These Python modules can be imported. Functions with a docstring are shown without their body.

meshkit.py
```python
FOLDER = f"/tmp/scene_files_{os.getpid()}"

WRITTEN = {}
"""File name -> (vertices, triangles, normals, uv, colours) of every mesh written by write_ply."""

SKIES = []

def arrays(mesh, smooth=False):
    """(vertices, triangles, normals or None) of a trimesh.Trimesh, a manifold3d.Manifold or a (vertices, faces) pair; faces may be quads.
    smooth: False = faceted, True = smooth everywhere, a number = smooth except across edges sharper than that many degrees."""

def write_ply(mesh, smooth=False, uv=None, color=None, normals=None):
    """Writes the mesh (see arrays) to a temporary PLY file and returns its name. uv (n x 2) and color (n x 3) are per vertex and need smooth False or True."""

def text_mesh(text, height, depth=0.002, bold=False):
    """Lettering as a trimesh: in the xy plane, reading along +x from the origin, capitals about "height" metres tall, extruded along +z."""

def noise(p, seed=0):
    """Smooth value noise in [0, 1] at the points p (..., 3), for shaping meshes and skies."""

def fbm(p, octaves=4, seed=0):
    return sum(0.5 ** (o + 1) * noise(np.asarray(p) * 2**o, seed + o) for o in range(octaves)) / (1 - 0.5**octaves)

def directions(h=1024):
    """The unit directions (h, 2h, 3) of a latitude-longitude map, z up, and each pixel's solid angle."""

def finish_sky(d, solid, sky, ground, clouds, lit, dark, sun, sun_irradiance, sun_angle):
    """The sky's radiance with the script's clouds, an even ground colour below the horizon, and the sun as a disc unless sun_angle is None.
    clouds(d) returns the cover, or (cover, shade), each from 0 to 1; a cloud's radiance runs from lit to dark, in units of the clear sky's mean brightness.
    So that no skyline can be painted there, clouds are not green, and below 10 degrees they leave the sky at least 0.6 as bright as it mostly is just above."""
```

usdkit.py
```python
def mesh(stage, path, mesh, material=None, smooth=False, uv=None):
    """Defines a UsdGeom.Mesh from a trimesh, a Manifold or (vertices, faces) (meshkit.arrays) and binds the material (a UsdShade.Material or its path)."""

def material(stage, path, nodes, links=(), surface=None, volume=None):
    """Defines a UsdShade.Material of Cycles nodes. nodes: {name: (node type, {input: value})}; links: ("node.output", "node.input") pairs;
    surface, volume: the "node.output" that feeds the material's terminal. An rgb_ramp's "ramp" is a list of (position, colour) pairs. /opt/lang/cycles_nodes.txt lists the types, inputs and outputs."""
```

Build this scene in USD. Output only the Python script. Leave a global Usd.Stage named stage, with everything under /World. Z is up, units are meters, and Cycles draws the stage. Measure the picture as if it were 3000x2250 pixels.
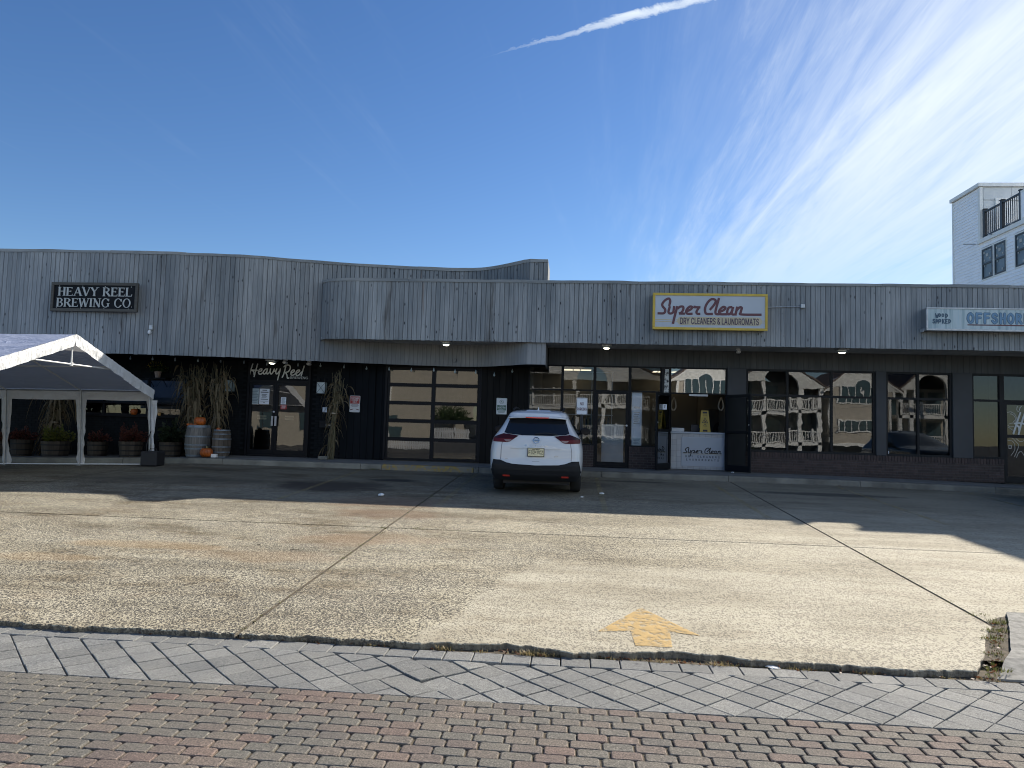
import math, random
import numpy as np, trimesh, usdkit, meshkit
from shapely.geometry import Polygon, LineString, Point, box as sbox
from shapely.ops import unary_union
from shapely import affinity
from pxr import Usd, UsdGeom, UsdLux, UsdShade, Gf, Sdf
rnd = random.Random(7)
rng = np.random.default_rng(7)
stage = Usd.Stage.CreateInMemory()
UsdGeom.SetStageUpAxis(stage, 'Z')
UsdGeom.SetStageMetersPerUnit(stage, 1)
UsdGeom.Xform.Define(stage, '/World')
# ---------------------------------------------------------------- camera, sky, sun, exposure
F, YAW, PITCH, ROLL, CAMZ = 2081.2, .08641, .06264, .02878, 1.75     # focal length for a 3000 wide picture
EXPOSURE, SKY_STRENGTH, SUN_STRENGTH = .88, .074, 1.25
fw = np.array([-math.sin(YAW)*math.cos(PITCH), math.cos(YAW)*math.cos(PITCH), math.sin(PITCH)])
rt = np.array([math.cos(YAW), math.sin(YAW), 0.])
up = np.cross(rt, fw)
rt, up = math.cos(ROLL)*rt+math.sin(ROLL)*up, -math.sin(ROLL)*rt+math.cos(ROLL)*up
cam = UsdGeom.Camera.Define(stage, '/World/camera')
cam.AddTransformOp().Set(Gf.Matrix4d(*rt, 0, *up, 0, *(-fw), 0, 0, 0, CAMZ, 1))
cam.CreateHorizontalApertureAttr(36.)
cam.CreateVerticalApertureAttr(27.)
cam.CreateFocalLengthAttr(36*F/3000)
cam.CreateClippingRangeAttr(Gf.Vec2f(.1, 3000))
cam.CreateExposureAttr(EXPOSURE)
SUN = np.array([6.28, 6.39, 5.77])
SUN /= np.linalg.norm(SUN)
SUN_EL, SUN_AZ = math.asin(SUN[2]), math.atan2(SUN[0], SUN[1])


def ray(px, py):
    return fw+(px-1500)/F*rt-(py-1125)/F*up


def at(px, py, Y):
    """the point of the plane y = Y that the photograph shows at (px, py) of 3000 x 2250"""
    r = ray(px, py)
    return r*(Y/r[1])+[0, 0, CAMZ]


def atx(px, py, X):
    r = ray(px, py)
    return r*(X/r[0])+[0, 0, CAMZ]


def lotz(x, y):
    return -.232+.0488*y-.0016*np.maximum(0, np.asarray(x)-4)**2-.028*np.maximum(0, -9.5-np.asarray(x))


def on_lot(px, py):
    r = ray(px, py)
    t = 8.
    for _ in range(60):
        p = r*t
        t = (lotz(p[0], p[1])-CAMZ)/r[2]*.5+t*.5
    return r*t+[0, 0, CAMZ]


def sky_uv(px, py):
    r = ray(px, py)
    return r[0]/r[2], r[1]/r[2]


MAT = usdkit.material


def sky_material():
    n = {"s": ("sky_texture", {"sky_type": "single_scattering", "sun_disc": False, "sun_elevation": SUN_EL, "sun_rotation": SUN_AZ, "aerosol_density": .2, "ozone_density": 3.}),
         "hs": ("hsv", {"hue": .507, "saturation": 1.2, "value": .97}),
         "tc": ("texture_coordinate", {}), "sep": ("separate_xyz", {}),
         "zc": ("math", {"math_type": "maximum", "value2": .03}),
         "u": ("math", {"math_type": "divide"}), "v": ("math", {"math_type": "divide"}),
         "uv": ("combine_xyz", {"z": 0.}),
         "b": ("background_shader", {"strength": SKY_STRENGTH})}
    L = [("s.color", "hs.color"), ("tc.generated", "sep.vector"), ("sep.z", "zc.value1"), ("sep.x", "u.value1"), ("zc.value", "u.value2"),
         ("sep.y", "v.value1"), ("zc.value", "v.value2"), ("u.value", "uv.x"), ("v.value", "uv.y")]

    def mth(name, kind, a, b=None, c=None, clamp=False):
        n[name] = ("math", {"math_type": kind, "use_clamp": clamp})
        for i, x in enumerate((a, b, c)):
            if isinstance(x, str):
                L.append((x, f"{name}.value{i+1}"))
            elif x is not None:
                n[name][1][f"value{i+1}"] = float(x)
        return name+".value"

    def ramp(name, src, a, b):
        n[name] = ("map_range", {"range_type": "smoothstep", "from_min": a, "from_max": b, "to_min": 0., "to_max": 1., "clamp": True})
        L.append((src, name+".value"))
        return name+".result"
    # streaks of cirrus, drawn out along one heading on the cloud level
    n["rot"] = ("vector_rotate", {"rotate_type": "z_axis", "angle": .05})
    L.append(("uv.vector", "rot.vector"))

    def noise(name, sc, loc, scale, detail, rough, dist):
        n[name+"m"] = ("mapping", {"scale": sc, "location": loc})
        n[name] = ("noise_texture", {"scale": scale, "detail": detail, "roughness": rough, "distortion": dist})
        L.append(("rot.vector", name+"m.vector"))
        L.append((name+"m.vector", name+".vector"))
        return name+".fac"
    a = noise("n1", (2.4, .2, 1), (3.1, .4, 0), 1., 7., .6, .4)
    b = noise("n2", (6.5, .5, 1), (1.2, 5.3, 0), 1., 8., .66, .7)
    c = noise("n3", (.8, .22, 1), (7.7, 2.1, 0), 1., 4., .55, .3)
    d_ = noise("n4", (15., 1.6, 1), (4.2, .3, 0), 1., 7., .7, 1.)
    A = mth("a1", "multiply_add", a, .9, mth("a0", "multiply", b, .85))
    A = mth("a2", "add", A, mth("a3", "multiply_add", c, .5, mth("a5", "multiply", d_, .35)))
    bias = ramp("side", "u.value", -.4, 1.35)                # the cloud sheet thickens towards one side of the sky
    A = mth("a4", "multiply_add", bias, .95, A)
    dense = ramp("dn", A, 1.56, 2.5)
    veil = mth("ve", "multiply", ramp("vr", A, 1.38, 2.2), .2)
    cl = mth("cl", "maximum", mth("d2", "multiply", dense, .9), veil)
    # two vapour trails: straight lines on the cloud level

    def trail(tag, p, q, w, k, head):
        (u0, v0), (u1, v1) = p, q
        d = np.array([u1-u0, v1-v0])
        ln = np.linalg.norm(d)
        d /= ln
        nx, ny = -d[1], d[0]
        wob = noise("tw"+tag, (14., 14., 1), (2., 3., 0), 1., 6., .75, .6)
        s = mth("ts"+tag, "multiply_add", "u.value", nx, mth("tt"+tag, "multiply_add", "v.value", ny, -(nx*u0+ny*v0)))
        s = mth("tq"+tag, "add", s, mth("tx"+tag, "multiply_add", wob, w*2.6, -w*1.3))
        al = mth("al"+tag, "multiply_add", "u.value", d[0], mth("am"+tag, "multiply_add", "v.value", d[1], -(d[0]*u0+d[1]*v0)))
        grow = ramp("gr"+tag, al, 0., ln*head)
        wid = mth("wd"+tag, "multiply_add", grow, w*.9, w*.1)
        g = mth("g"+tag, "subtract", 1., mth("gd"+tag, "divide", mth("ab"+tag, "absolute", s), wid), clamp=True)
        g = mth("gg"+tag, "multiply", mth("gs"+tag, "smoothmin", g, .6, .3), grow)
        return mth("gk"+tag, "multiply", mth("gw"+tag, "multiply", g, mth("gv"+tag, "multiply_add", wob, 1.5, .25)), k)
    t1 = trail("a", sky_uv(1380, 176), sky_uv(2040, -3), .025, 1.15, .85)
    t2 = trail("b", sky_uv(1990, 818), sky_uv(2790, 656), .035, .75, .3)
    cl = mth("c2", "maximum", cl, mth("c3", "maximum", t1, t2), clamp=True)
    low = ramp("low", "sep.z", .02, .40)
    cl = mth("c4", "multiply", cl, low)
    n["mx"] = ("mix_color", {"blend_type": "mix", "b": (7.0, 7.7, 8.3)})
    L += [(cl, "mx.fac"), ("hs.color", "mx.a"), ("mx.result", "b.color")]
    return MAT(stage, '/World/Looks/sky', n, L, surface="b.background")


dome = UsdLux.DomeLight.Define(stage, '/World/sky')
UsdShade.MaterialBindingAPI.Apply(dome.GetPrim()).Bind(sky_material())
sun = UsdLux.DistantLight.Define(stage, '/World/sun')
sun.CreateIntensityAttr(SUN_STRENGTH)
sun.CreateAngleAttr(.53)
sun.CreateNormalizeAttr(True)
sun.CreateColorAttr(Gf.Vec3f(1, .92, .80))
_x = np.cross([0, 0, 1], SUN)
_x /= np.linalg.norm(_x)
_y = np.cross(SUN, _x)
sun.AddTransformOp().Set(Gf.Matrix4d(*_x, 0, *_y, 0, *SUN, 0, 0, 0, 0, 1))

# ---------------------------------------------------------------- helpers
_names = {}


def numbered(parent, base):
    k = _names.get((parent, base), 0)
    _names[(parent, base)] = k+1
    return base if k == 0 else f"{base}_{k:03d}"


def path_of(p):
    return '/World' if p is None else str(p.GetPath())


def tags(p, label=None, cat=None, group=None, kind=None):
    for k, v in (('label', label), ('category', cat), ('group', group), ('kind', kind)):
        if v:
            p.SetCustomDataByKey(k, v)
    return p


def obj(name, mesh, mat, parent=None, smooth=False, label=None, cat=None, group=None, kind=None):
    pp = path_of(parent)
    m = usdkit.mesh(stage, f"{pp}/{numbered(pp, name)}", mesh, LOOK[mat], smooth)
    return tags(m.GetPrim(), label, cat, group, kind)


def thing(name, label=None, cat=None, loc=(0, 0, 0), rz=0., parent=None, group=None, kind=None):
    pp = path_of(parent)
    x = UsdGeom.Xform.Define(stage, f"{pp}/{numbered(pp, name)}")
    if parent is None or any(loc) or rz:
        x.AddTranslateOp().Set(Gf.Vec3d(*map(float, loc)))
        x.AddRotateZOp().Set(math.degrees(rz))
    return tags(x.GetPrim(), label, cat, group, kind)


def dup(src, loc, rz=0., label=None, group=None):
    was = src.GetCustomData()
    base = src.GetName()
    r = thing(base, label or was.get('label'), was.get('category'), loc, rz, None, group or was.get('group'))
    r.GetReferences().AddInternalReference(src.GetPath())
    r.SetInstanceable(True)
    return r


BF = np.array([[0, 2, 1], [0, 3, 2], [4, 5, 6], [4, 6, 7], [0, 1, 5], [0, 5, 4], [1, 2, 6], [1, 6, 5], [2, 3, 7], [2, 7, 6], [3, 0, 4], [3, 4, 7]])


class MB:
    """collects shapes into one mesh"""

    def __init__(s):
        s.v, s.f, s.n = [], [], 0

    def add(s, v, f):
        v = np.asarray(v, float)
        f = np.asarray(f, int)
        if f.shape[1] == 4:
            f = np.vstack([f[:, [0, 1, 2]], f[:, [0, 2, 3]]])
        s.v.append(v)
        s.f.append(f+s.n)
        s.n += len(v)
        return s

    def mesh(s, m):
        v, f, _ = meshkit.arrays(m)
        return s.add(v, f)

    def box(s, x0, x1, y0, y1, z0, z1):
        return s.add([[x0, y0, z0], [x1, y0, z0], [x1, y1, z0], [x0, y1, z0], [x0, y0, z1], [x1, y0, z1], [x1, y1, z1], [x0, y1, z1]], BF)

    def hexa(s, lo, hi):
        return s.add(list(lo)+list(hi), BF)

    def bar(s, p, q, r, n=6, r2=None):
        return s.tube([p, q], r, n, r2)

    def tube(s, pts, r, n=6, r2=None):
        pts = np.asarray(pts, float)
        k = len(pts)
        tan = np.gradient(pts, axis=0)
        tan /= np.maximum(np.linalg.norm(tan, axis=1, keepdims=True), 1e-9)
        ref = np.array([0, 0, 1.]) if abs(tan[0][2]) < .9 else np.array([1., 0, 0])
        a = np.cross(tan, ref)
        a /= np.linalg.norm(a, axis=1, keepdims=True)
        b = np.cross(tan, a)
        rr = np.linspace(r, r if r2 is None else r2, k)[:, None, None]
        th = np.linspace(0, 2*np.pi, n, endpoint=False)
        ring = pts[:, None]+rr*(np.cos(th)[None, :, None]*a[:, None]+np.sin(th)[None, :, None]*b[:, None])
        v = np.vstack([ring.reshape(-1, 3), pts[:1], pts[-1:]])
        f = []
        for i in range(k-1):
            for j in range(n):
                j2 = (j+1) % n
                f += [[i*n+j, (i+1)*n+j, i*n+j2], [i*n+j2, (i+1)*n+j, (i+1)*n+j2]]
        for j in range(n):
            j2 = (j+1) % n
            f += [[k*n, j, j2], [k*n+1, (k-1)*n+j2, (k-1)*n+j]]
        return s.add(v, f)

    def lathe(s, prof, n=20, c=(0, 0, 0)):
        th = np.linspace(0, 2*np.pi, n, endpoint=False)
        v = [[r*math.cos(t)+c[0], r*math.sin(t)+c[1], z+c[2]] for r, z in prof for t in th]
        f = []
        for i in range(len(prof)-1):
            for j in range(n):
                j2 = (j+1) % n
                f += [[i*n+j, i*n+j2, (i+1)*n+j2], [i*n+j, (i+1)*n+j2, (i+1)*n+j]]
        return s.add(v, f)

    def prism(s, poly, z0, z1):
        for g in getattr(poly, 'geoms', [poly]):
            if g.area > 1e-7:
                m = trimesh.creation.extrude_polygon(g, z1-z0, engine='earcut')
                m.apply_translation([0, 0, z0])
                s.mesh(m)
        return s

    def get(s):
        return np.vstack(s.v), np.vstack(s.f)


def box(x0, x1, y0, y1, z0, z1):
    return MB().box(x0, x1, y0, y1, z0, z1).get()


def bevel_box(x0, x1, y0, y1, z0, z1, c=.01):
    """box with chamfered edges (44 triangles)"""
    import manifold3d as mf
    pts = [(x, y, z) for x in (x0, x1) for y in (y0, y1) for z in (z0, z1)]
    P = []
    m = np.array([(x0+x1)/2, (y0+y1)/2, (z0+z1)/2])
    for p in pts:
        s = np.sign(m-p)
        for k in range(3):
            q = np.array(p, float)
            for j in range(3):
                if j != k:
                    q[j] += s[j]*c
            P.append(q)
    h = trimesh.convex.convex_hull(np.array(P))
    return np.array(h.vertices), np.array(h.faces)


def moved(m, loc=(0, 0, 0), rz=0., rx=0., sc=1.):
    v, f, _ = meshkit.arrays(m)
    v = v*sc
    if rx:
        c, s_ = math.cos(rx), math.sin(rx)
        v = np.stack([v[:, 0], c*v[:, 1]-s_*v[:, 2], s_*v[:, 1]+c*v[:, 2]], 1)
    if rz:
        c, s_ = math.cos(rz), math.sin(rz)
        v = np.stack([c*v[:, 0]-s_*v[:, 1], s_*v[:, 0]+c*v[:, 1], v[:, 2]], 1)
    return v+np.asarray(loc, float), f


def upright(poly, y, depth=.004):
    """flat shape in (x, z) -> solid whose face looks to -y at y, with its back at y + depth"""
    b = MB().prism(poly, 0, depth).get()
    v = b[0]
    return np.stack([v[:, 0], y+depth-v[:, 2], v[:, 1]], 1), b[1]


def textpoly(s, x, z, height, width=None, bold=False, centre=False):
    """lettering in (x, z) as a mesh builder input: returns (vertices with z as second axis, faces)"""
    m = meshkit.text_mesh(s, height, .002, bold)
    v = np.array(m.vertices)
    w = v[:, 0].max()-v[:, 0].min()
    v[:, 0] -= v[:, 0].min()
    if width:
        v[:, 0] *= width/w
        w = width
    if centre:
        v[:, 0] -= w/2
    return np.stack([v[:, 0]+x, .002-v[:, 2], v[:, 1]+z], 1), np.array(m.faces)


def text_at(b, s, x, y, z, height, width=None, bold=False, centre=False):
    v, f = textpoly(s, x, z, height, width, bold, centre)
    v[:, 1] += y
    return b.add(v, f)


def spline(pts, k=8):
    P = np.asarray(pts, float)
    if len(P) < 3:
        return P
    Q = np.vstack([2*P[0]-P[1], P, 2*P[-1]-P[-2]])
    out = []
    for i in range(1, len(Q)-2):
        for t in np.linspace(0, 1, k, endpoint=False):
            a, b, c, d = Q[i-1], Q[i], Q[i+1], Q[i+2]
            out.append(.5*((2*b)+(c-a)*t+(2*a-5*b+4*c-d)*t*t+(3*b-a-3*c+d)*t**3))
    out.append(P[-1])
    return np.array(out)


def strokes(lines, w, flat=False):
    caps = 2 if flat else 1
    return unary_union([LineString(spline(l, 6)).buffer(w/2, cap_style=caps, join_style=1, quad_segs=3) for l in lines]).simplify(w*.02)
# ---------------------------------------------------------------- materials
LOOK = {}


class G:
    """a small node graph"""

    def __init__(s):
        s.n, s.l, s.k = {}, [], 0

    def node(s, kind, inputs=None, **links):
        s.k += 1
        nm = f"n{s.k}"
        s.n[nm] = (kind, inputs or {})
        for a, b in links.items():
            s.l.append((b, f"{nm}.{a}"))
        return nm

    def pos(s):
        return s.node("geometry")+".position"

    def mapped(s, v, scale=(1, 1, 1), loc=(0, 0, 0)):
        return s.node("mapping", {"scale": scale, "location": loc}, vector=v)+".vector"

    def noise(s, v, scale, detail=4., rough=.55, dist=0.):
        return s.node("noise_texture", {"scale": scale, "detail": detail, "roughness": rough, "distortion": dist}, vector=v)+".fac"

    def ramp(s, f, stops):
        return s.node("rgb_ramp", {"ramp": stops}, fac=f)+".color"

    def step(s, v, a, b, to0=0., to1=1.):
        return s.node("map_range", {"range_type": "smoothstep", "from_min": a, "from_max": b, "to_min": to0, "to_max": to1, "clamp": True}, value=v)+".result"

    def m(s, kind, a, b=None, c=None, clamp=False):
        inp, lk = {"math_type": kind, "use_clamp": clamp}, {}
        for i, x in enumerate((a, b, c)):
            if isinstance(x, str):
                lk[f"value{i+1}"] = x
            elif x is not None:
                inp[f"value{i+1}"] = float(x)
        return s.node("math", inp, **lk)+".value"

    def mix(s, fac, a, b, kind="mix"):
        inp, lk = {"blend_type": kind}, {}
        for nm, x in (("fac", fac), ("a", a), ("b", b)):
            if isinstance(x, str):
                lk[nm] = x
            else:
                inp[nm] = x
        return s.node("mix_color", inp, **lk)+".result"

    def sep(s, v):
        nm = s.node("separate_xyz", vector=v)
        return nm+".x", nm+".y", nm+".z"

    def bump(s, h, strength, dist):
        return s.node("bump", {"strength": strength, "distance": dist}, height=h)+".normal"

    def done(s, name, color, rough=.7, normal=None, **kw):
        inp, lk = dict(kw), {}
        for nm, x in (("base_color", color), ("roughness", rough)):
            if isinstance(x, str):
                lk[nm] = x
            else:
                inp[nm] = x
        if normal:
            lk["normal"] = normal
        p = s.node("principled_bsdf", inp, **lk)
        return s.out(name, p+".BSDF")

    def out(s, name, surf):
        LOOK[name] = MAT(stage, f"/World/Looks/{name}", s.n, s.l, surface=surf)
        return LOOK[name]


def plain(name, c, rough=.6, var=.12, scale=6., bump=0., rand=0., **kw):
    """one colour with slight mottling, so that nothing is perfectly even"""
    g = G()
    p = g.pos()
    f = g.noise(p, scale, 5.)
    c = np.array(c, float)
    col = g.ramp(f, [(.3, tuple(c*(1-var))), (.7, tuple(np.minimum(c*(1+var), .95)))])
    if rand:
        r = g.node("object_info")+".random"
        col = g.mix(1., col, g.ramp(r, [(0., (1-rand,)*3), (1., (1+rand,)*3)]), "multiply")
    nrm = g.bump(g.noise(p, scale*9, 4.), .5, bump) if bump else None
    return g.done(name, col, rough, nrm, **kw)


def wood(name, dark, light, vert=True, knots=.5, rand=.2, stain=None, streak=1., rough=.85, spec=.3):
    g = G()
    p = g.pos()
    r = g.node("object_info")+".random"
    off = g.node("combine_xyz", z=g.m("multiply", r, 37.))+".vector"
    q = g.node("vector_math", {"math_type": "add"}, vector1=p, vector2=off)+".vector"
    v = g.mapped(q, (26, 26, .7) if vert else (.7, 26, 26))
    gr = g.noise(v, 1.6, 6., .62, .15)
    col = g.ramp(gr, [(.25, dark), (.5, tuple((np.array(dark)+light)/2)), (.72, light)])
    # broad weathering
    w = g.noise(g.mapped(p, (1.2, 1.2, .45) if vert else (.5, 1, 1)), 1., 5., .6)
    col = g.mix(1., col, g.ramp(w, [(.3, (.70, .72, .74)), (.7, (1.2, 1.17, 1.14))]), "multiply")
    col = g.mix(1., col, g.ramp(r, [(0., (1-rand, 1-rand*.92, 1-rand*.85)), (.5, (1, 1, 1)), (1., (1+rand, 1+rand*.95, 1+rand*.9))]), "multiply")
    if knots:
        vo = g.node("voronoi_texture", {"scale": 1., "randomness": 1.}, vector=g.mapped(q, (7.5, 7.5, 3.1)))+".distance"
        kn = g.m("multiply", g.step(vo, .07, .17, 1., 0.), g.step(g.noise(p, 1.7, 2.), .40, .52))
        col = g.mix(g.m("multiply", kn, knots), col, (.03, .03, .035))
    if stain:
        st = g.m("multiply", g.step(g.noise(g.mapped(p, (3.2, 3.2, .35)), 1., 5., .7), .56, .74), stain)
        col = g.mix(st, col, (.07, .065, .06))
        ru = g.m("multiply", g.step(g.noise(g.mapped(p, (5., 5., .4), (3, 9, 1)), 1., 4., .6), .66, .8), .7)
        col = g.mix(ru, col, (.17, .105, .07))
    return g.done(name, col, rough, g.bump(gr, .35, .004), specular_ior_level=spec)


def concrete():
    g = G()
    p = g.pos()
    x, y, z = g.sep(p)
    big = g.noise(p, .55, 5., .6)
    mid = g.noise(p, 2.6, 6., .65)
    # a smoother repair patch near the entrance, with a crooked edge
    edge = g.m("add", g.m("multiply_add", g.noise(p, 1.4, 5., .65), .8, -.4), x)
    px = g.step(g.m("subtract", edge, g.m("multiply_add", y, .30, -2.95)), -.05, .06)
    py = g.step(g.m("add", y, g.m("multiply_add", g.noise(p, .8, 3.), 1.0, -.5)), 8.35, 8.75, 1., 0.)
    py2 = g.step(x, -.2, 4.5)
    patch = g.m("multiply", px, g.m("maximum", py, py2))

    def blot_d(cx, cy, rx, ry):
        d = g.node("vector_math", {"math_type": "length"}, vector1=g.mapped(p, (1/rx, 1/ry, 0), (-cx/rx, -cy/ry, 0)))+".value"
        return g.m("add", d, g.m("multiply_add", g.noise(p, 2.2, 5., .65), 1.2, -.6))
    # how many dark stones show through the worn paste
    cover = g.m("add", g.m("multiply_add", mid, .9, -.45), g.m("multiply_add", big, .9, -.45))
    k = g.m("multiply_add", cover, .95, .70)
    for args in BARE:
        k = g.m("add", k, g.step(blot_d(*args[:4]), .3, 1.1, args[4], 0.))
    k = g.m("multiply_add", patch, -.20, k)
    k = g.m("add", k, g.step(x, 1., 6., 0., -.1))
    k = g.m("add", k, g.step(x, -.8, -3.2, 0., .17))
    cell = g.node("voronoi_texture", {"scale": 43., "randomness": 1.}, vector=p)
    st = g.node("rgb_to_bw", color=cell+".color")+".val"
    cell2 = g.node("voronoi_texture", {"scale": 72., "randomness": 1.}, vector=p)
    st2 = g.node("rgb_to_bw", color=cell2+".color")+".val"
    d1 = g.m("multiply", g.step(cell+".distance", .40, .54, 1., 0.), g.step(g.m("subtract", st, g.m("multiply_add", k, .75, .1)), -.03, .03, 1., 0.))
    d2 = g.m("multiply", g.step(cell2+".distance", .40, .54, 1., 0.), g.step(g.m("subtract", st2, g.m("multiply_add", k, .75, .0)), -.03, .03, 1., 0.))
    dk = g.m("maximum", d1, d2)
    fine = g.noise(p, 120., 3., .7)
    paste = g.ramp(mid, [(.25, (.39, .35, .25)), (.55, (.475, .43, .32)), (.8, (.54, .50, .385))])
    paste = g.mix(patch, paste, g.ramp(mid, [(.25, (.41, .375, .285)), (.75, (.485, .445, .345))]))
    paste = g.mix(1., paste, g.ramp(fine, [(.3, (.84, .84, .83)), (.7, (1.12, 1.12, 1.12))]), "multiply")
    stone = g.ramp(g.m("fraction", g.m("multiply", st, 7.3)), [(.1, (.028, .026, .023)), (.6, (.06, .056, .048)), (.95, (.12, .108, .09))])
    stone = g.mix(g.m("multiply", patch, .68), stone, (.31, .28, .22))
    col = g.mix(g.m("multiply", dk, .93), paste, stone)
    ru = g.step(g.noise(g.mapped(p, (.5, 1.1, 1), (4.2, 1.7, 0)), 1., 5., .6), .55, .75)
    col = g.mix(g.m("multiply", g.m("multiply", ru, g.step(x, -1.2, -2.6)), .34), col, (.27, .17, .085))
    dirt = g.step(g.noise(g.mapped(p, (.35, 1.3, 1), (1.3, 8.2, 3.)), 1., 6., .66), .42, .68)
    col = g.mix(g.m("multiply", dirt, .75), col, (.60, .575, .53), "multiply")
    lft = g.step(x, 2., -3.5, .25, 1.)
    dirt2 = g.step(g.noise(g.mapped(p, (.8, 1.5, 1), (5.3, 2.2, 1.)), 1., 6., .68), .45, .72)
    col = g.mix(g.m("multiply", dirt2, lft), col, (.50, .435, .35), "multiply")
    for cx, cy, rx, ry, c, kk in BLOTS:
        col = g.mix(g.step(blot_d(cx, cy, rx, ry), .45, 1.05, kk, 0.), col, c)
    # grimier concrete towards the kerb, with the shops' shade deepened in its colour
    col = g.mix(g.step(g.m("add", y, g.m("multiply", mid, 2.2)), 11.6, 16.4, 0., .9), col, (.56, .55, .52), "multiply")
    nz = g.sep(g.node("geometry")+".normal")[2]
    col = g.mix(g.step(nz, .35, .75, .75, 0.), col, (.085, .075, .06))  # upright broken faces: dirt, with their shade put into the colour too
    h = g.m("multiply_add", dk, -.6, g.m("multiply", fine, .5))
    return g.done("concrete", col, .92, g.bump(h, .8, .006))


BARE = [(-3.2, 6.4, 1.7, .6, .32), (-1.9, 6.5, .9, .7, .42), (-1.7, 7.6, 1., .5, .25), (-2.2, 8.6, 1.8, .5, .2), (-4.4, 7.6, 1.2, .35, .18), (-.6, 9.2, 1.3, .4, .2)]
BLOTS = [(-4.9, 14.3, 1.5, 1.0, (.055, .04, .03), .9), (-3.9, 15.6, .7, .3, (.03, .026, .022), .9), (-5.2, 8.5, 1.3, .26, (.3, .19, .08), .34), (-6.0, 7.7, .9, .24, (.3, .19, .08), .3), (-3.6, 8.2, 1.1, .4, (.22, .14, .07), .4), (-2.9, 11.4, 1.2, .6, (.17, .1, .06), .45), (-3.0, 9.2, .8, .5, (.2, .13, .07), .35),
         (-3.2, 12.6, 1.3, .8, (.2, .11, .06), .5), (5.5, 15.8, 1.9, .35, (.06, .055, .05), .8), (-8.5, 14.4, 2.5, .7, (.1, .085, .06), .5),
         (1.5, 16.9, 1.2, .2, (.07, .06, .05), .7), (-2.6, 9.4, 1.2, .4, (.25, .16, .09), .3), (.2, 16.0, 1.3, .8, (.045, .04, .036), .5)]


def paver(name, stops, light, grain=150.):
    g = G()
    p = g.pos()
    r = g.node("object_info")+".random"
    isl = g.node("geometry")+".random_per_island"
    k = g.m("fraction", g.m("multiply_add", r, 13.7, g.m("multiply", isl, 3.1)))
    col = g.ramp(k, stops)
    f = g.noise(p, grain, 2., .8)
    f2 = g.noise(p, 36., 4., .7)
    f3 = g.noise(p, 2.3, 4.)
    col = g.mix(1., col, g.ramp(f, [(.28, (.3, .3, .3)), (.46, (.85, .85, .85)), (.58, (1.15, 1.15, 1.15)), (.74, light)]), "multiply")
    col = g.mix(1., col, g.ramp(f2, [(.3, (.78, .78, .78)), (.7, (1.25, 1.25, 1.25))]), "multiply")
    col = g.mix(1., col, g.ramp(f3, [(.3, (.85, .86, .88)), (.7, (1.12, 1.1, 1.06))]), "multiply")
    return g.done(name, col, .9, g.bump(g.m("add", f, f2), .8, .004))


def glass(name, tint=(.82, .86, .86), ior=1.75, wave=.0005, wscale=1.2, gloss=1.):
    g = G()
    p = g.pos()
    h = g.noise(g.mapped(p, (1., 1., 1.)), wscale, 2., .45, .2)
    nb = g.bump(h, 1., wave)
    fr = g.node("fresnel", {"IOR": ior})+".fac"
    t = g.node("transparent_bsdf", {"color": tint})+".BSDF"
    s = g.node("glossy_bsdf", {"color": (.96*gloss, .98*gloss, gloss), "roughness": .0}, normal=nb)+".BSDF"
    return g.out(name, g.node("mix_closure", {}, fac=fr, closure1=t, closure2=s)+".closure")


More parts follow.
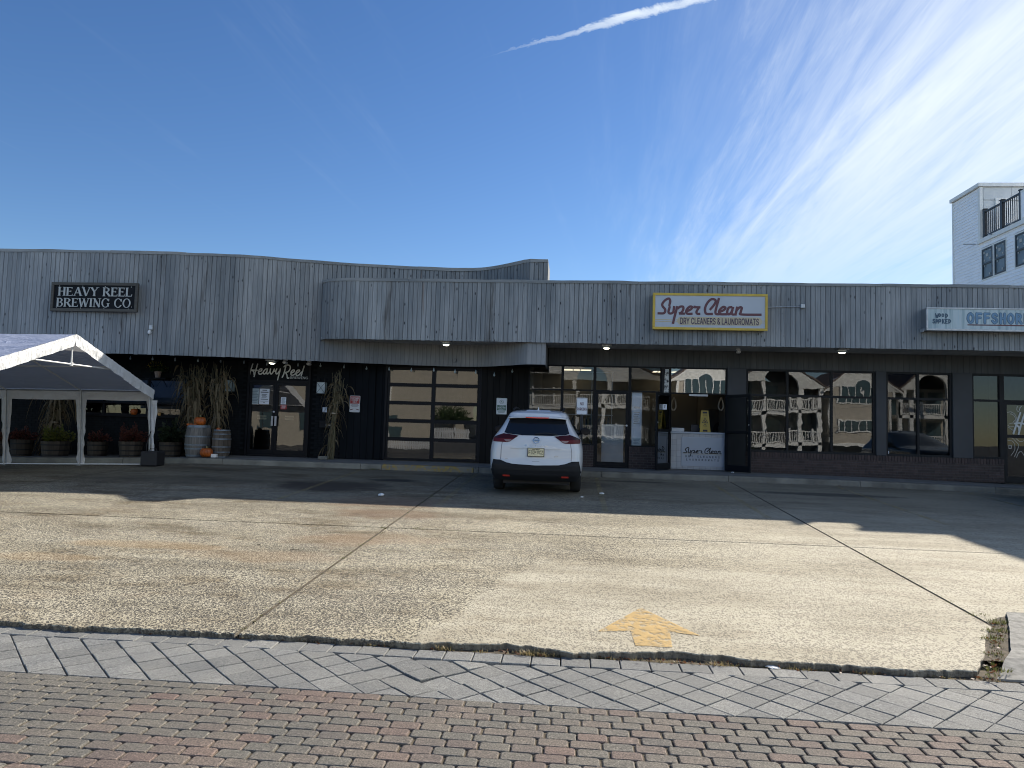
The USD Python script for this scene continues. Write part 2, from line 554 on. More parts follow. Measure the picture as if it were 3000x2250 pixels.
def worn_paint(name, c, under, amount, scale=14.):
    g = G()
    p = g.pos()
    f = g.noise(p, scale, 6., .7)
    f2 = g.noise(p, 1.6, 4., .6)
    k = g.step(g.m("add", f, g.m("multiply_add", f2, .5, -.25)), amount-.09, amount+.09)
    cv = g.ramp(g.noise(p, 5., 4.), [(.3, tuple(np.array(c)*.8)), (.7, tuple(c))])
    if under is None:
        s = g.node("principled_bsdf", {"roughness": .85}, base_color=cv)+".BSDF"
        t = g.node("transparent_bsdf", {})+".BSDF"
        k = g.m("multiply_add", k, .55, .38)
        return g.out(name, g.node("mix_closure", {}, fac=k, closure1=s, closure2=t)+".closure")
    return g.done(name, g.mix(k, cv, g.ramp(f2, [(.3, tuple(np.array(under)*.7)), (.7, under)])), .85, g.bump(f, .5, .004))


def leaf(name, a, b, rough=.6, trans=.35):
    g = G()
    k = g.m("fraction", g.m("add", g.node("geometry")+".random_per_island", g.m("multiply", g.noise(g.pos(), 6., 3.), .5)))
    col = g.ramp(k, [(0., a), (.5, tuple((np.array(a)+b)/2)), (1., b)])
    p = g.node("principled_bsdf", {"roughness": rough}, base_color=col)+".BSDF"
    t = g.node("translucent_bsdf", {}, color=col)+".BSDF"
    return g.out(name, g.node("mix_closure", {"fac": trans}, closure1=p, closure2=t)+".closure")


def shingle(name, a, b):
    g = G()
    return g.done(name, g.ramp(g.node("white_noise_texture", {}, vector=g.node("vector_math", {"math_type": "floor"}, vector1=g.mapped(g.pos(), (5, 5, 7)))+".vector")+".value", [(0., a), (1., b)]), .9)


def emit(name, c, s):
    g = G()
    return g.out(name, g.node("emission", {"color": c, "strength": s})+".emission")


def fabric(name, c, wr=.02, sc=(3., 14., 5.), trans=.25):
    g = G()
    p = g.pos()
    h = g.noise(g.mapped(p, sc), 1.4, 6., .62, 1.2)
    nb = g.bump(h, 1., wr)
    col = g.ramp(g.noise(p, 2., 4.), [(.3, tuple(np.array(c)*.93)), (.7, c)])
    pr = g.node("principled_bsdf", {"roughness": .38}, base_color=col, normal=nb)+".BSDF"
    t = g.node("translucent_bsdf", {"color": (.75, .76, .76)}, normal=nb)+".BSDF"
    return g.out(name, g.node("mix_closure", {"fac": trans}, closure1=pr, closure2=t)+".closure")


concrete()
paver("paver_brown", [(0., (.135, .098, .084)), (.15, (.128, .108, .092)), (.45, (.124, .115, .099)), (.7, (.113, .107, .094)), (.88, (.138, .102, .087)), (1., (.1, .094, .085))], (2.3, 2.25, 2.1), 100.)
paver("paver_grey", [(0., (.145, .148, .144)), (.5, (.17, .173, .168)), (1., (.2, .203, .196))], (1.75, 1.75, 1.72), 120.)
wood("board_grey", (.145, .155, .165), (.265, .28, .29), knots=.95, rand=.13, stain=.8)
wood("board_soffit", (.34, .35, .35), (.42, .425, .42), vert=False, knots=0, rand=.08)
wood("board_lower", (.19, .195, .2), (.235, .24, .245), knots=.2, rand=.05, stain=.1)
wood("board_band", (.065, .068, .07), (.085, .088, .09), knots=0, rand=.06)
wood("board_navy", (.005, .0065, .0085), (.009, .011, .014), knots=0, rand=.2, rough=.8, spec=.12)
wood("board_brown", (.010, .0095, .009), (.016, .015, .014), knots=0, rand=.2, rough=.8, spec=.12)
wood("cap_board", (.17, .18, .185), (.26, .27, .275), vert=False, knots=0, rand=.12)
wood("frame_wood", (.045, .042, .036), (.095, .09, .08), vert=False, knots=.2, rand=.1)
wood("barrel_wood", (.075, .072, .068), (.165, .16, .15), knots=.25, rand=.22)
wood("planter_wood", (.035, .028, .022), (.07, .058, .045), knots=.25, rand=.25)
wood("crate_wood", (.07, .056, .043), (.14, .115, .09), knots=.2, rand=.2)
plain("brick_black", (.006, .0075, .009), .7, .3, 9., .004, .15, specular_ior_level=.15)
plain("brick_red", (.048, .03, .026), .75, .3, 14., .003, .3)
plain("mortar", (.105, .1, .093), .95, .2, 30., .003)
plain("mortar_dark", (.005, .006, .007), .9, .2, specular_ior_level=.1)
plain("frame_black", (.007, .0075, .009), .5, .2, 4., specular_ior_level=.2)
plain("frame_bronze", (.012, .012, .013), .5, .2, 4., specular_ior_level=.25)
plain("column_grey", (.038, .039, .042), .6, .12, 3., .002)
plain("white_patch", (.62, .62, .6), .7)
plain("kerb_stone", (.15, .145, .122), .9, .35, 2.2, .004)
worn_paint("kerb_yellow", (.30, .21, .055), (.2, .185, .15), .47, 12.)
worn_paint("yellow_paint", (.66, .46, .19), None, .50, 17.)
worn_paint("faded_paint", (.36, .29, .13), None, .38, 26.)
worn_paint("flaked_white", (.6, .6, .58), (.035, .035, .035), .55, 8.)
plain("walk", (.18, .178, .168), .9, .2, 3., .003)
plain("asphalt", (.055, .055, .055), .95, .25, 8., .004)
plain("dirt", (.085, .068, .046), .98, .5, 22., .01)
plain("rough_slab", (.24, .235, .215), .95, .35, 16., .01)
plain("roofing", (.12, .12, .12), .9)
plain("inner_dark", (.05, .048, .045), .9)
plain("inner_wall", (.17, .155, .13), .9, .06, 1.)
plain("inner_floor", (.1, .095, .088), .5)
plain("white", (.58, .59, .6), .5, .05)
plain("white_sign", (.36, .39, .43), .4, .05, 2.)
plain("sheet_white", (.66, .7, .75), .6, .05)
plain("grey_metal", (.32, .33, .34), .35, .1, 5., 0., 0., metallic=.8)
plain("galvanised", (.42, .43, .44), .45, .15, 12., 0., 0., metallic=.7)
plain("hoop_metal", (.16, .19, .22), .5, .25, 14., 0., 0., metallic=.5)
plain("ink", (.012, .012, .016), .5)
plain("ink_red", (.095, .03, .038), .45)
plain("ink_purple", (.05, .028, .055), .45)
plain("sign_red", (.36, .045, .04), .45)
plain("sign_green", (.03, .105, .06), .45)
plain("sign_yellow", (.45, .31, .04), .4, .1)
plain("sign_tan", (.40, .345, .235), .5)
plain("letter_white", (.34, .35, .33), .6, .12, 20.)
plain("black_board", (.006, .007, .009), .7, .3, specular_ior_level=.15)
plain("script_white", (.55, .56, .54), .6)
plain("letter_blue", (.1, .2, .31), .5, .2, 9.)
plain("letter_dark", (.03, .07, .11), .5)
plain("plate_yellow", (.62, .55, .34), .45, .15, 30.)
plain("pumpkin", (.33, .075, .008), .45, .2, 8.)
plain("gourd_pale", (.55, .33, .12), .5)
plain("stem", (.16, .15, .07), .8)
plain("soil", (.03, .023, .017), .95)
plain("terracotta", (.33, .25, .21), .8)
plain("black_fabric", (.009, .009, .011), .8)
plain("black_plastic", (.010, .0105, .012), .6, .12, 60., .0008, specular_ior_level=.25)
plain("rubber", (.012, .012, .012), .85, .2, 30., .002)
plain("denim", (.06, .1, .16), .9, .3)
plain("tarp_cream", (.5, .46, .38), .8)
plain("blind_blue", (.022, .04, .072), .5, .1)
plain("lamp_glass", (.33, .4, .42), .25, .2)
plain("siding_white", (.86, .87, .90), .55, .04, 3.)
plain("panel_white", (.58, .6, .6), .6, .04, 3.)
plain("trim_white", (.74, .74, .71), .5, .05)
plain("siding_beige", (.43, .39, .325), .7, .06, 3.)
shingle("scale_white", (.6, .6, .57), (.76, .76, .72))
plain("house_glass", (.05, .085, .1), .08, .1)
shingle("roof_shingle", (.11, .085, .07), (.17, .13, .11))
plain("tile_white", (.38, .39, .40), .18, .06, 5., 0., .08)
plain("grout", (.13, .13, .13), .9)
plain("rail_dark", (.028, .03, .033), .4)
plain("house_wrap", (.13, .17, .2), .4, .15, 4.)
plain("tape", (.4, .4, .38), .6)
plain("house_shade", (.2, .195, .18), .8)  # wall colour darkened to stand for shade inside balconies and garages
plain("beige_stucco", (.42, .38, .31), .85, .08)
plain("bark", (.1, .08, .06), .9)
plain("rope", (.36, .3, .22), .9)
plain("litter_paper", (.75, .75, .74), .7)
leaf("leaf_red", (.09, .02, .015), (.15, .06, .03))
leaf("leaf_yellow", (.10, .12, .02), (.22, .19, .03))
leaf("leaf_green", (.03, .06, .015), (.07, .11, .03))
leaf("leaf_dark", (.02, .035, .015), (.045, .06, .03))
leaf("flower_yellow", (.5, .36, .04), (.55, .45, .12))
leaf("weed", (.1, .12, .03), (.22, .2, .07))
leaf("straw", (.26, .21, .1), (.36, .29, .15))
leaf("corn_leaf", (.15, .115, .062), (.36, .29, .18), .8, .2)
leaf("corn_stalk", (.16, .14, .075), (.3, .26, .15), .7, .05)
leaf("dead_leaf", (.12, .05, .025), (.2, .1, .05))
glass("pane")
glass("pane_wavy", ior=2.0, wave=.0013, wscale=1.5)
glass("pane_bright", ior=2.9, wave=.0009, wscale=1.5)
glass("pane_dim", (.35, .38, .4), 1.32, .0003, 1.2, .3)
glass("pane_clear", (.93, .95, .95), 1.45, .0008)
fabric("tent_fabric", (.72, .735, .75), .035, (2.2, 9., 4.), .12)
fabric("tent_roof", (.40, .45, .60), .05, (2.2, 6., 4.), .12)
emit("lamp_lit", (1., .93, .74), 3.)
emit("panel_lit", (1., .86, .6), .8)


def car_paint(name, c):
    g = G()
    return g.done(name, g.ramp(g.noise(g.pos(), 9., 3.), [(.3, tuple(np.array(c)*.97)), (.7, c)]), .32, None, coat_weight=1., coat_roughness=.03)


car_paint("paint_white", (.52, .535, .55))
car_paint("paint_dark", (.015, .017, .02))
plain("car_glass", (.006, .007, .009), .03, .1, 2.)
plain("lamp_red", (.085, .005, .007), .3, .2, 5., specular_ior_level=.3)
plain("lamp_clear", (.22, .15, .14), .2, .2, 30.)
plain("lamp_dark", (.03, .004, .006), .3, .2, 5., specular_ior_level=.3)
plain("reflector_red", (.65, .05, .03), .25, .2, 40.)
plain("chrome", (.55, .56, .57), .15, .05, 5., metallic=1.)
g_ = G()
_p = g_.pos()
_n = g_.noise(g_.mapped(_p, (9., 9., .7)), 1., 6., .65, .4)
_c = g_.ramp(_n, [(.25, (.16, .24, .29)), (.42, (.28, .36, .38)), (.55, (.40, .47, .49)), (.68, (.33, .43, .47)), (.8, (.24, .34, .42))])
g_.done("washed_planks", _c, .5)
# ---------------------------------------------------------------- ground
KY, FY, WY = 17.6, 17.95, 19.4           # kerb face, fascia face, shop wall
LOT0 = 5.66


def walkz(x):
    return lotz(x, KY)+.14


obj('ground', box(-300, 300, -300, 300, -.6, -.075), 'asphalt', kind='structure')
b = MB()
xs = np.linspace(-40, 40, 161)
ys = np.array([LOT0+.3, 8, 12, 18.3])
X, Y = np.meshgrid(xs, ys, indexing='ij')
Z = lotz(X, Y)-.008
idx = np.arange(X.size).reshape(X.shape)
b.add(np.stack([X, Y, Z], -1).reshape(-1, 3), np.stack([idx[:-1, :-1], idx[1:, :-1], idx[1:, 1:], idx[:-1, 1:]], -1).reshape(-1, 4))
obj('joint_soil', b.get(), 'dirt', kind='structure')
obj('dirt_strip', box(-14, 14, 5.635, 6.1, -.08, -.006), 'dirt', kind='structure')
lot = thing('parking_lot', kind='structure')
EDGE = np.array([on_lot(*p)[:2] for p in ((0, 1817), (228, 1833), (412, 1842), (705, 1853), (1000, 1868), (1239, 1880), (1477, 1886), (1600, 1900), (1678, 1908), (2000, 1910), (2190, 1928), (2434, 1946), (2651, 1960), (2814, 1963))])


def edge_y(x):
    return np.interp(x, EDGE[:, 0], EDGE[:, 1])




def slab(x0, x1, y0, y1, front=False, cut=None, edge=None):
    g = .018
    x0, x1, y0, y1 = x0+g, x1-g, y0+g, y1-g
    n = max(3, int((x1-x0)/(.022 if front and not edge else .05 if front else .8)))
    xs = np.linspace(x0, x1, n)
    rows = [0., .012, .06, .3, 1.] if front else [0., .004, .5, .996, 1.]
    top = []
    for k, t in enumerate(rows):
        y = np.full(n, y0+(y1-y0)*t) if not front else ((edge or edge_y)(xs)+[0, .006, .1][k] if k < 3 else np.full(n, [0, 0, 0, 7.05 if cut else 8. if edge else y0+.8, y1][k]))
        z = lotz(xs, y)
        if front and k < 3:
            jag = meshkit.fbm(np.stack([xs*5, xs*0, xs*0], 1), 4, 3)-.5
            jag2 = meshkit.fbm(np.stack([xs*.9, xs*0+7, xs*0], 1), 3, 5)-.5
            jag3 = meshkit.fbm(np.stack([xs*21, xs*0+2, xs*0], 1), 3, 8)-.5
            y = y+(jag*.08+jag2*.03+jag3*.045)*[1, .9, .3][k]
            if cut:
                y = y+np.where(xs > cut, np.sqrt(np.maximum(xs-cut, 0)**2+.003)/.62-.08, 0)*[1, 1, .9][k]
            z = lotz(xs, y)-[.008, .001, 0][k]+[.5, .5, 0][k]*.02*(meshkit.fbm(np.stack([xs*14, xs*0, xs*0+3], 1), 3, 6)-.6)
        if not front and k in (0, 4):
            z = z-.006
        top.append(np.stack([xs, y, z], 1))
    top = np.array(top)
    K = len(rows)
    skirt = top.copy()
    skirt[..., 2] -= .11
    if front:
        skirt[0, :, 1] += .045*(meshkit.noise(np.stack([xs*9, xs*0, xs*0], 1), 9)-.3)
    idx = np.arange(K*n).reshape(K, n)
    q = np.stack([idx[:-1, :-1], idx[:-1, 1:], idx[1:, 1:], idx[1:, :-1]], -1).reshape(-1, 4)
    off = K*n
    s1 = np.stack([idx[0, 1:], idx[0, :-1], idx[0, :-1]+off, idx[0, 1:]+off], -1)
    s2 = np.stack([idx[-1, :-1], idx[-1, 1:], idx[-1, 1:]+off, idx[-1, :-1]+off], -1)
    s3 = np.stack([idx[:-1, 0], idx[1:, 0], idx[1:, 0]+off, idx[:-1, 0]+off], -1)
    s4 = np.stack([idx[1:, -1], idx[:-1, -1], idx[:-1, -1]+off, idx[1:, -1]+off], -1)
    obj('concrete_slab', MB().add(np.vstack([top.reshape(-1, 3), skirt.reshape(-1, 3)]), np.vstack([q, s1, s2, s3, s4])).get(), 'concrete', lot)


XB = [-30, -23.5, -17.05, -10.6, -2.65, 3.8, 10.25, 16.7, 30]
YB = [LOT0, 10.2, 13.65, KY+.01]
for i in range(8):
    for j in range(3):
        if not (j == 0 and i >= 5):
            slab(XB[i], XB[i+1], YB[j], YB[j+1], j == 0, 3.02 if i == 4 else None)
slab(3.8, 10.25, 7.3, 10.2, True, edge=lambda x: np.where(x < 4.25, 6.96+(x-3.8)*.80, 7.32))
slab(10.25, 30, 7.35, 10.2)
b = MB()
pg = Polygon([(3.16, 5.655), (3.55, 6.15), (4.0, 6.95), (4.16, 7.27), (14, 7.3), (14, 5.655)])
m = trimesh.creation.extrude_polygon(pg, .2, engine='earcut')
m = trimesh.Trimesh(*trimesh.remesh.subdivide_to_size(m.vertices, m.faces, .12))
v = np.array(m.vertices)
tp = v[:, 2] > .1
v[:, 2] = np.where(tp, .008+(lotz(v[:, 0]*0, v[:, 1])+.012)*np.clip((v[:, 1]-5.65)/.32, 0, 1)+.012*(meshkit.fbm(v*6, 3)-.5), -.08)
v[:, :2] += .05*(meshkit.fbm(v*[4, 4, 0], 3)[:, None]-.5)
obj('sidewalk', (v, m.faces), 'rough_slab', kind='structure', smooth=30)

# painted markings, worn
mark = thing('road_marking', kind='structure')


def paint(poly, mat, name, label=None):
    m = trimesh.creation.extrude_polygon(poly, .001, engine='earcut')
    vv, ff = trimesh.remesh.subdivide_to_size(m.vertices, m.faces, .35)
    vv[:, 2] += lotz(vv[:, 0], vv[:, 1])+.004
    obj(name, (vv, ff), mat, mark, label=label)


paint(Polygon([(.68, 6.87), (.25, 6.13), (.53, 6.19), (.54, 5.84), (.83, 5.84), (.86, 6.22), (1.1, 6.16)]), 'yellow_paint', 'painted_arrow', 'worn yellow arrow pointing to the shops')
for xa, xb in ((.61, .6), (3.28, 3.32), (6.2, 6.2), (9.1, 9.1), (-2.3, -2.3), (-5.2, -5.2)):
    paint(Polygon([(xa-.05, 17.4), (xa+.05, 17.4), (xb+.05, 12.4), (xb-.05, 12.4)]), 'faded_paint', 'bay_line')

# kerb and walkway
kerb = thing('kerb', kind='structure')
KX = [-30, -26.9, -23.8, -20.8, -17.7, -14.7, -11.6, -8.92, -5.29, -2.3, .73, 3.77, 6.83, 9.88, 12.9, 16, 30]


def kerb_stone(x0, x1, mat, rows=4, label=None):
    n = 12
    xs = np.linspace(x0+.006, x1-.006, n)
    prof = [(0., -.22), (.0, -.045), (.012, -.012), (.035, 0.), (.16, .002), (.16, -.2)]
    P = []
    for x in xs:
        wob = (meshkit.noise(np.array([x*2.1, 0, 0]))-.5)*.014
        P.append([(x, KY+a+wob, walkz(x)+c) for a, c in prof])
    P = np.array(P)
    k = len(prof)
    idx = np.arange(n*k).reshape(n, k)
    q = np.stack([idx[:-1, :-1], idx[1:, :-1], idx[1:, 1:], idx[:-1, 1:]], -1).reshape(-1, 4)
    f = [[q_[0], q_[1], q_[2]] for q_ in q]+[[q_[0], q_[2], q_[3]] for q_ in q]
    for e, s in ((idx[0], 1), (idx[-1], -1)):
        for j in range(1, k-1):
            f.append([e[0], e[j], e[j+1]][::s])
    obj('kerb_stone', (P.reshape(-1, 3), np.array(f)), mat, kerb, label=label)


for a, c in zip(KX[:-1], KX[1:]):
    if a == -5.29:
        kerb_stone(a, -4.75, 'kerb_stone')
        kerb_stone(-4.75, -2.42, 'kerb_yellow', label='yellow painted kerb stone below the glass garage door')
        kerb_stone(-2.42, c, 'kerb_stone')
    else:
        kerb_stone(a, c, 'kerb_stone')
b = MB()
xs = np.linspace(-30, 16, 93)
P = np.array([[(x, KY+.165, walkz(x)-.2), (x, KY+.165, walkz(x)-.003), (x, 20.2, walkz(x)+.012), (x, 20.2, walkz(x)-.3)] for x in xs])
idx = np.arange(len(xs)*4).reshape(-1, 4)
b.add(P.reshape(-1, 3), np.stack([idx[:-1, :-1], idx[1:, :-1], idx[1:, 1:], idx[:-1, 1:]], -1).reshape(-1, 4))
obj('walkway', b.get(), 'walk', kind='structure')

# pavers ------------------------------------------------------------
SEAM, SOLD = 4.66, 5.43


def stone(poly, z0=-.07, z1=0., c=.006, tilt=(0, 0)):
    """one paving stone: outline, chamfered top"""
    P = np.array(poly)
    n = len(P)
    ce = P.mean(0)
    d = P-ce
    ins = P-d/np.linalg.norm(d, axis=1, keepdims=True)*c*1.3
    dz = lambda q: (q-ce)@np.array(tilt)
    v = np.vstack([np.c_[P, np.full(n, z0)], np.c_[P, z1-c*.8+dz(P)], np.c_[ins, z1+dz(ins)], [[*ce, z1]]])
    f = []
    for j in range(n):
        k = (j+1) % n
        f += [[j, k, n+k], [j, n+k, n+j], [n+j, n+k, 2*n+k], [n+j, 2*n+k, 2*n+j], [2*n+j, 2*n+k, 3*n]]
    return v, np.array(f)


def sag(x, y):
    return -.012*math.exp(-((x+.9)/1.1)**2-((y-5.1)/.5)**2)+.004*math.sin(x*1.7+y)


road = thing('brick_road', kind='structure')
obj('paver_bed', box(-12, 12, 1.2, SEAM, -.074, -.012), 'dirt', road)
W, D = .1815, .0985
cand = []
row = 0
y = SEAM-.004
while y > 1.3:
    off = (row % 2)*.5*W+rnd.uniform(-.03, .03)
    for k in range(-62, 63):
        cand.append((k*W+off+rnd.uniform(-.003, .003), y-D/2))
    y -= D
    row += 1


def brown(cx, cy):
    w, d = W/2-.0014-rnd.random()*.0014, D/2-.0014-rnd.random()*.0012
    k = .016
    o = [(-w+k, -d), (w-k, -d), (w-.004, -d+k*.55), (w-.004, d-k*.55), (w-k, d), (-w+k, d), (-w+.004, d-k*.55), (-w+.004, -d+k*.55)]
    a = rnd.uniform(-.012, .012)
    o = [(cx+p*math.cos(a)-q*math.sin(a), cy+p*math.sin(a)+q*math.cos(a)) for p, q in o]
    return stone(o, -.07, sag(cx, cy)*.6+rnd.uniform(-.002, .0015), .0055, (rnd.uniform(-.008, .008), rnd.uniform(-.014, .014)))


def in_view(x, y):
    d = np.array([x, y, 0])-[0, 0, CAMZ]
    zc = d@fw
    return zc > 0 and abs(d@rt/zc) < .735 and abs(d@up/zc) < .555


seen = sorted([c for c in cand if in_view(*c)], key=lambda c: c[0]**2+c[1]**2)
near, rest = seen[:299], seen[299:]+[c for c in cand if not in_view(*c)]
for c in near:
    obj('paver', brown(*c), 'paver_brown', road)
b = MB()
for c in rest:
    b.add(*brown(*c))
obj('outer_pavers', b.get(), 'paver_brown', road, kind='stuff')

band = thing('paver_band', kind='structure')
obj('paver_bed', box(-12, 12, SEAM, SOLD+.23, -.078, -.034), 'dirt', band)
far = MB()
S = .2945/math.sqrt(2)
clip = sbox(-11, SEAM+.004, 11, SOLD-.003)
h = .2945/2
for i in range(-80, 81):
    for j in range(-80, 81):
        cx, cy = (i+j)*h+.02, (i-j)*h+SEAM-.0
        if abs(cx) > 11 or cy < SEAM-h or cy > SOLD+h:
            continue
        g = .0042+(.006*math.exp(-((cx+.6)/.8)**2))*rnd.random()
        r = h-g*1.4
        jx, jy, a = rnd.uniform(-.002, .002), rnd.uniform(-.002, .002), rnd.uniform(-.01, .01)+.05*math.exp(-((cx+.7)/.5)**2)*rnd.uniform(-1, 1)
        o = [(r, 0), (0, r), (-r, 0), (0, -r)]
        o = [(cx+jx+p*math.cos(a)-q*math.sin(a), cy+jy+p*math.sin(a)+q*math.cos(a)) for p, q in o]
        pg = Polygon(o).intersection(clip)
        if pg.is_empty or pg.area < .0015 or pg.geom_type != 'Polygon':
            continue
        o = list(pg.exterior.coords)[:-1]
        if Polygon(o).exterior.is_ccw is False:
            o = o[::-1]
        he = math.exp(-((cx+.75)/.7)**2)
        m = stone(o, -.075, sag(cx, cy)+rnd.uniform(-.002, .002)+he*rnd.uniform(-.007, .007), .004, (rnd.uniform(-.008, .008)+he*rnd.uniform(-.035, .035), rnd.uniform(-.008, .008)+he*rnd.uniform(-.045, .045)))
        if in_view(cx, cy):
            obj('paver', m, 'paver_grey', band)
        else:
            far.add(*m)
x = -11.
while x < 11:
    L = .2235
    o = [(x+.004, SOLD+.004), (x+L-.004, SOLD+.004), (x+L-.004, SOLD+.2), (x+.004, SOLD+.2)]
    m = stone(o, -.075, sag(x, SOLD+.1)*.5+rnd.uniform(-.003, .002), .005, (rnd.uniform(-.012, .012), rnd.uniform(-.02, .02)))
    if in_view(x+L/2, SOLD+.1):
        obj('border_paver', m, 'paver_grey', band)
    else:
        far.add(*m)
    x += L
obj('outer_pavers', far.get(), 'paver_grey', band, kind='stuff')
# ---------------------------------------------------------------- the row of shops
shop = thing('shop_building', 'long single storey row of shops clad in weathered grey vertical boards', 'building')
wx = lambda px, py=1200: at(px, py, WY)[0]
wz = lambda px, py: at(px, py, WY)[2]
X_L, X_R = -22., 13.4
HEAD = (wz(2400, 1084)+wz(1800, 1073))/2
SILL = wz(2400, 1329)
TRAN = wz(2370, 1161)
SOF = at(2300, 1012, FY)[2]
FTOP = at(2300, 831, FY)[2]
ZT, ZB = 6.1, 3.4
curve = spline([(-22.2, 16.9), (-18, 17.2), (-15.2, 17.35), (-11.9, 17.45), (-9.6, 17.68), (-8.42, 17.9), (-7.2, 18.3), (-6.1, 18.62), (-4.95, 18.92), (-4, 19.1), (-3.2, 19.17), (-2.7, 19.12), (-2.25, 18.9), (-1.6, 18.4), (-1.22, 18.04)], 12)
curve = np.vstack([curve, [(-.72, 18.03)]])
front = np.vstack([spline([(-6.84, 18.72), (-6.81, 18.5), (-6.66, 18.2), (-6.35, 18.01), (-6.0, FY)], 8), [(X_R, FY)]])


def walk_path(path, step):
    d = np.r_[0, np.cumsum(np.linalg.norm(np.diff(path, axis=0), axis=1))]
    n = int(d[-1]/step)
    t = np.linspace(0, d[-1], n+1)
    return np.stack([np.interp(t, d, path[:, 0]), np.interp(t, d, path[:, 1])], 1)


def plank(p, q, z0, z1, th=.022, gap=.0055, proud=0.):
    """an upright board between two plan points, its face towards -y, edges eased"""
    p, q = np.asarray(p), np.asarray(q)
    t = (q-p)/np.linalg.norm(q-p)
    nrm = np.array([t[1], -t[0]])                    # towards the street for a path running to +x
    a, c = p+t*gap, q-t*gap
    o, i = nrm*proud, -nrm*th+nrm*proud
    e = .004
    pl = [a+i, c+i, c+o-nrm*e, c+o-t*e, a+o+t*e, a+o-nrm*e]
    n = len(pl)
    v = [[*k, z0] for k in pl]+[[*k, z1] for k in pl]
    f = []
    for j in range(n):
        k = (j+1) % n
        f += [[j, k, n+k], [j, n+k, n+j]]
    for j in range(1, n-1):
        f += [[0, j+1, j], [n, n+j, n+j+1]]
    v, f = np.array(v), np.array(f)
    m = trimesh.Trimesh(v, f, process=False)
    if m.volume < 0:
        f = f[:, ::-1]
    return v, f


def ribbon(path, z0, z1, th, off=0.):
    """a wall that follows a plan path"""
    d = np.gradient(path, axis=0)
    d /= np.linalg.norm(d, axis=1, keepdims=True)
    nr = np.stack([d[:, 1], -d[:, 0]], 1)
    A, B_ = path+nr*off, path+nr*(off-th)
    n = len(path)
    v = np.vstack([np.c_[A, np.full(n, z0)], np.c_[A, np.full(n, z1)], np.c_[B_, np.full(n, z1)], np.c_[B_, np.full(n, z0)]])
    f = []
    for i in range(n-1):
        for k in range(4):
            a, c = k*n, ((k+1) % 4)*n
            f += [[a+i, a+i+1, c+i+1], [a+i, c+i+1, c+i]]
    for e, s in ((0, -1), (n-1, 1)):
        f += [[e, n+e, 2*n+e][::s], [e, 2*n+e, 3*n+e][::s]]
    return v, np.array(f)


def wavy(m, z):
    v = m[0].copy()
    v[:, 2] += (meshkit.fbm(np.stack([v[:, 0]*1.3, v[:, 0]*0, v[:, 0]*0+z], 1), 3)-.5)*.035*(v[:, 2] > z)
    v[:, 2] += (meshkit.noise(np.stack([v[:, 0]*2.1, v[:, 0]*0+3, v[:, 0]*0+z], 1))-.5)*.02*(v[:, 2] < z)
    return v, m[1]


uf = thing('upper_fascia', parent=shop)
P = walk_path(curve, .1185)
for p, q in zip(P[:-1], P[1:]):
    pr = rnd.uniform(-.003, .003)
    if p[0] < -6.78:
        obj('board', plank(p, q, ZB+rnd.uniform(-.006, .004), ZT, proud=pr, gap=rnd.uniform(.0012, .006)), 'board_grey', uf)
    else:
        obj('board', plank(p, q, SOF+.3, ZT, proud=pr), 'board_grey', uf)
        obj('lower_board', plank(p, q, ZB, SOF+.06, proud=pr*.3, gap=.0015), 'board_lower', uf)
obj('backing', ribbon(curve, ZB+.03, ZT-.02, .05, -.024), 'board_navy', uf)
obj('end_board', box(-.745, -.718, 18.055, WY-.05, ZB, SOF+.05), 'board_grey', uf)
obj('end_board', box(-.745, -.718, 18.055, 19.3, SOF+.3, ZT), 'board_grey', uf)
capx = walk_path(curve, 1.9)
ds = np.r_[0, np.cumsum(np.linalg.norm(np.diff(curve, axis=0), axis=1))]
for k in range(11):
    a, c = ds[-1]*k/11, ds[-1]*(k+1)/11-.004
    t = np.linspace(a, c, 10)
    pp = np.stack([np.interp(t, ds, curve[:, 0]), np.interp(t, ds, curve[:, 1])], 1)
    obj('cap_board', wavy(ribbon(pp, ZT-.055, ZT+.02+rnd.uniform(-.004, .004), .08, .018), ZT), 'cap_board', uf)

ff = thing('front_fascia', parent=shop)
P = walk_path(front, .1185)
for p, q in zip(P[:-1], P[1:]):
    obj('board', plank(p, q, SOF-.035+rnd.uniform(-.004, .004), FTOP, proud=rnd.uniform(-.003, .003), gap=rnd.uniform(.0012, .006)), 'board_grey', ff)
obj('backing', ribbon(front, SOF+.02, FTOP-.02, .06, -.024), 'board_navy', ff)
ds = np.r_[0, np.cumsum(np.linalg.norm(np.diff(front, axis=0), axis=1))]
for k in range(7):
    a, c = ds[-1]*k/7, ds[-1]*(k+1)/7-.005
    t = np.linspace(a, c, 24)
    pp = np.stack([np.interp(t, ds, front[:, 0]), np.interp(t, ds, front[:, 1])], 1)
    obj('cap_board', wavy(ribbon(pp, FTOP-.05, FTOP+.02+rnd.uniform(-.005, .005), .09, .02), FTOP), 'cap_board', ff)

so = thing('soffit', parent=shop)
x = -6.7
while x < X_R-.01:
    x1 = min(x+.14, X_R)
    y0 = np.interp(x+.07, front[:20, 0], front[:20, 1])+.032 if x < -6.0 else FY+.032
    y1 = np.interp(x+.07, curve[:, 0], curve[:, 1])-.001 if x+.14 < -.76 else WY-.03
    if y1-y0 > .02:
        obj('soffit_board', box(x+.002, x1-.002, y0, y1, SOF, SOF+.02+rnd.uniform(0, .002)), 'board_soffit', so)
    x = x1
obj('dark_soffit', MB().prism(Polygon([*[tuple(c) for c in curve+[0, .03]], (-.72, WY), (-22, WY)]), ZB+.05, ZB+.07).get(), 'board_navy', so)

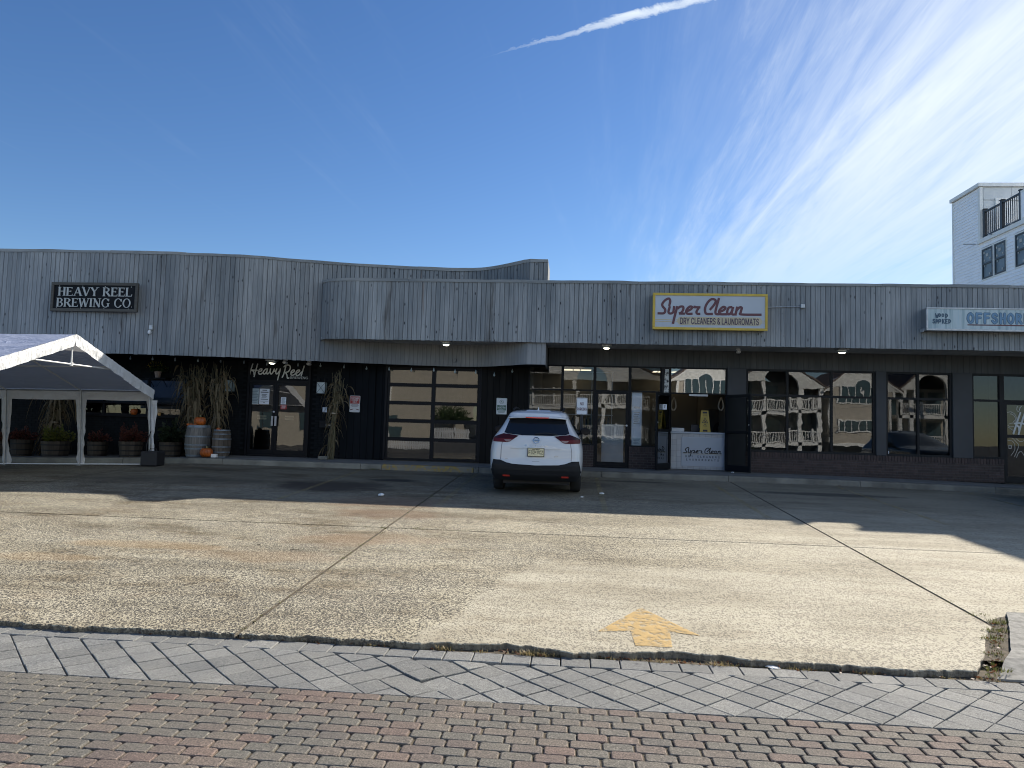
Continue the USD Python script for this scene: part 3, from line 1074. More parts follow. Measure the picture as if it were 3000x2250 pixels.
bw = thing('wall_band', parent=shop)
x = -.69
while x < X_R-.01:
    x1 = min(x+.15, X_R)
    obj('board', plank((x, WY-.035), (x1, WY-.035), HEAD, SOF-.002, .02, .002, rnd.uniform(-.001, .001)), 'board_band', bw)
    x = x1
obj('wall_core', MB().box(-.7, X_R, WY-.014, WY+.12, HEAD+.02, SOF+.2).box(X_L, -.7, WY+.0, WY+.12, HEAD+.0, SOF+.2).get(), 'inner_dark', shop)
# shell: roof, rear and side walls, partitions, floor, ceiling
obj('roof', MB().prism(Polygon([*[tuple(c) for c in curve+[0, .09]], (-.6, FY+.1), (X_R-.1, FY+.1), (X_R-.1, 26.4), (X_L+.1, 26.4)]), SOF+.22, SOF+.34).get(), 'roofing', shop)
obj('rear_wall', MB().box(X_L, X_R, 26.4, 26.6, -.1, SOF+.6).box(X_R-.09, X_R+.09, FY+.12, 26.4, -.1, SOF+.5).box(X_L-.09, X_L+.09, 17., 26.4, -.1, SOF+.6).get(), 'roofing', shop)
obj('partition', box(-1.25, -1.1, WY+.13, 26.39, .5, SOF+.2), 'inner_wall', shop)
obj('partition', box(4.32, 4.46, WY+.13, 26.39, .5, SOF+.2), 'inner_wall', shop)
obj('inner_floor', MB().box(X_L, X_R, WY+.06, 26.39, .5, .79).get(), 'inner_floor', shop)
obj('inner_ceiling', MB().box(X_L+.1, X_R-.1, WY+.121, 26.38, 3.86, 3.9).get(), 'inner_wall', shop)
obj('inner_back_wall', MB().box(-1.09, 4.31, 25.2, 25.3, .79, 3.86).get(), 'inner_wall', shop)
obj('inner_back_wall', MB().box(X_L+.1, -1.26, 24., 24.1, .79, 3.86).box(4.47, X_R-.1, 24., 24.1, .79, 3.86).get(), 'inner_dark', shop)


def bricks(x0, x1, z0, z1, y, L=.203, H=.068, j=.009, holes=(), proud=.0, each=None):
    """running bond, each brick its own small solid; 'each' receives one mesh per brick"""
    m = MB()
    r = 0
    z = z0
    while z < z1-.02:
        zb = min(z+H-j, z1)
        x = x0-(L/2 if r % 2 else 0)
        while x < x1-.01:
            a, c = max(x, x0), min(x+L-j, x1)
            if c-a > .03 and not any(a < h_[1]-.001 and c > h_[0]+.001 and z < h_[3]-.001 and zb > h_[2]+.001 for h_ in holes):
                d = rnd.uniform(0, .004)
                bb = MB().hexa([[a, y-d, z], [c, y-d, z], [c, y+.05, z], [a, y+.05, z]], [[a, y-d, zb], [c, y-d, zb], [c, y+.05, zb], [a, y+.05, zb]]).get()
                if each:
                    each(bb, zb)
                else:
                    m.add(*bb)
            x += L
        z += H
        r += 1
    return None if each else m.get()


def window_unit(x0, x1, z0, z1, xs, zs, mat='frame_black', t=.05, y=None, pane='pane', skip=(), name='window', depth=.1, tilt=1.):
    """a frame with mullions at xs and transoms at zs, one pane in every light"""
    y = WY if y is None else y
    w = thing(name, parent=shop)
    m = MB()
    m.box(x0, x0+t, y-.03, y-.03+depth, z0, z1).box(x1-t, x1, y-.03, y-.03+depth, z0, z1)
    m.box(x0+t, x1-t, y-.028, y-.03+depth, z1-t, z1).box(x0+t, x1-t, y-.028, y-.03+depth, z0, z0+t)
    for q in xs:
        m.box(q-t/2, q+t/2, y-.026, y-.034+depth, z0+t, z1-t)
    X_ = [x0+t/2]+list(xs)+[x1-t/2]
    for q in zs:
        for i in range(len(X_)-1):
            m.box(X_[i]+t/2, X_[i+1]-t/2, y-.024, y-.038+depth, q-t/2, q+t/2)
    obj('frame', m.get(), mat, w)
    Z_ = [z0+t/2]+list(zs)+[z1-t/2]
    for i in range(len(X_)-1):
        for k in range(len(Z_)-1):
            if (i, k) in skip:
                continue
            glazing(w, X_[i]+t/2-.004, X_[i+1]-t/2+.004, Z_[k]+t/2-.004, Z_[k+1]-t/2+.004, y+.02, pane, tilt)
    return w


def glazing(parent, a, c, e, g, y, pane='pane', tilt=1.):
    d = [rnd.uniform(-.0022, .0022)*tilt for _ in range(3)]
    d.append(d[0]+d[2]-d[1])
    v = [[a, y+d[0], e], [c, y+d[1], e], [c, y+d[2], g], [a, y+d[3], g]]
    return obj('pane', (np.array(v), np.array([[0, 1, 2], [0, 2, 3]])), pane, parent)


def leaf_door(x0, x1, z0, z1, y, t=.075, mat='frame_black', pane='pane', rail=None, bottom=.2, name='door', handle=None):
    """a glazed door leaf: stiles and rails, pane, handle"""
    d = thing(name, parent=shop)
    m = MB()
    m.box(x0, x0+t, y-.025, y+.025, z0, z1).box(x1-t, x1, y-.025, y+.025, z0, z1)
    m.box(x0+t, x1-t, y-.024, y+.024, z1-t, z1).box(x0+t, x1-t, y-.024, y+.024, z0, z0+bottom)
    if rail:
        m.box(x0+t, x1-t, y-.024, y+.024, rail-.04, rail+.04)
    obj('frame', m.get(), mat, d)
    if rail:
        glazing(d, x0+t-.004, x1-t+.004, z0+bottom-.004, rail-.036, y, pane)
        glazing(d, x0+t-.004, x1-t+.004, rail+.036, z1-t+.004, y, pane)
    else:
        glazing(d, x0+t-.004, x1-t+.004, z0+bottom-.004, z1-t+.004, y, pane)
    return d


# --- brewery front (left)
DX0, DX1 = wx(727, 1130), wx(911, 1130)
DZ = wz(815, 1121)
LW = (wx(244, 1150), wx(548, 1150), wz(400, 1217), wz(400, 1108))
base = lambda x: float(walkz(x))+.012
PANEL0 = wx(1003, 1150)
obj('brickwork', bricks(X_L, PANEL0, .55, HEAD, WY-.03, holes=[LW, (DX0, DX1, 0, 4)]), 'brick_black', shop, kind='stuff')
for q in ((X_L, LW[0], .5, HEAD), (LW[1], DX0, .5, HEAD), (DX1, PANEL0, .5, HEAD), (LW[0], LW[1], .5, LW[2]), (LW[0], LW[1], LW[3], HEAD)):
    obj('mortar_backing', box(q[0], q[1], WY-.022, WY+.1, q[2], q[3]), 'mortar_dark', shop)
window_unit(*LW, [wx(305, 1190), wx(432, 1190)], [LW[2]+.36], t=.055)
lt = LW[2]+.36
obj('window_blind', box(LW[0]+.06, LW[1]-.06, WY+.04, WY+.05, lt+.03, LW[3]-.05), 'blind_blue', shop)
obj('window_sill', bevel_box(LW[0]-.05, LW[1]+.05, WY-.1, WY+.0, LW[2]-.05, LW[2]-.001), 'frame_black', shop)
fr = thing('door_frame', parent=shop)
db = base(DX0)+.02
m = MB().box(DX0, DX0+.06, WY-.05, WY+.08, db, HEAD).box(DX1-.06, DX1, WY-.05, WY+.08, db, HEAD).box(DX0+.06, DX1-.06, WY-.048, WY+.08, DZ, DZ+.06)
m.box(DX0+.06, DX1-.06, WY-.045, WY+.08, db-.03, db+.015)
obj('frame', m.get(), 'frame_black', fr)
obj('transom_panel', box(DX0+.06, DX1-.06, WY-.03, WY+.05, DZ+.062, HEAD), 'black_board', fr)
mid = wx(806, 1220)
d1 = leaf_door(DX0+.065, mid-.003, db+.02, DZ-.005, WY, bottom=.14, pane='pane_wavy')
d2 = leaf_door(mid+.003, DX1-.065, db+.02, DZ-.005, WY, bottom=.14, pane='pane_wavy')
for d, sx in ((d1, -1), (d2, 1)):
    xh = mid+sx*.05
    za, zb_ = wz(806, 1248), wz(806, 1219)
    obj('handle', MB().box(xh-.028, xh+.028, WY-.085, WY-.075, za, zb_).box(xh-.01, xh+.01, WY-.075, WY-.024, zb_-.06, zb_-.04).box(xh-.01, xh+.01, WY-.075, WY-.024, za+.04, za+.06).get(), 'galvanised', d)
    xc = mid+sx*.40
    obj('push_bar', MB().box(xc-.13, xc+.13, WY+.04, WY+.06, zb_-.03, zb_+.02).box(xc-.13, xc+.13, WY+.04, WY+.06, zb_-.1, zb_-.05).get(), 'sign_tan', d)
obj('lock', moved(MB().lathe([(.001, 0), (.028, 0), (.028, .02), (.001, .025)], 12).get(), (mid-.03, WY-.026, wz(815, 1207)), rx=math.pi/2), 'galvanised', d1)

# dark boarded piers, glass garage door
GX0, GX1 = wx(1131, 1090), wx(1412, 1090)
GZ0, GZ1 = base(-3.8)+.02, wz(1270, 1074)
pr = thing('board_panel', parent=shop)
x = PANEL0
while x < GX0-.01:
    x1 = min(x+.19, GX0)
    rec = .05 if x > wx(1085, 1150) else 0
    obj('board', plank((x, WY-.045+rec), (x1, WY-.045+rec), base(x), HEAD-.05, .03, .003), 'board_navy', pr)
    x = x1
pr = thing('board_panel', parent=shop)
SX0 = wx(1549, 1100)
x = GX1
while x < SX0-.01:
    x1 = min(x+.17, SX0)
    rec = .04 if x > wx(1500, 1150) else 0
    obj('board', plank((x, WY-.045+rec), (x1, WY-.045+rec), base(x), HEAD-.02, .03, .003), 'board_brown', pr)
    x = x1
obj('pier_core', MB().box(PANEL0+.001, GX0, WY+.02, WY+.1, .6, HEAD).box(GX1, SX0, WY+.02, WY+.1, .6, HEAD).get(), 'mortar_dark', shop)
gd = thing('garage_door', parent=shop)
rows = [(1083.5, 1121.7), (1132.3, 1174.5), (1185, 1226.6), (1237.8, 1280.6), (1291.4, 1341.7)]
cols = [(wx(1143.7, 1083.5), wx(1266.5, 1087)), (wx(1277.8, 1088), wx(1400.5, 1088.6))]
rz = [(wz(1205, (b_+1)), wz(1205, a_+1)) for a_, b_ in rows]
m = MB()
m.box(GX0, GX0+.06, WY-.04, WY+.06, GZ0, HEAD).box(GX1-.06, GX1, WY-.04, WY+.06, GZ0, HEAD).box(GX0+.06, GX1-.06, WY-.038, WY+.06, GZ1, HEAD)
obj('track_frame', m.get(), 'frame_black', gd)
m = MB()
xs_ = [GX0+.065, cols[0][0], cols[0][1], cols[1][0], cols[1][1], GX1-.065]
for a_, c_ in ((0, 1), (2, 3), (4, 5)):
    m.box(xs_[a_], xs_[c_], WY-.01, WY+.04, GZ0, GZ1-.01)
zz = [GZ0]+[q for r_ in rz[::-1] for q in r_]+[GZ1-.01]
for k in range(0, len(zz), 2):
    for a_, c_ in cols:
        m.box(a_, c_, WY-.008, WY+.038, zz[k], zz[k+1])
    if 0 < k < len(zz)-2:
        h_ = (zz[k]+zz[k+1])/2
        m.box(GX0+.07, GX1-.07, WY-.014, WY-.0102, h_-.006, h_+.006)
obj('frame', m.get(), 'frame_black', gd)
for a_, c_ in cols:
    for e_, g_2 in rz:
        glazing(gd, a_-.004, c_+.004, e_-.004, g_2+.004, WY+.02, 'pane_wavy', 2.2)

# --- laundromat front
LX = [SX0, wx(1647, 1150), wx(1742, 1150), wx(1845, 1150), wx(1938, 1150)]
LT = wz(1700, 1143)
LS = wz(1700, 1304)
for i in (0, 1, 3):
    window_unit(LX[i]+(.0 if i == 0 else .001), LX[i+1], LS, HEAD, [], [LT], t=.036, pane='pane_clear' if i == 3 else 'pane')
window_unit(LX[2]+.001, LX[3], LT-.02, HEAD, [], [], t=.036)
sb = base(.9)+.03
sd = leaf_door(LX[2]+.04, LX[3]-.04, sb, LT-.025, WY, t=.06, bottom=.12, pane='pane_wavy')
obj('frame', MB().box(LX[2]+.001, LX[2]+.038, WY-.03, WY+.07, sb-.03, LT-.02).box(LX[3]-.038, LX[3], WY-.03, WY+.07, sb-.03, LT-.02).box(LX[2]+.001, LX[3], WY-.1, WY+.07, sb-.06, sb-.003).get(), 'frame_black', sd)
obj('lock', moved(MB().lathe([(.001, 0), (.026, 0), (.026, .02), (.001, .024)], 12).get(), (LX[3]-.07, WY-.026, wz(1838, 1247)), rx=math.pi/2), 'galvanised', sd)
EX0, EX1 = wx(1962, 1110), wx(2130, 1110)
obj('column', bevel_box(LX[4]+.001, EX0, WY-.06, WY+.1, base(2), HEAD, .006), 'frame_bronze', shop)
obj('paint_patch', upright(Polygon([(wx(1948, 1085), wz(1948, 1082)), (wx(1958.5, 1085), wz(1958, 1082)), (wx(1958.5, 1150), wz(1957, 1150)), (wx(1944, 1150), wz(1944, 1150)), (wx(1945, 1125), wz(1945, 1125))]), WY-.063, .002), 'flaked_white', shop)
ET = wz(2040, 1152)
window_unit(EX0+.001, EX1-.001, ET-.03, HEAD, [], [], t=.035, pane='pane_bright')
obj('door_closer', MB().box(wx(2017), wx(2072), WY-.07, WY-.032, wz(2040, 1161), wz(2040, 1155.5)).get(), 'galvanised', shop)


def open_leaf(hx, px_end, zt_, name_label, solid=False):
    """an outward opened leaf hinged at hx on the wall plane; its free edge shows at px_end"""
    zb_ = base(hx)+.02
    best = min(np.arange(18.3, 19.38, .01), key=lambda y_: abs(math.hypot(at(px_end, 1250, y_)[0]-hx, y_-WY)-.88))
    ex = at(px_end, 1250, best)[0]
    d = np.array([ex-hx, best-WY])
    Lw = np.linalg.norm(d)
    a = math.atan2(d[1], d[0])
    dr = thing('open_door', parent=shop, loc=(hx, WY-.02, zb_), rz=a, )
    tags(dr, name_label)
    t = .075
    H_ = zt_-zb_
    m = MB().box(0, t, -.022, .022, 0, H_).box(Lw-t, Lw, -.022, .022, 0, H_).box(t, Lw-t, -.021, .021, H_-t, H_).box(t, Lw-t, -.021, .021, 0, .16).box(t, Lw-t, -.021, .021, .98, 1.06)
    obj('frame', m.get(), 'frame_black', dr)
    for e_, g_2 in ((.156, .984), (1.056, H_-t+.004)):
        v = [[t-.004, 0, e_], [Lw-t+.004, 0, e_], [Lw-t+.004, 0, g_2], [t-.004, 0, g_2]]
        obj('pane', (np.array(v), np.array([[0, 1, 2], [0, 2, 3]])), 'pane_dim', dr)
    obj('push_bar', MB().box(t, Lw-t, -.07, -.05, 1.0, 1.04).box(t, Lw-t, .05, .07, 1.0, 1.04).get(), 'frame_black', dr)
    obj('lock', MB().box(Lw-.06, Lw-.03, -.032, .032, 1.2, 1.24).get(), 'galvanised', dr)
    return dr


od1 = open_leaf(EX0+.03, 1922, ET-.03, 'left leaf of the laundromat entrance, standing open')
od2 = open_leaf(EX1-.03, 2199, ET-.03, 'right leaf of the laundromat entrance, folded back against the pier')

# --- piers, right hand shop windows, low brick wall
RX = [wx(2184, 1150), wx(2306.5, 1150), wx(2436, 1150), wx(2563, 1150)]
obj('column', bevel_box(EX1, RX[0], WY-.08, WY+.1, base(4), HEAD, .008), 'column_grey', shop)
window_unit(RX[0]+.001, RX[3], SILL, HEAD, RX[1:3], [TRAN], t=.055, mat='frame_bronze', pane='pane_wavy')
BX = [wx(2593, 1150), wx(2688.5, 1150), wx(2787, 1150)]
obj('column', bevel_box(RX[3]+.001, BX[0], WY-.08, WY+.1, SILL, HEAD, .008), 'column_grey', shop)
window_unit(BX[0]+.001, BX[2], SILL, HEAD, [BX[1]], [TRAN], t=.055, mat='frame_bronze')
CX = [wx(2844, 1150), wx(2933, 1150)]
obj('column', bevel_box(BX[2]+.001, CX[0], WY-.08, WY+.1, SILL, HEAD, .008), 'column_grey', shop)
window_unit(CX[0]+.001, CX[1], SILL, HEAD, [], [TRAN], t=.055, mat='frame_bronze')
RD0, RD1 = CX[1]+.001, CX[1]+1.12
window_unit(RD0, RD1, TRAN-.03, HEAD, [], [], t=.055, mat='frame_bronze')
rb = base(11)+.03
rd = leaf_door(RD0+.06, RD1-.06, rb, TRAN-.035, WY, t=.06, mat='frame_bronze', rail=wz(2990, 1279), bottom=.16, pane='pane')
obj('frame', MB().box(RD0, RD0+.055, WY-.03, WY+.07, rb-.03, TRAN-.03).box(RD1-.055, RD1, WY-.03, WY+.07, rb-.03, TRAN-.03).get(), 'frame_bronze', rd)
# pale line art on the door panes: contour rings and the start of a script word
gx = lambda px: wx(px, 1230)
rr = Polygon([(RD0+.125, rb+.17), (RD1-.125, rb+.17), (RD1-.125, TRAN-.12), (RD0+.125, TRAN-.12)])
lines = []
z_of = lambda py: wz(2975, py)
raw = [[(2951, 1209), (2961, 1207), (2972, 1213), (2977, 1224), (2974, 1238), (2964, 1240), (2955, 1243)], [(2960, 1213), (2968, 1215), (2975, 1228), (2968, 1236)], [(2953, 1252), (2962, 1258), (2968, 1262)],
       [(2952, 1247), (2960, 1251), (2970, 1249)], [(2981, 1188), (2979, 1200), (2984, 1206), (2988, 1195), (2996, 1187)], [(2985, 1205), (2989, 1196), (2995, 1188), (3010, 1186)],
       [(2954, 1283), (2965, 1284), (2977, 1296), (2983, 1304), (2977, 1322), (2970, 1338)], [(2952, 1292), (2962, 1291), (2970, 1301), (2971, 1318), (2960, 1335)], [(2976, 1340), (2982, 1327), (2989, 1322), (2996, 1330), (3000, 1338)], [(2972, 1281), (2984, 1292), (2994, 1293), (3003, 1285)]]
for l in raw:
    lines.append(LineString(spline([(gx(a_), z_of(b_)) for a_, b_ in l], 5)).buffer(.006))
lines.append(Polygon([(gx(2954), z_of(1305)), (gx(2961), z_of(1305)), (gx(2961), z_of(1314)), (gx(2954), z_of(1314))]).exterior.buffer(.008))
obj('line_drawing', upright(unary_union(lines).intersection(rr), WY-.0055, .002), 'grey_metal', rd)
hh = [[(2989, 1209), (2978, 1240), (2968, 1270)], [(3001, 1212), (2990, 1245), (2983, 1272)], [(2973, 1241), (2985, 1239), (2998, 1241)], [(2976, 1243), (2984, 1252), (2984, 1260)]]
obj('lettering', upright(strokes([[(gx(a_), z_of(b_)) for a_, b_ in l] for l in hh], .045).intersection(rr), WY-.009, .002), 'script_white', rd)
window_unit(RD1+.05, X_R-.1, SILL, HEAD, [], [TRAN], t=.055, mat='frame_bronze')

lw = thing('low_brick_wall', parent=shop)
spans = [(LX[0], LX[2], LS), (LX[3], LX[4], LS), (RX[0], RD0, SILL), (RD1+.02, X_R-.1, SILL)]
cnt = [0]
extra = MB()
for a_, c_, zt_ in spans:
    zb_ = base((a_+c_)/2)-.03
    y = WY-.075

    def each(mb, z_, a_=a_):
        if a_ > 0 and a_ < 12 and cnt[0] < 298 and z_ > .9:
            obj('brick', mb, 'brick_red', lw)
            cnt[0] += 1
        else:
            extra.add(*mb)
    sold = .135
    k = a_
    while k < c_-.03:
        d = rnd.uniform(0, .004)
        s_ = box(k, min(k+.066, c_), y-.012-d, y+.05, zt_-sold, zt_-.002)
        if a_ > 0 and a_ < 12:
            obj('soldier_brick', s_, 'brick_red', lw)
        else:
            extra.add(*s_)
        k += .0755
    bricks(a_, c_, zb_, zt_-sold-.01, y, each=each)
    obj('mortar', box(a_, c_, y+.005, WY+.09, zb_, zt_-.006), 'mortar', lw)
obj('brickwork', extra.get(), 'brick_red', lw, kind='stuff')
# ---------------------------------------------------------------- signs
def curve_y(x):
    return float(np.interp(x, curve[:, 0], curve[:, 1]))


SERIF = {  # strokes (points, width) in a unit-high cell, and the advance
    'H': ([((.14, 0), (.14, 1), .17), ((.62, 0), (.62, 1), .17), ((.14, .52), (.62, .52), .07)], [(.14, 0), (.14, 1), (.62, 0), (.62, 1)], .8),
    'E': ([((.14, 0), (.14, 1), .17), ((.1, .965), (.56, .965), .07), ((.1, .52), (.46, .52), .07), ((.1, .035), (.58, .035), .07), ((.55, .8), (.57, 1), .05), ((.45, .42), (.45, .62), .05), ((.59, 0), (.62, .22), .05)], [(.14, 0), (.14, 1)], .7),
    'A': ([((.1, 0), (.42, 1), .07), ((.42, 1), (.74, 0), .17), ((.22, .34), (.62, .34), .07)], [(.1, 0), (.76, 0)], .84),
    'V': ([((.1, 1), (.42, 0), .17), ((.42, 0), (.72, 1), .07)], [(.1, 1), (.74, 1)], .8),
    'Y': ([((.1, 1), (.4, .48), .16), ((.4, .48), (.7, 1), .07), ((.4, 0), (.4, .5), .17)], [(.1, 1), (.7, 1), (.4, 0)], .78),
    'R': ([((.14, 0), (.14, 1), .17), ((.1, .965), (.4, .965), .07), ((.4, .965), (.56, .86), .1), ((.56, .88), (.58, .66), .16), ((.58, .66), (.42, .5), .1), ((.44, .5), (.1, .5), .07), ((.36, .5), (.7, 0), .17)], [(.14, 0), (.14, 1), (.72, 0)], .8),
    'L': ([((.14, 0), (.14, 1), .17), ((.1, .035), (.58, .035), .07), ((.58, 0), (.62, .24), .06)], [(.14, 0), (.14, 1)], .68),
    'B': ([((.14, 0), (.14, 1), .17), ((.1, .965), (.4, .965), .07), ((.4, .95), (.52, .86), .11), ((.53, .88), (.53, .66), .15), ((.53, .66), (.4, .53), .1), ((.1, .52), (.42, .52), .07), ((.42, .51), (.58, .4), .11), ((.59, .42), (.59, .18), .16), ((.59, .16), (.44, .04), .1), ((.1, .035), (.45, .035), .07)], [(.14, 0), (.14, 1)], .74),
    'W': ([((.08, 1), (.32, 0), .16), ((.32, 0), (.52, .9), .07), ((.52, .9), (.74, 0), .16), ((.74, 0), (.98, 1), .07)], [(.08, 1), (.5, 1), (.98, 1)], 1.08),
    'I': ([((.16, 0), (.16, 1), .17)], [(.16, 0), (.16, 1)], .36),
    'N': ([((.14, 0), (.14, 1), .07), ((.12, 1), (.66, 0), .17), ((.66, 0), (.66, 1), .07)], [(.14, 0), (.12, 1), (.66, 1)], .84),
    '.': ([((.1, .06), (.12, .06), .15)], [], .22)}


def serif_text(s, x, z, h, width):
    adv = sum(.42 if c == ' ' else (.84 if c in 'GCO' else SERIF[c][2]) for c in s)
    k = width/adv/h
    out = []
    cx = 0.
    for c in s:
        if c == ' ':
            cx += .42
            continue
        if c in 'OCG':
            outer = affinity.scale(Point(0, 0).buffer(1, 24), .39, .53)
            inner = affinity.scale(Point(0, 0).buffer(1, 24), .255, .46)
            g = outer.difference(inner)
            if c != 'O':
                g = g.difference(sbox(.1, -.22 if c == 'C' else -.3, .6, .22))
                g = g.union(LineString([(.3, .2), (.31, .45)]).buffer(.03))
                g = g.union(LineString([(.27, -.05), (.27, -.42)]).buffer(.075, cap_style=2)).union(LineString([(.14, -.06), (.4, -.06)]).buffer(.03, cap_style=2)) if c == 'G' else g
            out.append(affinity.translate(g, cx+.42, .5))
            cx += .84
            continue
        st, sf, a = SERIF[c]
        parts = [LineString([p, q]).buffer(w/2, cap_style=2) for p, q, w in st]
        parts += [LineString([(p[0]-.14, abs(p[1]-.025)), (p[0]+.14, abs(p[1]-.025))]).buffer(.026, cap_style=2) for p in sf]
        out.append(affinity.translate(unary_union(parts), cx, 0))
        cx += a
    return affinity.translate(affinity.scale(unary_union(out), h*k, h, origin=(0, 0)), x, z)


# brewery board on the boarded wall
Ys = curve_y(at(280, 870, 17.45)[0])-.03
c0, c1, c2, c3 = at(159, 828, Ys), at(411, 831, Ys), at(405, 916, Ys), at(151, 912, Ys)
sx0, sx1, sz1, sz0 = (c0[0]+c3[0])/2, (c1[0]+c2[0])/2, (c0[2]+c1[2])/2, (c2[2]+c3[2])/2
sg = thing('shop_sign', 'black wooden brewery sign with pale serif capitals in a brown frame', 'sign', (0, 0, 0))
obj('board', box(sx0+.05, sx1-.05, Ys-.06, Ys-.02, sz0+.05, sz1-.05), 'black_board', sg)
m = .075
for a_ in ((sx0, sx1, sz1-m, sz1), (sx0, sx1, sz0, sz0+m), (sx0, sx0+m, sz0+m+.001, sz1-m-.001), (sx1-m, sx1, sz0+m+.001, sz1-m-.001)):
    obj('frame_board', bevel_box(a_[0], a_[1], Ys-.085, Ys-.015, a_[2], a_[3], .006), 'frame_wood', sg)
Hs, Wf = sz1-sz0, sx1-sx0
obj('lettering', upright(serif_text('HEAVY REEL', sx0+Wf*.078, sz0+Hs*.535, Hs*.30, Wf*.86), Ys-.072, .02), 'letter_white', sg)
obj('lettering', upright(serif_text('BREWING CO.', sx0+Wf*.066, sz0+Hs*.155, Hs*.30, Wf*.885), Ys-.072, .02), 'letter_white', sg)
b = MB()
for u_, v_ in ((.09, .87), (.36, .87), (.62, .87), (.92, .86), (.07, .12), (.35, .115), (.62, .105), (.9, .1)):
    b.mesh(moved(MB().lathe([(.001, 0), (.012, 0), (.012, .006), (.001, .007)], 8).get(), (sx0+Wf*u_, Ys-.06, sz0+Hs*v_), rx=math.pi/2))
obj('screw', b.get(), 'letter_white', sg)

# laundry light box
k = 6.144
SC = [[(372, 296), (390, 215), (375, 166), (340, 166), (290, 200), (248, 258), (255, 305), (296, 352), (300, 398), (268, 430), (162, 431)],
      [(385, 300), (362, 395), (378, 428), (420, 428), (455, 400)], [(465, 296), (447, 428)],
      [(522, 296), (470, 500), (446, 618)], [(522, 345), (570, 307), (622, 305), (630, 350), (600, 408), (552, 430)], [(552, 430), (660, 430)],
      [(688, 392), (765, 352), (790, 312), (752, 300), (704, 340), (682, 388), (702, 430), (800, 430)],
      [(838, 284), (832, 330)], [(825, 312), (940, 312)], [(908, 322), (868, 396), (888, 430), (938, 430)],
      [(1108, 358), (1180, 272), (1214, 202), (1190, 166), (1132, 166), (1072, 220), (1030, 300), (1024, 380), (1052, 428), (1165, 428)],
      [(1272, 140), (1222, 330), (1210, 398), (1230, 430), (1284, 430)],
      [(1288, 392), (1365, 352), (1388, 312), (1348, 300), (1298, 340), (1276, 390), (1302, 430), (1420, 430)],
      [(1512, 302), (1452, 310), (1424, 370), (1430, 425), (1476, 420), (1520, 350)], [(1528, 296), (1502, 400), (1520, 432), (1560, 432)],
      [(1602, 290), (1568, 452)], [(1588, 360), (1640, 306), (1682, 312), (1664, 392), (1682, 430), (2036, 430)]]
Yb = FY-.19
lb = thing('light_box_sign', 'white light box sign with yellow frame and dark red script for the dry cleaners', 'sign')
q0, q1, q2, q3 = at(1900+80/k, 850+62/k, Yb), at(1900+2145/k, 850+58/k, Yb), at(1900+2145/k, 850+716/k, Yb), at(1900+66/k, 850+722/k, Yb)
bx0, bx1, bz1, bz0 = (q0[0]+q3[0])/2, (q1[0]+q2[0])/2, (q0[2]+q1[2])/2, (q2[2]+q3[2])/2
obj('box', box(bx0+.02, bx1-.02, Yb+.012, FY-.006, bz0+.02, bz1-.02), 'sign_yellow', lb)
obj('face', box(bx0+.03, bx1-.03, Yb+.001, Yb+.0115, bz0+.03, bz1-.03), 'white_sign', lb)
m = .062
for a_ in ((bx0, bx1, bz1-m, bz1), (bx0, bx1, bz0, bz0+m), (bx0, bx0+m, bz0+m+.001, bz1-m-.001), (bx1-m, bx1, bz0+m+.001, bz1-m-.001)):
    obj('frame', bevel_box(a_[0], a_[1], Yb-.012, Yb+.03, a_[2], a_[3], .006), 'sign_yellow', lb)


def to_box(cx, cy):
    u_, v_ = (cx-72)/(2145-72), (cy-60)/(719-60)
    return bx0+u_*(bx1-bx0), bz1-v_*(bz1-bz0)


sc_ = (bx1-bx0)/(2145-72)
word = strokes([[to_box(*p) for p in l] for l in SC], 44*sc_, True)
pill = LineString([to_box(600, 560), to_box(1970, 556)]).buffer(77*sc_)
band_ = unary_union([LineString([to_box(100, y_), to_box(2112, y_)]).buffer(7.5*sc_, cap_style=2) for y_ in (543, 577)])
tail = strokes([[to_box(*p) for p in SC[3]]], 70*sc_, True)
obj('stripe', upright(band_.difference(tail).difference(pill), Yb-.0012, .002), 'sign_tan', lb)
obj('pill', upright(pill.difference(tail), Yb-.0012, .002), 'sign_tan', lb)
obj('script', upright(word, Yb-.0042, .0028), 'ink_red', lb)
t0, t1 = to_box(575, 615), to_box(1990, 505)
b = MB()
text_at(b, 'DRY CLEANERS & LAUNDROMATS', t0[0], Yb-.0042, t0[1], t1[1]-t0[1], t1[0]-t0[0], True)
obj('lettering', b.get(), 'ink_purple', lb)
obj('conduit', MB().tube([(bx1, FY-.03, bz0+.67*(bz1-bz0)), (at(2350, 898, FY)[0], FY-.03, at(2350, 898, FY)[2])], .011).mesh(bevel_box(at(2350, 898, FY)[0]-.05, at(2350, 898, FY)[0]+.05, FY-.08, FY-.004, at(2355, 898, FY)[2]-.05, at(2355, 898, FY)[2]+.05, .008)).get(), 'galvanised', lb)

# wood smoked sign on the right
Yo = FY-.30
ow = thing('light_box_sign', 'long weathered blue plank sign box with hand drawn blue capitals and grey rim', 'sign')
p0, p1 = at(2716, 901, Yo), at(2716, 966, Yo)
ox0, oz1, oz0 = at(2714, 935, Yo)[0], at(2860, 902, Yo)[2], at(2860, 970, Yo)[2]
ox1 = ox0+5.0
obj('box', box(ox0+.012, ox1-.012, Yo+.012, FY-.006, oz0+.012, oz1-.012), 'grey_metal', ow)
obj('face', box(ox0+.02, ox1-.02, Yo+.001, Yo+.0115, oz0+.02, oz1-.02), 'washed_planks', ow)
m = .035
for a_ in ((ox0, ox1, oz1-m, oz1), (ox0, ox1, oz0, oz0+m*1.3), (ox0, ox0+m, oz0+m*1.3+.001, oz1-m-.001), (ox1-m, ox1, oz0+m*1.3+.001, oz1-m-.001)):
    obj('rim', bevel_box(a_[0], a_[1], Yo-.012, Yo+.03, a_[2], a_[3], .004), 'galvanised', ow)
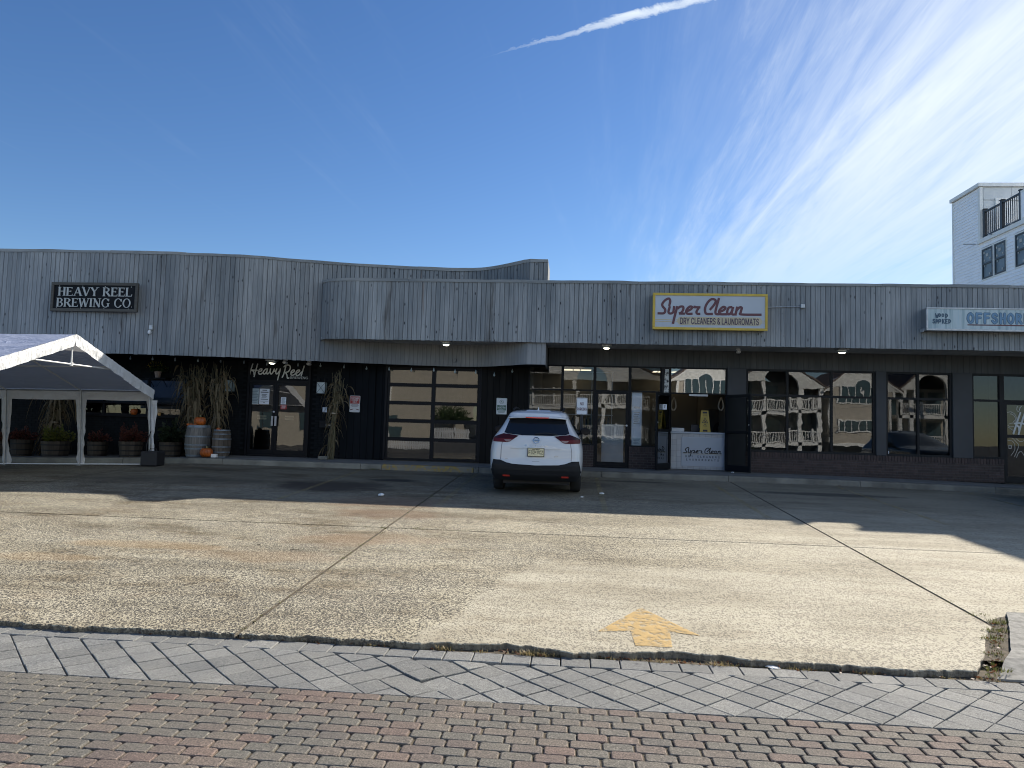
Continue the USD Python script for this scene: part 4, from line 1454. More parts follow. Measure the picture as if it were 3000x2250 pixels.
obj('bracket', box(ox0-.02, ox0+.012, FY-.16, FY-.01, oz0-.02, oz0+.06), 'galvanised', ow)
ST = {'O': [[(.3, 1), (.08, .75), (.06, .3), (.3, 0), (.54, .3), (.54, .72), (.3, 1)]], 'F': [[(.12, 0), (.12, 1)], [(.12, .97), (.56, .97)], [(.12, .52), (.48, .55)]],
      'S': [[(.52, .78), (.36, .97), (.14, .86), (.16, .62), (.44, .45), (.5, .2), (.28, .02), (.08, .22)]], 'H': [[(.1, 0), (.1, 1)], [(.5, 0), (.5, 1)], [(.1, .5), (.5, .5)]],
      'R': [[(.1, 0), (.1, 1)], [(.1, .96), (.42, .9), (.44, .62), (.1, .5)], [(.26, .5), (.54, 0)]], 'E': [[(.1, 0), (.1, 1)], [(.1, .97), (.5, .97)], [(.1, .5), (.42, .5)], [(.1, .03), (.5, .03)]],
      'W': [[(.02, 1), (.18, 0)], [(.18, 0), (.32, .65)], [(.32, .65), (.48, 0)], [(.48, 0), (.64, 1)]], 'D': [[(.1, 0), (.1, 1)], [(.1, .97), (.44, .8), (.5, .4), (.1, .03)]],
      'M': [[(.06, 0), (.12, 1)], [(.12, 1), (.32, .35)], [(.32, .35), (.54, 1)], [(.54, 1), (.6, 0)]], 'K': [[(.1, 0), (.1, 1)], [(.1, .45), (.5, 1)], [(.24, .6), (.52, 0)]]}


def hand(s, x, z, h, pitch, w, small=''):
    out = []
    for i, c in enumerate(s):
        sc2 = .72 if c in small else 1.
        out.append(affinity.translate(strokes([[(q[0]*h*sc2, q[1]*h*sc2) for q in l] for l in ST[c]], w), x+i*pitch, z+(h*(1-sc2) if c in small else rnd.uniform(-.01, .01)*h)))
    return unary_union(out)


px2 = lambda cx, cy: at(2690+cx/7.135, 890+cy/7.135, Yo)
lo, hi = px2(1095, 395), px2(1095, 200)
hgt = hi[2]-lo[2]
pit = (px2(1935, 300)[0]-px2(1095, 300)[0])/5
xs0 = px2(1095, 300)[0]-.3*hgt
big_o = hand('OFFSHORE', xs0, lo[2], hgt, pit, hgt*.30)
big_i = hand('OFFSHORE', xs0, lo[2], hgt, pit, hgt*.22)
obj('lettering_edge', upright(big_o, Yo-.0012, .002), 'letter_dark', ow)
obj('lettering', upright(big_i, Yo-.0042, .0028), 'letter_blue', ow)
obj('underline', upright(LineString([px2(1040, 440)[[0, 2]], (ox1-.4, px2(1040, 440)[2]-.0)]).buffer(.014), Yo-.0012, .002), 'ink_red', ow)
w0, w1 = px2(360, 290), px2(360, 205)
obj('lettering', upright(hand('WOOD', w0[0], w0[2], w1[2]-w0[2], (px2(600, 0)[0]-px2(395, 0)[0])/3, .022, 'O'), Yo-.0042, .0028), 'letter_dark', ow)
obj('lettering', upright(unary_union([hand('SMOKED', px2(300, 400)[0], px2(300, 405)[2], w1[2]-w0[2], (px2(655, 0)[0]-px2(325, 0)[0])/5, .022, 'O')]), Yo-.0042, .0028), 'letter_dark', ow)

# script over the brewery door (painted letters on the black transom panel)
es = thing('door_lettering', 'pale brush script lettering above the black brewery double doors', 'lettering')
Yd = WY-.034
tod = lambda cx, cy: at(720+cx/11.06, 1050+cy/11.06, Yd)[[0, 2]]
HR = [[(226, 180), (172, 350), (108, 598)], [(384, 184), (330, 370), (270, 588)], [(128, 402), (200, 378), (372, 386)], [(200, 388), (252, 420), (272, 520)],
      [(432, 430), (502, 400), (522, 345), (480, 336), (425, 390), (410, 460), (440, 506), (505, 500), (570, 440)],
      [(690, 342), (640, 352), (580, 420), (575, 490), (620, 500), (680, 420), (705, 340)], [(705, 340), (680, 440), (690, 500), (740, 480), (796, 395)],
      [(802, 340), (790, 430), (815, 506), (872, 460), (925, 345)], [(918, 412), (960, 408)], [(1004, 338), (970, 430), (990, 500), (1040, 482), (1092, 410)], [(1122, 340), (1082, 500), (1030, 692)],
      [(1240, 272), (1290, 222), (1372, 215), (1442, 260), (1432, 350), (1372, 430), (1290, 456)], [(1300, 242), (1240, 480), (1182, 612)], [(1292, 456), (1332, 540), (1352, 640), (1395, 632)],
      [(1480, 472), (1562, 430), (1572, 380), (1530, 375), (1475, 430), (1460, 500), (1490, 546), (1560, 530), (1622, 478)], [(1642, 482), (1722, 430), (1742, 385), (1700, 375), (1640, 430), (1625, 510), (1660, 556), (1732, 530), (1802, 440)], [(1892, 250), (1832, 450), (1796, 560)]]
kk = (tod(2000, 400)[0]-tod(100, 400)[0])/1900
obj('script', upright(strokes([[tod(*p) for p in l] for l in HR], 38*kk), Yd, .003), 'script_white', es)
b = MB()
a_, c_ = tod(1440, 655), tod(2020, 600)
text_at(b, 'BREWING', a_[0], Yd, tod(1730, 668)[1], 75*kk, c_[0]-a_[0])
obj('lettering', b.get(), 'script_white', es)


# small signs
def plate(name, label, pxc, pyt, pyb, pw, Y, mat='white', r=.02):
    """a rounded sheet sign facing the street; returns thing, x0, x1, z0, z1"""
    c = at(pxc, (pyt+pyb)/2, Y)
    zt_, zb_ = at(pxc, pyt, Y)[2], at(pxc, pyb, Y)[2]
    w = pw/F*Y*1.02/2
    s = thing(name, label, 'sign')
    obj('sheet', upright(sbox(c[0]-w+r, zb_+r, c[0]+w-r, zt_-r).buffer(r, quad_segs=4), Y-.003, .003), mat, s)
    return s, c[0]-w, c[0]+w, zb_, zt_


def lines_on(s, items, mat, Y):
    b = MB()
    for t_, x, z, h, w in items:
        text_at(b, t_, x-w/2, Y, z, h, w, True)
    obj('lettering', b.get(), mat, s)


Yp = WY-.052
s, a, c, e, g2 = plate('parking_sign', 'red and white customer parking sign on the dark boards beside the brewery', 1039.5, 1159.5, 1207.5, 31, Yp)
h_, w_ = g2-e, c-a
obj('red_field', upright(sbox(a+.02, e+h_*.53, c-.02, g2-.02).buffer(.006), Yp-.0055, .0015), 'sign_red', s)
xm = (a+c)/2
lines_on(s, [('CUSTOMER', xm, e+h_*.80, h_*.105, w_*.8), ('PARKING', xm, e+h_*.69, h_*.095, w_*.62), ('ONLY', xm, e+h_*.57, h_*.095, w_*.4)], 'white', Yp-.0085)
b = MB()
for zf, wf in ((.45, .62), (.395, .76), (.34, .58)):
    b.box(xm-w_*wf/2, xm+w_*wf/2, Yp-.0055, Yp-.004, e+h_*zf, e+h_*(zf+.022))
obj('small_print', b.get(), 'ink_purple', s)
b = MB()
for sx in (-1, 1):
    b.mesh(upright(Polygon([(xm+sx*w_*.44, e+h_*.16), (xm+sx*w_*.12, e+h_*.21), (xm+sx*w_*.14, e+h_*.17), (xm+sx*w_*.2, e+h_*.17), (xm+sx*w_*.22, e+h_*.14), (xm+sx*w_*.42, e+h_*.12)]), Yp-.0055, .0015))
obj('tow_truck_symbol', b.get(), 'ink_red', s)

s, a, c, e, g2 = plate('smoke_free_sign', 'green and white smoke free property sign on the dark boards left of the car', 1469.5, 1166, 1214, 31, Yp)
h_, w_ = g2-e, c-a
xm = (a+c)/2
obj('green_field', upright(sbox(a+w_*.09, e+h_*.24, c-w_*.09, e+h_*.56), Yp-.0055, .0015), 'sign_green', s)
lines_on(s, [('THIS IS A', xm, e+h_*.49, h_*.045, w_*.42), ('SMOKE-FREE', xm, e+h_*.37, h_*.09, w_*.74), ('PROPERTY', xm, e+h_*.275, h_*.06, w_*.56)], 'white', Yp-.0085)
b = MB()
for zf, wf in ((.17, .7), (.11, .6)):
    b.box(xm-w_*wf/2, xm+w_*wf/2, Yp-.0055, Yp-.004, e+h_*zf, e+h_*(zf+.026))
b.mesh(upright(Point(xm, e+h_*.76).buffer(w_*.19).difference(Point(xm, e+h_*.76).buffer(w_*.165)), Yp-.0055, .0015))
b.box(xm-w_*.15, xm+w_*.15, Yp-.0055, Yp-.004, e+h_*.74, e+h_*.765).box(xm-w_*.03, xm+w_*.02, Yp-.0055, Yp-.004, e+h_*.765, e+h_*.83)
b.mesh(upright(sbox(a+.014, e+.014, c-.014, g2-.014).buffer(.008).difference(sbox(a+.018, e+.018, c-.018, g2-.018).buffer(.008)), Yp-.0055, .0015))
obj('print', b.get(), 'sign_green', s)

Yn = 17.66+.12
s, a, c, e, g2 = plate('no_parking_sign', 'white no parking sign with red letters on a steel post beside the car', 1705, 1165.5, 1214.5, 31, Yn)
h_, w_ = g2-e, c-a
xm = (a+c)/2
lines_on(s, [('NO', xm, e+h_*.56, h_*.17, w_*.33), ('PARKING', xm, e+h_*.24, h_*.17, w_*.86)], 'ink_red', Yn-.0055)
obj('border_line', upright(sbox(a+.014, e+.014, c-.014, g2-.014).buffer(.008).difference(sbox(a+.019, e+.019, c-.019, g2-.019).buffer(.008)), Yn-.0055, .0015), 'ink_purple', s)
obj('bolt', MB().box(xm-.006, xm+.006, Yn-.009, Yn-.0035, g2-.03, g2-.018).box(xm-.006, xm+.006, Yn-.009, Yn-.0035, e+.018, e+.03).get(), 'galvanised', s)
obj('post', MB().prism(Polygon([(xm-.03, Yn+.002), (xm-.012, Yn+.002), (xm-.012, Yn+.03), (xm+.012, Yn+.03), (xm+.012, Yn+.002), (xm+.03, Yn+.002), (xm+.03, Yn+.006), (xm+.016, Yn+.006), (xm+.016, Yn+.034), (xm-.016, Yn+.034), (xm-.016, Yn+.006), (xm-.03, Yn+.006)]), float(walkz(xm))-.02, g2-.02).get(), 'rail_dark', s)


def poster(label, x0, y0, x1, y1, Y, mat='sheet_white', prints=(), pm='ink', name='poster'):
    q0, q1 = at((x0+x1)/2, y0, Y), at((x0+x1)/2, y1, Y)
    xa, xb = at(x0, (y0+y1)/2, Y)[0], at(x1, (y0+y1)/2, Y)[0]
    p = thing(name, label, 'poster')
    obj('sheet', box(xa, xb, Y-.0015, Y+.0005, q1[2], q0[2]), mat, p)
    b = MB()
    for u0, v0, u1, v1 in prints:
        b.box(xa+(xb-xa)*u0, xa+(xb-xa)*u1, Y-.003, Y-.0018, q0[2]+(q1[2]-q0[2])*v1, q0[2]+(q1[2]-q0[2])*v0)
    if prints:
        obj('print', b.get(), pm, p)
    return p


tl = lambda n, v0, v1, a_=.15: [(a_+.05*(i % 2), v0+(v1-v0)*i/n, 1-a_-.07*((i*7) % 3), v0+(v1-v0)*(i+.45)/n) for i in range(n)]
Yg = WY-.004
poster('white opening hours sheet on the left brewery door', 760, 1139, 789, 1184, Yg, prints=[(.28, .07, .74, .12), (.12, .2, .9, .25)]+tl(5, .34, .6, .22)+[(.15, .66, .88, .7), (.04, .8, .96, .81)]+[(.44, .86, .56, .91)])
poster('picture poster beside the hours sheet on the left brewery door', 731, 1138, 758, 1184, Yg, 'lamp_glass', tl(9, .08, .95, .05), 'house_wrap')
poster('small white notice with blue print on the right brewery door', 823, 1163.5, 838, 1184.5, Yg, prints=tl(6, .1, .95, .12), pm='house_wrap')
poster('small red notice under the white one on the right brewery door', 822, 1186, 840, 1199, Yg, 'sign_red', tl(3, .2, .9, .14), 'white')
poster('white paper notice on the black bricks right of the doors', 945, 1193, 958, 1207.5, WY-.04, prints=[(.75, .15, .9, .3)])
poster('large plain white sheet behind the laundromat door glass', 1762, 1243, 1826, 1362, WY+.03, 'sheet_white')
poster('tall pale blue poster in the window beside the open door', 1850, 1147, 1880, 1306, WY+.045, 'sheet_white', tl(7, .38, .62, .2)+[(.2, .28, .8, .31)], 'grey_metal')
poster('round blue sticker sheet low in the laundromat window', 1851, 1282, 1877, 1306, WY-.004, 'lamp_glass', tl(4, .15, .9, .12), 'house_wrap')
poster('small white notice taped to the open left door leaf', 1941, 1184, 1954, 1200, 18.93, prints=tl(3, .2, .8, .3))
poster('small square sticker in the corner of the dark window', 2597.5, 1321, 2604.5, 1330, WY-.004, prints=[(.3, .3, .7, .7)])

# ---------------------------------------------------------------- lamps and small fittings under the soffit
def soffit_lamp(px, py, Zs, lab):
    r = ray(px, py)
    t = (Zs-.07-CAMZ)/r[2]
    x, y = r[0]*t, r[1]*t
    l = thing('soffit_lamp', lab, 'lamp', (x, y, Zs), group=None)
    obj('housing', MB().box(-.13, .13, -.13, .13, -.035, 0).get(), 'galvanised', l)
    obj('lens', MB().lathe([(.118, -.036), (.12, -.07), (.10, -.085), (.085, -.087)], 16).get(), 'lamp_glass', l, True)
    obj('bulb', MB().lathe([(.085, -.0875), (.07, -.105), (.04, -.118), (.001, -.122)], 16).get(), 'lamp_lit', l, True)


soffit_lamp(1307, 1008, SOF-.002, 'lit square soffit lamp above the glass garage door')
soffit_lamp(1777, 1018, SOF-.002, 'lit square soffit lamp above the laundromat glass door')
soffit_lamp(2467, 1031, SOF-.002, 'lit square soffit lamp above the wide right hand shop window')
soffit_lamp(797, 1062, ZB+.048, 'lit square soffit lamp above the brewery double doors')


def at_z(px, py, z):
    r = ray(px, py)
    return r*((z-CAMZ)/r[2])+[0, 0, CAMZ]


def fitting(name, label, cat, p, kind):
    t = thing(name, label, cat, p)
    if kind == 'cam':
        obj('bracket', MB().box(-.03, .03, -.03, .03, -.06, 0).get(), 'black_plastic', t)
        obj('body', bevel_box(-.09, .09, -.16, .06, -.14, -.06, .02), 'black_plastic', t)
    elif kind == 'whitecam':
        obj('base', MB().lathe([(.001, 0), (.06, 0), (.06, -.03), (.03, -.05)], 12).get(), 'white', t)
        obj('body', bevel_box(-.05, .05, -.11, .05, -.12, -.05, .02), 'white', t)
    return t


fitting('security_camera', 'black camera hanging from the soffit left of the light box sign', 'camera', at_z(1819, 1026, SOF-.001), 'cam')
fitting('security_camera', 'small white camera under the soffit below the light box sign', 'camera', at_z(2163, 1022, SOF-.001), 'whitecam')
fitting('security_camera', 'small white camera under the soffit right of the brewery script', 'camera', at_z(907, 1058, ZB+.045), 'whitecam')
fitting('security_camera', 'small white sensor under the soffit above the brewery script', 'camera', at_z(837, 1053, ZB+.045), 'whitecam')
pk = at(1331, 1055, 19.1)
obj('wall_cap', moved(MB().lathe([(.001, .05), (.05, .045), (.055, .02), (.055, 0), (.001, 0)], 14).get(), (pk[0], curve_y(pk[0])-.004, pk[2]), rx=math.pi/2), 'board_lower', shop, 40)
pk = at(440, 962, 17.45)
fl = thing('flood_lamp', 'white outdoor bulb lamp under a small box on the boarded wall', 'lamp', (pk[0], curve_y(pk[0])-.004, pk[2]))
obj('box', bevel_box(-.05, .05, -.06, 0, -.03, .09, .008), 'galvanised', fl)
obj('bulb', MB().lathe([(.001, -.14), (.035, -.13), (.045, -.09), (.03, -.05), (.02, -.03)], 12).get() and moved(MB().lathe([(.001, -.14), (.035, -.13), (.045, -.09), (.03, -.05), (.02, -.03)], 12).get(), (-.02, -.06, -.01)), 'white', fl, True)

sl = thing('string_lights', 'string of small clear bulbs hanging under the eave of the brewery', 'string lights')
bp = [(382, 1048), (447, 1050), (513, 1053), (580, 1055.5), (646.7, 1057.5), (715, 1060.5), (782, 1065), (873, 1068), (939, 1070), (1008, 1073.5), (1074, 1078), (1140, 1080), (1205, 1083), (1271, 1083), (1333, 1088), (1394, 1089), (1448, 1097), (1501, 1086)]
pts = []
bulb = MB().lathe([(.012, .06), (.014, .035), (.014, .02), (.03, -.01), (.032, -.03), (.02, -.055), (.001, -.062)], 10).get()
for i, (u_, v_) in enumerate(bp):
    y = 19.24 if u_ > 600 else 18.4
    p = at(u_, v_, y)
    pts.append(p+[0, 0, .09])
    obj('bulb', moved((bulb[0]*.85, bulb[1]), p), 'lamp_glass', sl, True)
    obj('socket', moved(MB().lathe([(.001, .1), (.014, .1), (.014, .05), (.001, .045)], 8).get(), p), 'black_plastic', sl)
ln = []
for p, q in zip(pts[:-1], pts[1:]):
    for t in (0, .25, .5, .75):
        ln.append(p+(q-p)*t+[0, 0, -.02*math.sin(math.pi*t)])
ln.append(pts[-1])
obj('wire', MB().tube(ln, .005, 4).get(), 'black_plastic', sl)


def lantern(px, py, lab):
    p = at(px, py, WY-.14)
    l = thing('wall_lantern', lab, 'lantern', p)
    obj('cage', MB().box(-.13, -.118, -.09, -.078, -.16, .15).box(.118, .13, -.09, -.078, -.16, .15).box(-.13, -.118, .078, .09, -.16, .15).box(.118, .13, .078, .09, -.16, .15)
        .box(-.14, .14, -.10, .10, -.18, -.16).box(-.14, .14, -.10, .10, .15, .165).box(-.09, -.07, -.02, .02, .165, .25).box(.07, .09, -.02, .02, .165, .25).box(-.02, .02, .09, .13, -.2, .0).get(), 'black_plastic', l)
    gm = MB().box(-.117, .117, -.084, .084, -.158, .148).get()
    obj('glass', gm, 'lamp_glass', l)
    obj('cross_bar', MB().bar((-.115, -.088, -.15), (.115, -.088, .14), .005, 4).bar((.115, -.088, -.15), (-.115, -.088, .14), .005, 4).get(), 'black_plastic', l)


lantern(672, 1130, 'square black lantern with cross bars left of the brewery doors')
lantern(943, 1136, 'square black lantern with cross bars right of the brewery doors')
mb_ = at(958, 1243, WY-.1)
ml = thing('mailbox', 'black letter box on the dark bricks behind the thin cornstalks', 'mailbox', mb_)
obj('box', bevel_box(-.2, .2, -.06, .06, -.1, .1, .012), 'black_plastic', ml)
obj('flap', bevel_box(-.19, .19, -.075, -.061, .03, .09, .004), 'black_plastic', ml)
obj('label', box(-.02, .16, -.064, -.0605, -.03, -.012), 'grey_metal', ml)
# ---------------------------------------------------------------- tent
XG, TY0, TYR, TY1 = -10.52, 11.2, 14.1, 17.0      # gable plane, near eave, ridge, far eave
EZ, RZ = 2.45, 3.47
XT = -17.6
tent = thing('party_tent', 'white peaked party tent with open sides standing in front of the brewery', 'tent')
tz = lambda x: -.010*(XG-x)                         # it leans a little down the slope


def tent_sheet(y0, z0, y1, z1, seed, nx=150, ny=44):
    X, T = np.meshgrid(np.linspace(XG, XT, nx), np.linspace(0, 1, ny), indexing='ij')
    Y, Z = y0+(y1-y0)*T, z0+(z1-z0)*T
    pz = np.stack([X*.9, T*9, X*0+seed], -1)
    w = (meshkit.fbm(pz*[1, 1, 1], 4, seed)-.5)*.07+(meshkit.fbm(np.stack([X*5, T*6, X*0], -1), 3, seed+3)-.5)*.018
    sagx = -.05*np.abs(np.sin((X-XG)/1.9*math.pi))*np.sin(math.pi*T)
    Z = Z+w*np.minimum(1, 4*T*(1-T)+.12)+sagx+tz(X)
    return X, Y, Z


def sheet(X, Y, Z, flip=False, th=.004):
    n, k = X.shape
    idx = np.arange(n*k).reshape(n, k)
    q = np.stack([idx[:-1, :-1], idx[1:, :-1], idx[1:, 1:], idx[:-1, 1:]], -1).reshape(-1, 4)
    return MB().add(np.stack([X, Y, Z], -1).reshape(-1, 3), q[:, ::-1] if flip else q).get()


roof = thing('canopy', parent=tent)
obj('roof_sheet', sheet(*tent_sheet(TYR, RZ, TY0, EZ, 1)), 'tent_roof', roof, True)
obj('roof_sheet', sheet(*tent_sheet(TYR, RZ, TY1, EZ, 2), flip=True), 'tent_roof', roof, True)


def band_sheet(p, q, drop, seed, n=130, m=9, axis='x', off=0.):
    """a hanging valance between two points"""
    T, V = np.meshgrid(np.linspace(0, 1, n), np.linspace(0, 1, m), indexing='ij')
    P = np.asarray(p)[None, None]+(np.asarray(q)-np.asarray(p))[None, None]*T[..., None]
    X, Y, Z = P[..., 0].copy(), P[..., 1].copy(), P[..., 2]-drop*V
    L = np.linalg.norm(np.asarray(q)-np.asarray(p))
    w = (meshkit.fbm(np.stack([T*L*5, V*1.2, T*0+seed], -1), 4, seed)-.5)*.07*(V*.9+.15)+(meshkit.fbm(np.stack([T*L*14, V*3, T*0], -1), 3, seed+9)-.5)*.03
    if axis == 'x':
        X = X+w+off
    else:
        Y = Y+w+off
    Z = Z+(meshkit.fbm(np.stack([T*L*1.5, T*0, T*0+5], -1), 3, seed)-.5)*.03*V
    return X, Y, Z


obj('valance', sheet(*band_sheet((XG+.03, TYR, RZ+.01), (XG+.03, TY0, EZ+.01), .25, 11)), 'tent_fabric', roof, True, label='bright crumpled edge band on the street side of the gable')
obj('valance', sheet(*band_sheet((XG+.03, TYR, RZ+.01), (XG+.03, TY1, EZ+.01), .25, 12), flip=True), 'tent_fabric', roof, True)
obj('valance', sheet(*band_sheet((XG, TY1+.02, EZ), (XT, TY1+.02, EZ+tz(XT)), .27, 13, axis='y')), 'tent_fabric', roof, True)
obj('valance', sheet(*band_sheet((XG, TY0-.02, EZ), (XT, TY0-.02, EZ+tz(XT)), .27, 14, axis='y'), flip=True), 'tent_fabric', roof, True)
LEGX = [at(446, 1200, TY1)[0], at(235, 1250, TY1)[0], at(16, 1250, TY1)[0], -16.2]
fr_ = []
for yl in (TY1-.06, TY0+.06):
    for i, x in enumerate(LEGX):
        x = min(x, XG-.04)
        foot = float(lotz(x, yl))+.005
        xb = x+(.10 if i < 3 and yl > 14 else 0)
        obj('leg', MB().bar((xb, yl, foot), (x, yl, EZ-.03+tz(x)), .019, 8).mesh(bevel_box(xb-.06, xb+.06, yl-.06, yl+.06, foot-.002, foot+.008, .002)).bar((xb+(x-xb)*.48, yl, foot+.9), (xb+(x-xb)*.5, yl, foot+.97), .025, 8).get(), 'grey_metal' if yl > 14 else 'white', tent)
for x in LEGX:
    x = min(x, XG-.04)
    dz = tz(x)-.035
    obj('rafter', MB().bar((x, TY1-.06, EZ+dz), (x, TYR, RZ+dz), .019, 8).bar((x, TY0+.06, EZ+dz), (x, TYR, RZ+dz), .019, 8).get(), 'white', tent)
xg_ = XG-.05
zc = EZ+.36
obj('tie_bar', MB().bar((xg_, TYR-1.75, zc+.03), (xg_, TYR+1.75, zc+.03), .017, 8).bar((xg_, TYR, zc), (xg_, TYR, RZ-.05), .017, 8).lathe([(.001, -.05), (.035, -.04), (.035, .04), (.001, .05)], 8, (xg_, TYR, zc+.03)).get(), 'white', tent)
for yl in (TY1-.06, TY0+.06):
    obj('eave_bar', MB().bar((XG-.02, yl, EZ-.035), (XT, yl, EZ-.035+tz(XT)), .018, 8).get(), 'grey_metal', tent)
obj('ridge_bar', MB().bar((XG-.02, TYR, RZ-.045), (XT, TYR, RZ-.045+tz(XT)), .018, 8).get(), 'white', tent)
obj('purlin', MB().bar((XG-.02, TYR+1.45, (EZ+RZ)/2-.05), (XT, TYR+1.45, (EZ+RZ)/2-.05+tz(XT)), .016, 6).bar((XG-.02, TYR-1.45, (EZ+RZ)/2-.05), (XT, TYR-1.45, (EZ+RZ)/2-.05+tz(XT)), .016, 6).get(), 'white', tent)
obj('base_rail', MB().tube([(x, TY1-.06, float(lotz(x, TY1))+.035) for x in np.linspace(XG+.15, XT, 9)], .015, 6).get(), 'white', tent)
for i, x in enumerate(LEGX[:3]):                    # leg curtains that narrow to the foot
    x = min(x, XG-.04)
    n, k_ = 9, 34
    U, V = np.meshgrid(np.linspace(-1, 1, n), np.linspace(0, 1, k_), indexing='ij')
    zt_, zb_ = EZ-.25+tz(x), float(lotz(x, TY1))+.04
    foot_w = .085 if i else .05
    wd = .15+(foot_w-.15)*np.minimum(1, V*1.6)+.05*np.exp(-((V-.93)/.06)**2)
    Xc = x+.10*V+(-.02 if i else .03)
    X = Xc+U*wd+(meshkit.fbm(np.stack([U*1.5, V*7, U*0+i], -1), 3)-.5)*.05
    Y = TY1-.02+(meshkit.fbm(np.stack([U*3, V*5, U*0+i+4], -1), 3)-.5)*.10*np.minimum(1, V*3)+.02*U*U
    Z = zt_+(zb_-zt_)*V
    obj('leg_curtain', sheet(X, Y, Z), 'tent_fabric', tent, True)
wp = at(449, 1340, TY1-.1)
wt = thing('weight_bag', 'black weight bag round the foot of the right rear tent leg', 'weight bag', (wp[0], TY1-.12, float(lotz(wp[0], TY1-.1))+.006))
obj('bag', bevel_box(-.21, .21, -.2, .2, 0, .36, .03), 'black_fabric', wt)
obj('strap', MB().tube([(-.05, -.19, .34), (-.06, -.2, .5), (-.03, -.1, .85)], .012, 5).get(), 'black_fabric', wt)
obj('handle', MB().tube([(-.1, 0, .355), (-.08, 0, .42), (.08, 0, .42), (.1, 0, .355)], .01, 5).get(), 'black_fabric', wt)


# ---------------------------------------------------------------- barrels, tubs, plants
def staves(t, n, prof, th=.02, mat='barrel_wood', gap=.0025):
    """prof: (radius, height) from foot to rim; every stave a mesh of its own"""
    for i in range(n):
        a0, a1 = 2*math.pi*i/n, 2*math.pi*(i+1)/n
        v, f = [], []
        for r, z in prof:
            for rr_, aa in ((r, a0+gap/r), (r, a1-gap/r), (r-th, a1-gap/r), (r-th, a0+gap/r)):
                v.append([rr_*math.cos(aa), rr_*math.sin(aa), z])
        k_ = len(prof)
        for j in range(k_-1):
            for q in range(4):
                a_, b_ = j*4+q, j*4+(q+1) % 4
                f += [[a_, b_, b_+4], [a_, b_+4, a_+4]]
        f += [[0, 2, 1], [0, 3, 2], [4*k_-4, 4*k_-3, 4*k_-2], [4*k_-4, 4*k_-2, 4*k_-1]]
        obj('stave', (np.array(v), np.array(f)), mat, t)


def hoop(t, z, h, r0, r1, mat='hoop_metal'):
    obj('hoop', MB().lathe([(r0, z), (r0+.004, z), (r1+.004, z+h), (r1, z+h)], 26).get(), mat, t, 40)


def wine_barrel(loc, R, Hh, lab, mat='barrel_wood', nst=18, hoops=((.02, .05), (.24, .04), (.36, .04), (.62, .04), (.92, .06))):
    t = thing('barrel', lab, 'barrel', loc, rnd.random())
    rad = lambda z: R*(1-.17*(2*z/Hh-1)**2)
    prof = [(rad(z), z) for z in np.linspace(0, Hh, 9)]
    staves(t, nst, prof, mat=mat)
    for z, h in hoops:
        hoop(t, z*Hh, h, rad(z*Hh)+.002, rad(z*Hh+h)+.002)
    obj('head', MB().lathe([(.001, Hh-.04), (rad(Hh)-.018, Hh-.04), (rad(Hh)-.018, Hh-.06), (.001, Hh-.06)], 18).get(), mat, t)
    return t


def lay_z(x):
    return float(walkz(x))+.006


def spot(px, Y):
    x = at(px, 1350, Y)[0]
    return (x, Y, lay_z(x))


BY = 18.15
bp_ = spot(577.5, BY)
mpp = BY/F*1.01
b1 = wine_barrel(bp_, 37.5*mpp, 96*mpp*1.0, 'large grey wine barrel carrying a big pumpkin beside the thick cornstalks')
bq = spot(646, BY+.02)
b2 = wine_barrel(bq, 27*mpp, 83*mpp, 'small slatted wooden barrel cage with pumpkins showing between its grey hoops', 'crate_wood', 13, ((.0, .03), (.17, .03), (.36, .03), (.64, .03), (.82, .025), (.955, .03)))


def pumpkin(lab, loc, r, h, mat='pumpkin', n=10):
    t = thing('pumpkin' if mat == 'pumpkin' else 'gourd', lab, 'pumpkin' if mat == 'pumpkin' else 'gourd', loc, rnd.random()*3)
    th = np.linspace(0, 2*np.pi, n*6, endpoint=False)
    ph = np.linspace(-np.pi/2, np.pi/2, 15)
    rib = 1-.09*np.abs(np.cos(th*n/2))**.5*0-.08*(np.abs(np.cos(th*n/2)) < .28)-.03*np.abs(np.sin(th*n/2)-1)
    P = []
    for p in ph:
        c, s_ = math.cos(p)**.75, math.sin(p)
        zz_ = (s_*.5+.5)*h-.10*h*math.exp(-(math.cos(p)/.35)**2)*(1 if s_ > 0 else -.6)
        P += [[r*c*q*math.cos(a), r*c*q*math.sin(a), zz_] for q, a in zip(rib, th)]
    m_ = len(th)
    f = []
    for i in range(len(ph)-1):
        for j in range(m_):
            j2 = (j+1) % m_
            f += [[i*m_+j, i*m_+j2, (i+1)*m_+j2], [i*m_+j, (i+1)*m_+j2, (i+1)*m_+j]]
    obj('flesh', (np.array(P), np.array(f)), mat, t, 50)
    obj('stem', MB().tube([(0, 0, h*.86), (.005, 0, h*1.02), (.02, .01, h*1.14)], r*.13, 6, r*.08).get(), 'stem', t)
    return t


bt = bp_[2]+96*mpp
pumpkin('big orange pumpkin on top of the large grey barrel', (bp_[0]+.05, BY-.05, bt-.03), .155, .26)
for dx, lab in ((-.19, 'leftmost of the tiny pumpkins on the large grey barrel'), (-.1, 'middle one of the tiny pumpkins on the large grey barrel'), (.0, 'tiny pumpkin in front of the big one on the grey barrel')):
    pumpkin(lab, (bp_[0]+dx, BY-.2, bt-.03), .045, .07)
pumpkin('orange pumpkin on the walkway in front of the two barrels', (at(605, 1330, 17.86)[0], 17.86, lay_z(-9)), .165, .26)
pumpkin('small bright pumpkin on top of the slatted barrel cage', (at(640, 1255, BY)[0], BY, bq[2]+83*mpp-.035), .06, .085)
pumpkin('pumpkin inside the slatted barrel cage, lower one', (bq[0], bq[1], bq[2]+.05), .17, .25)
pumpkin('pumpkin inside the slatted barrel cage, upper one', (bq[0], bq[1], bq[2]+.36), .16, .24)
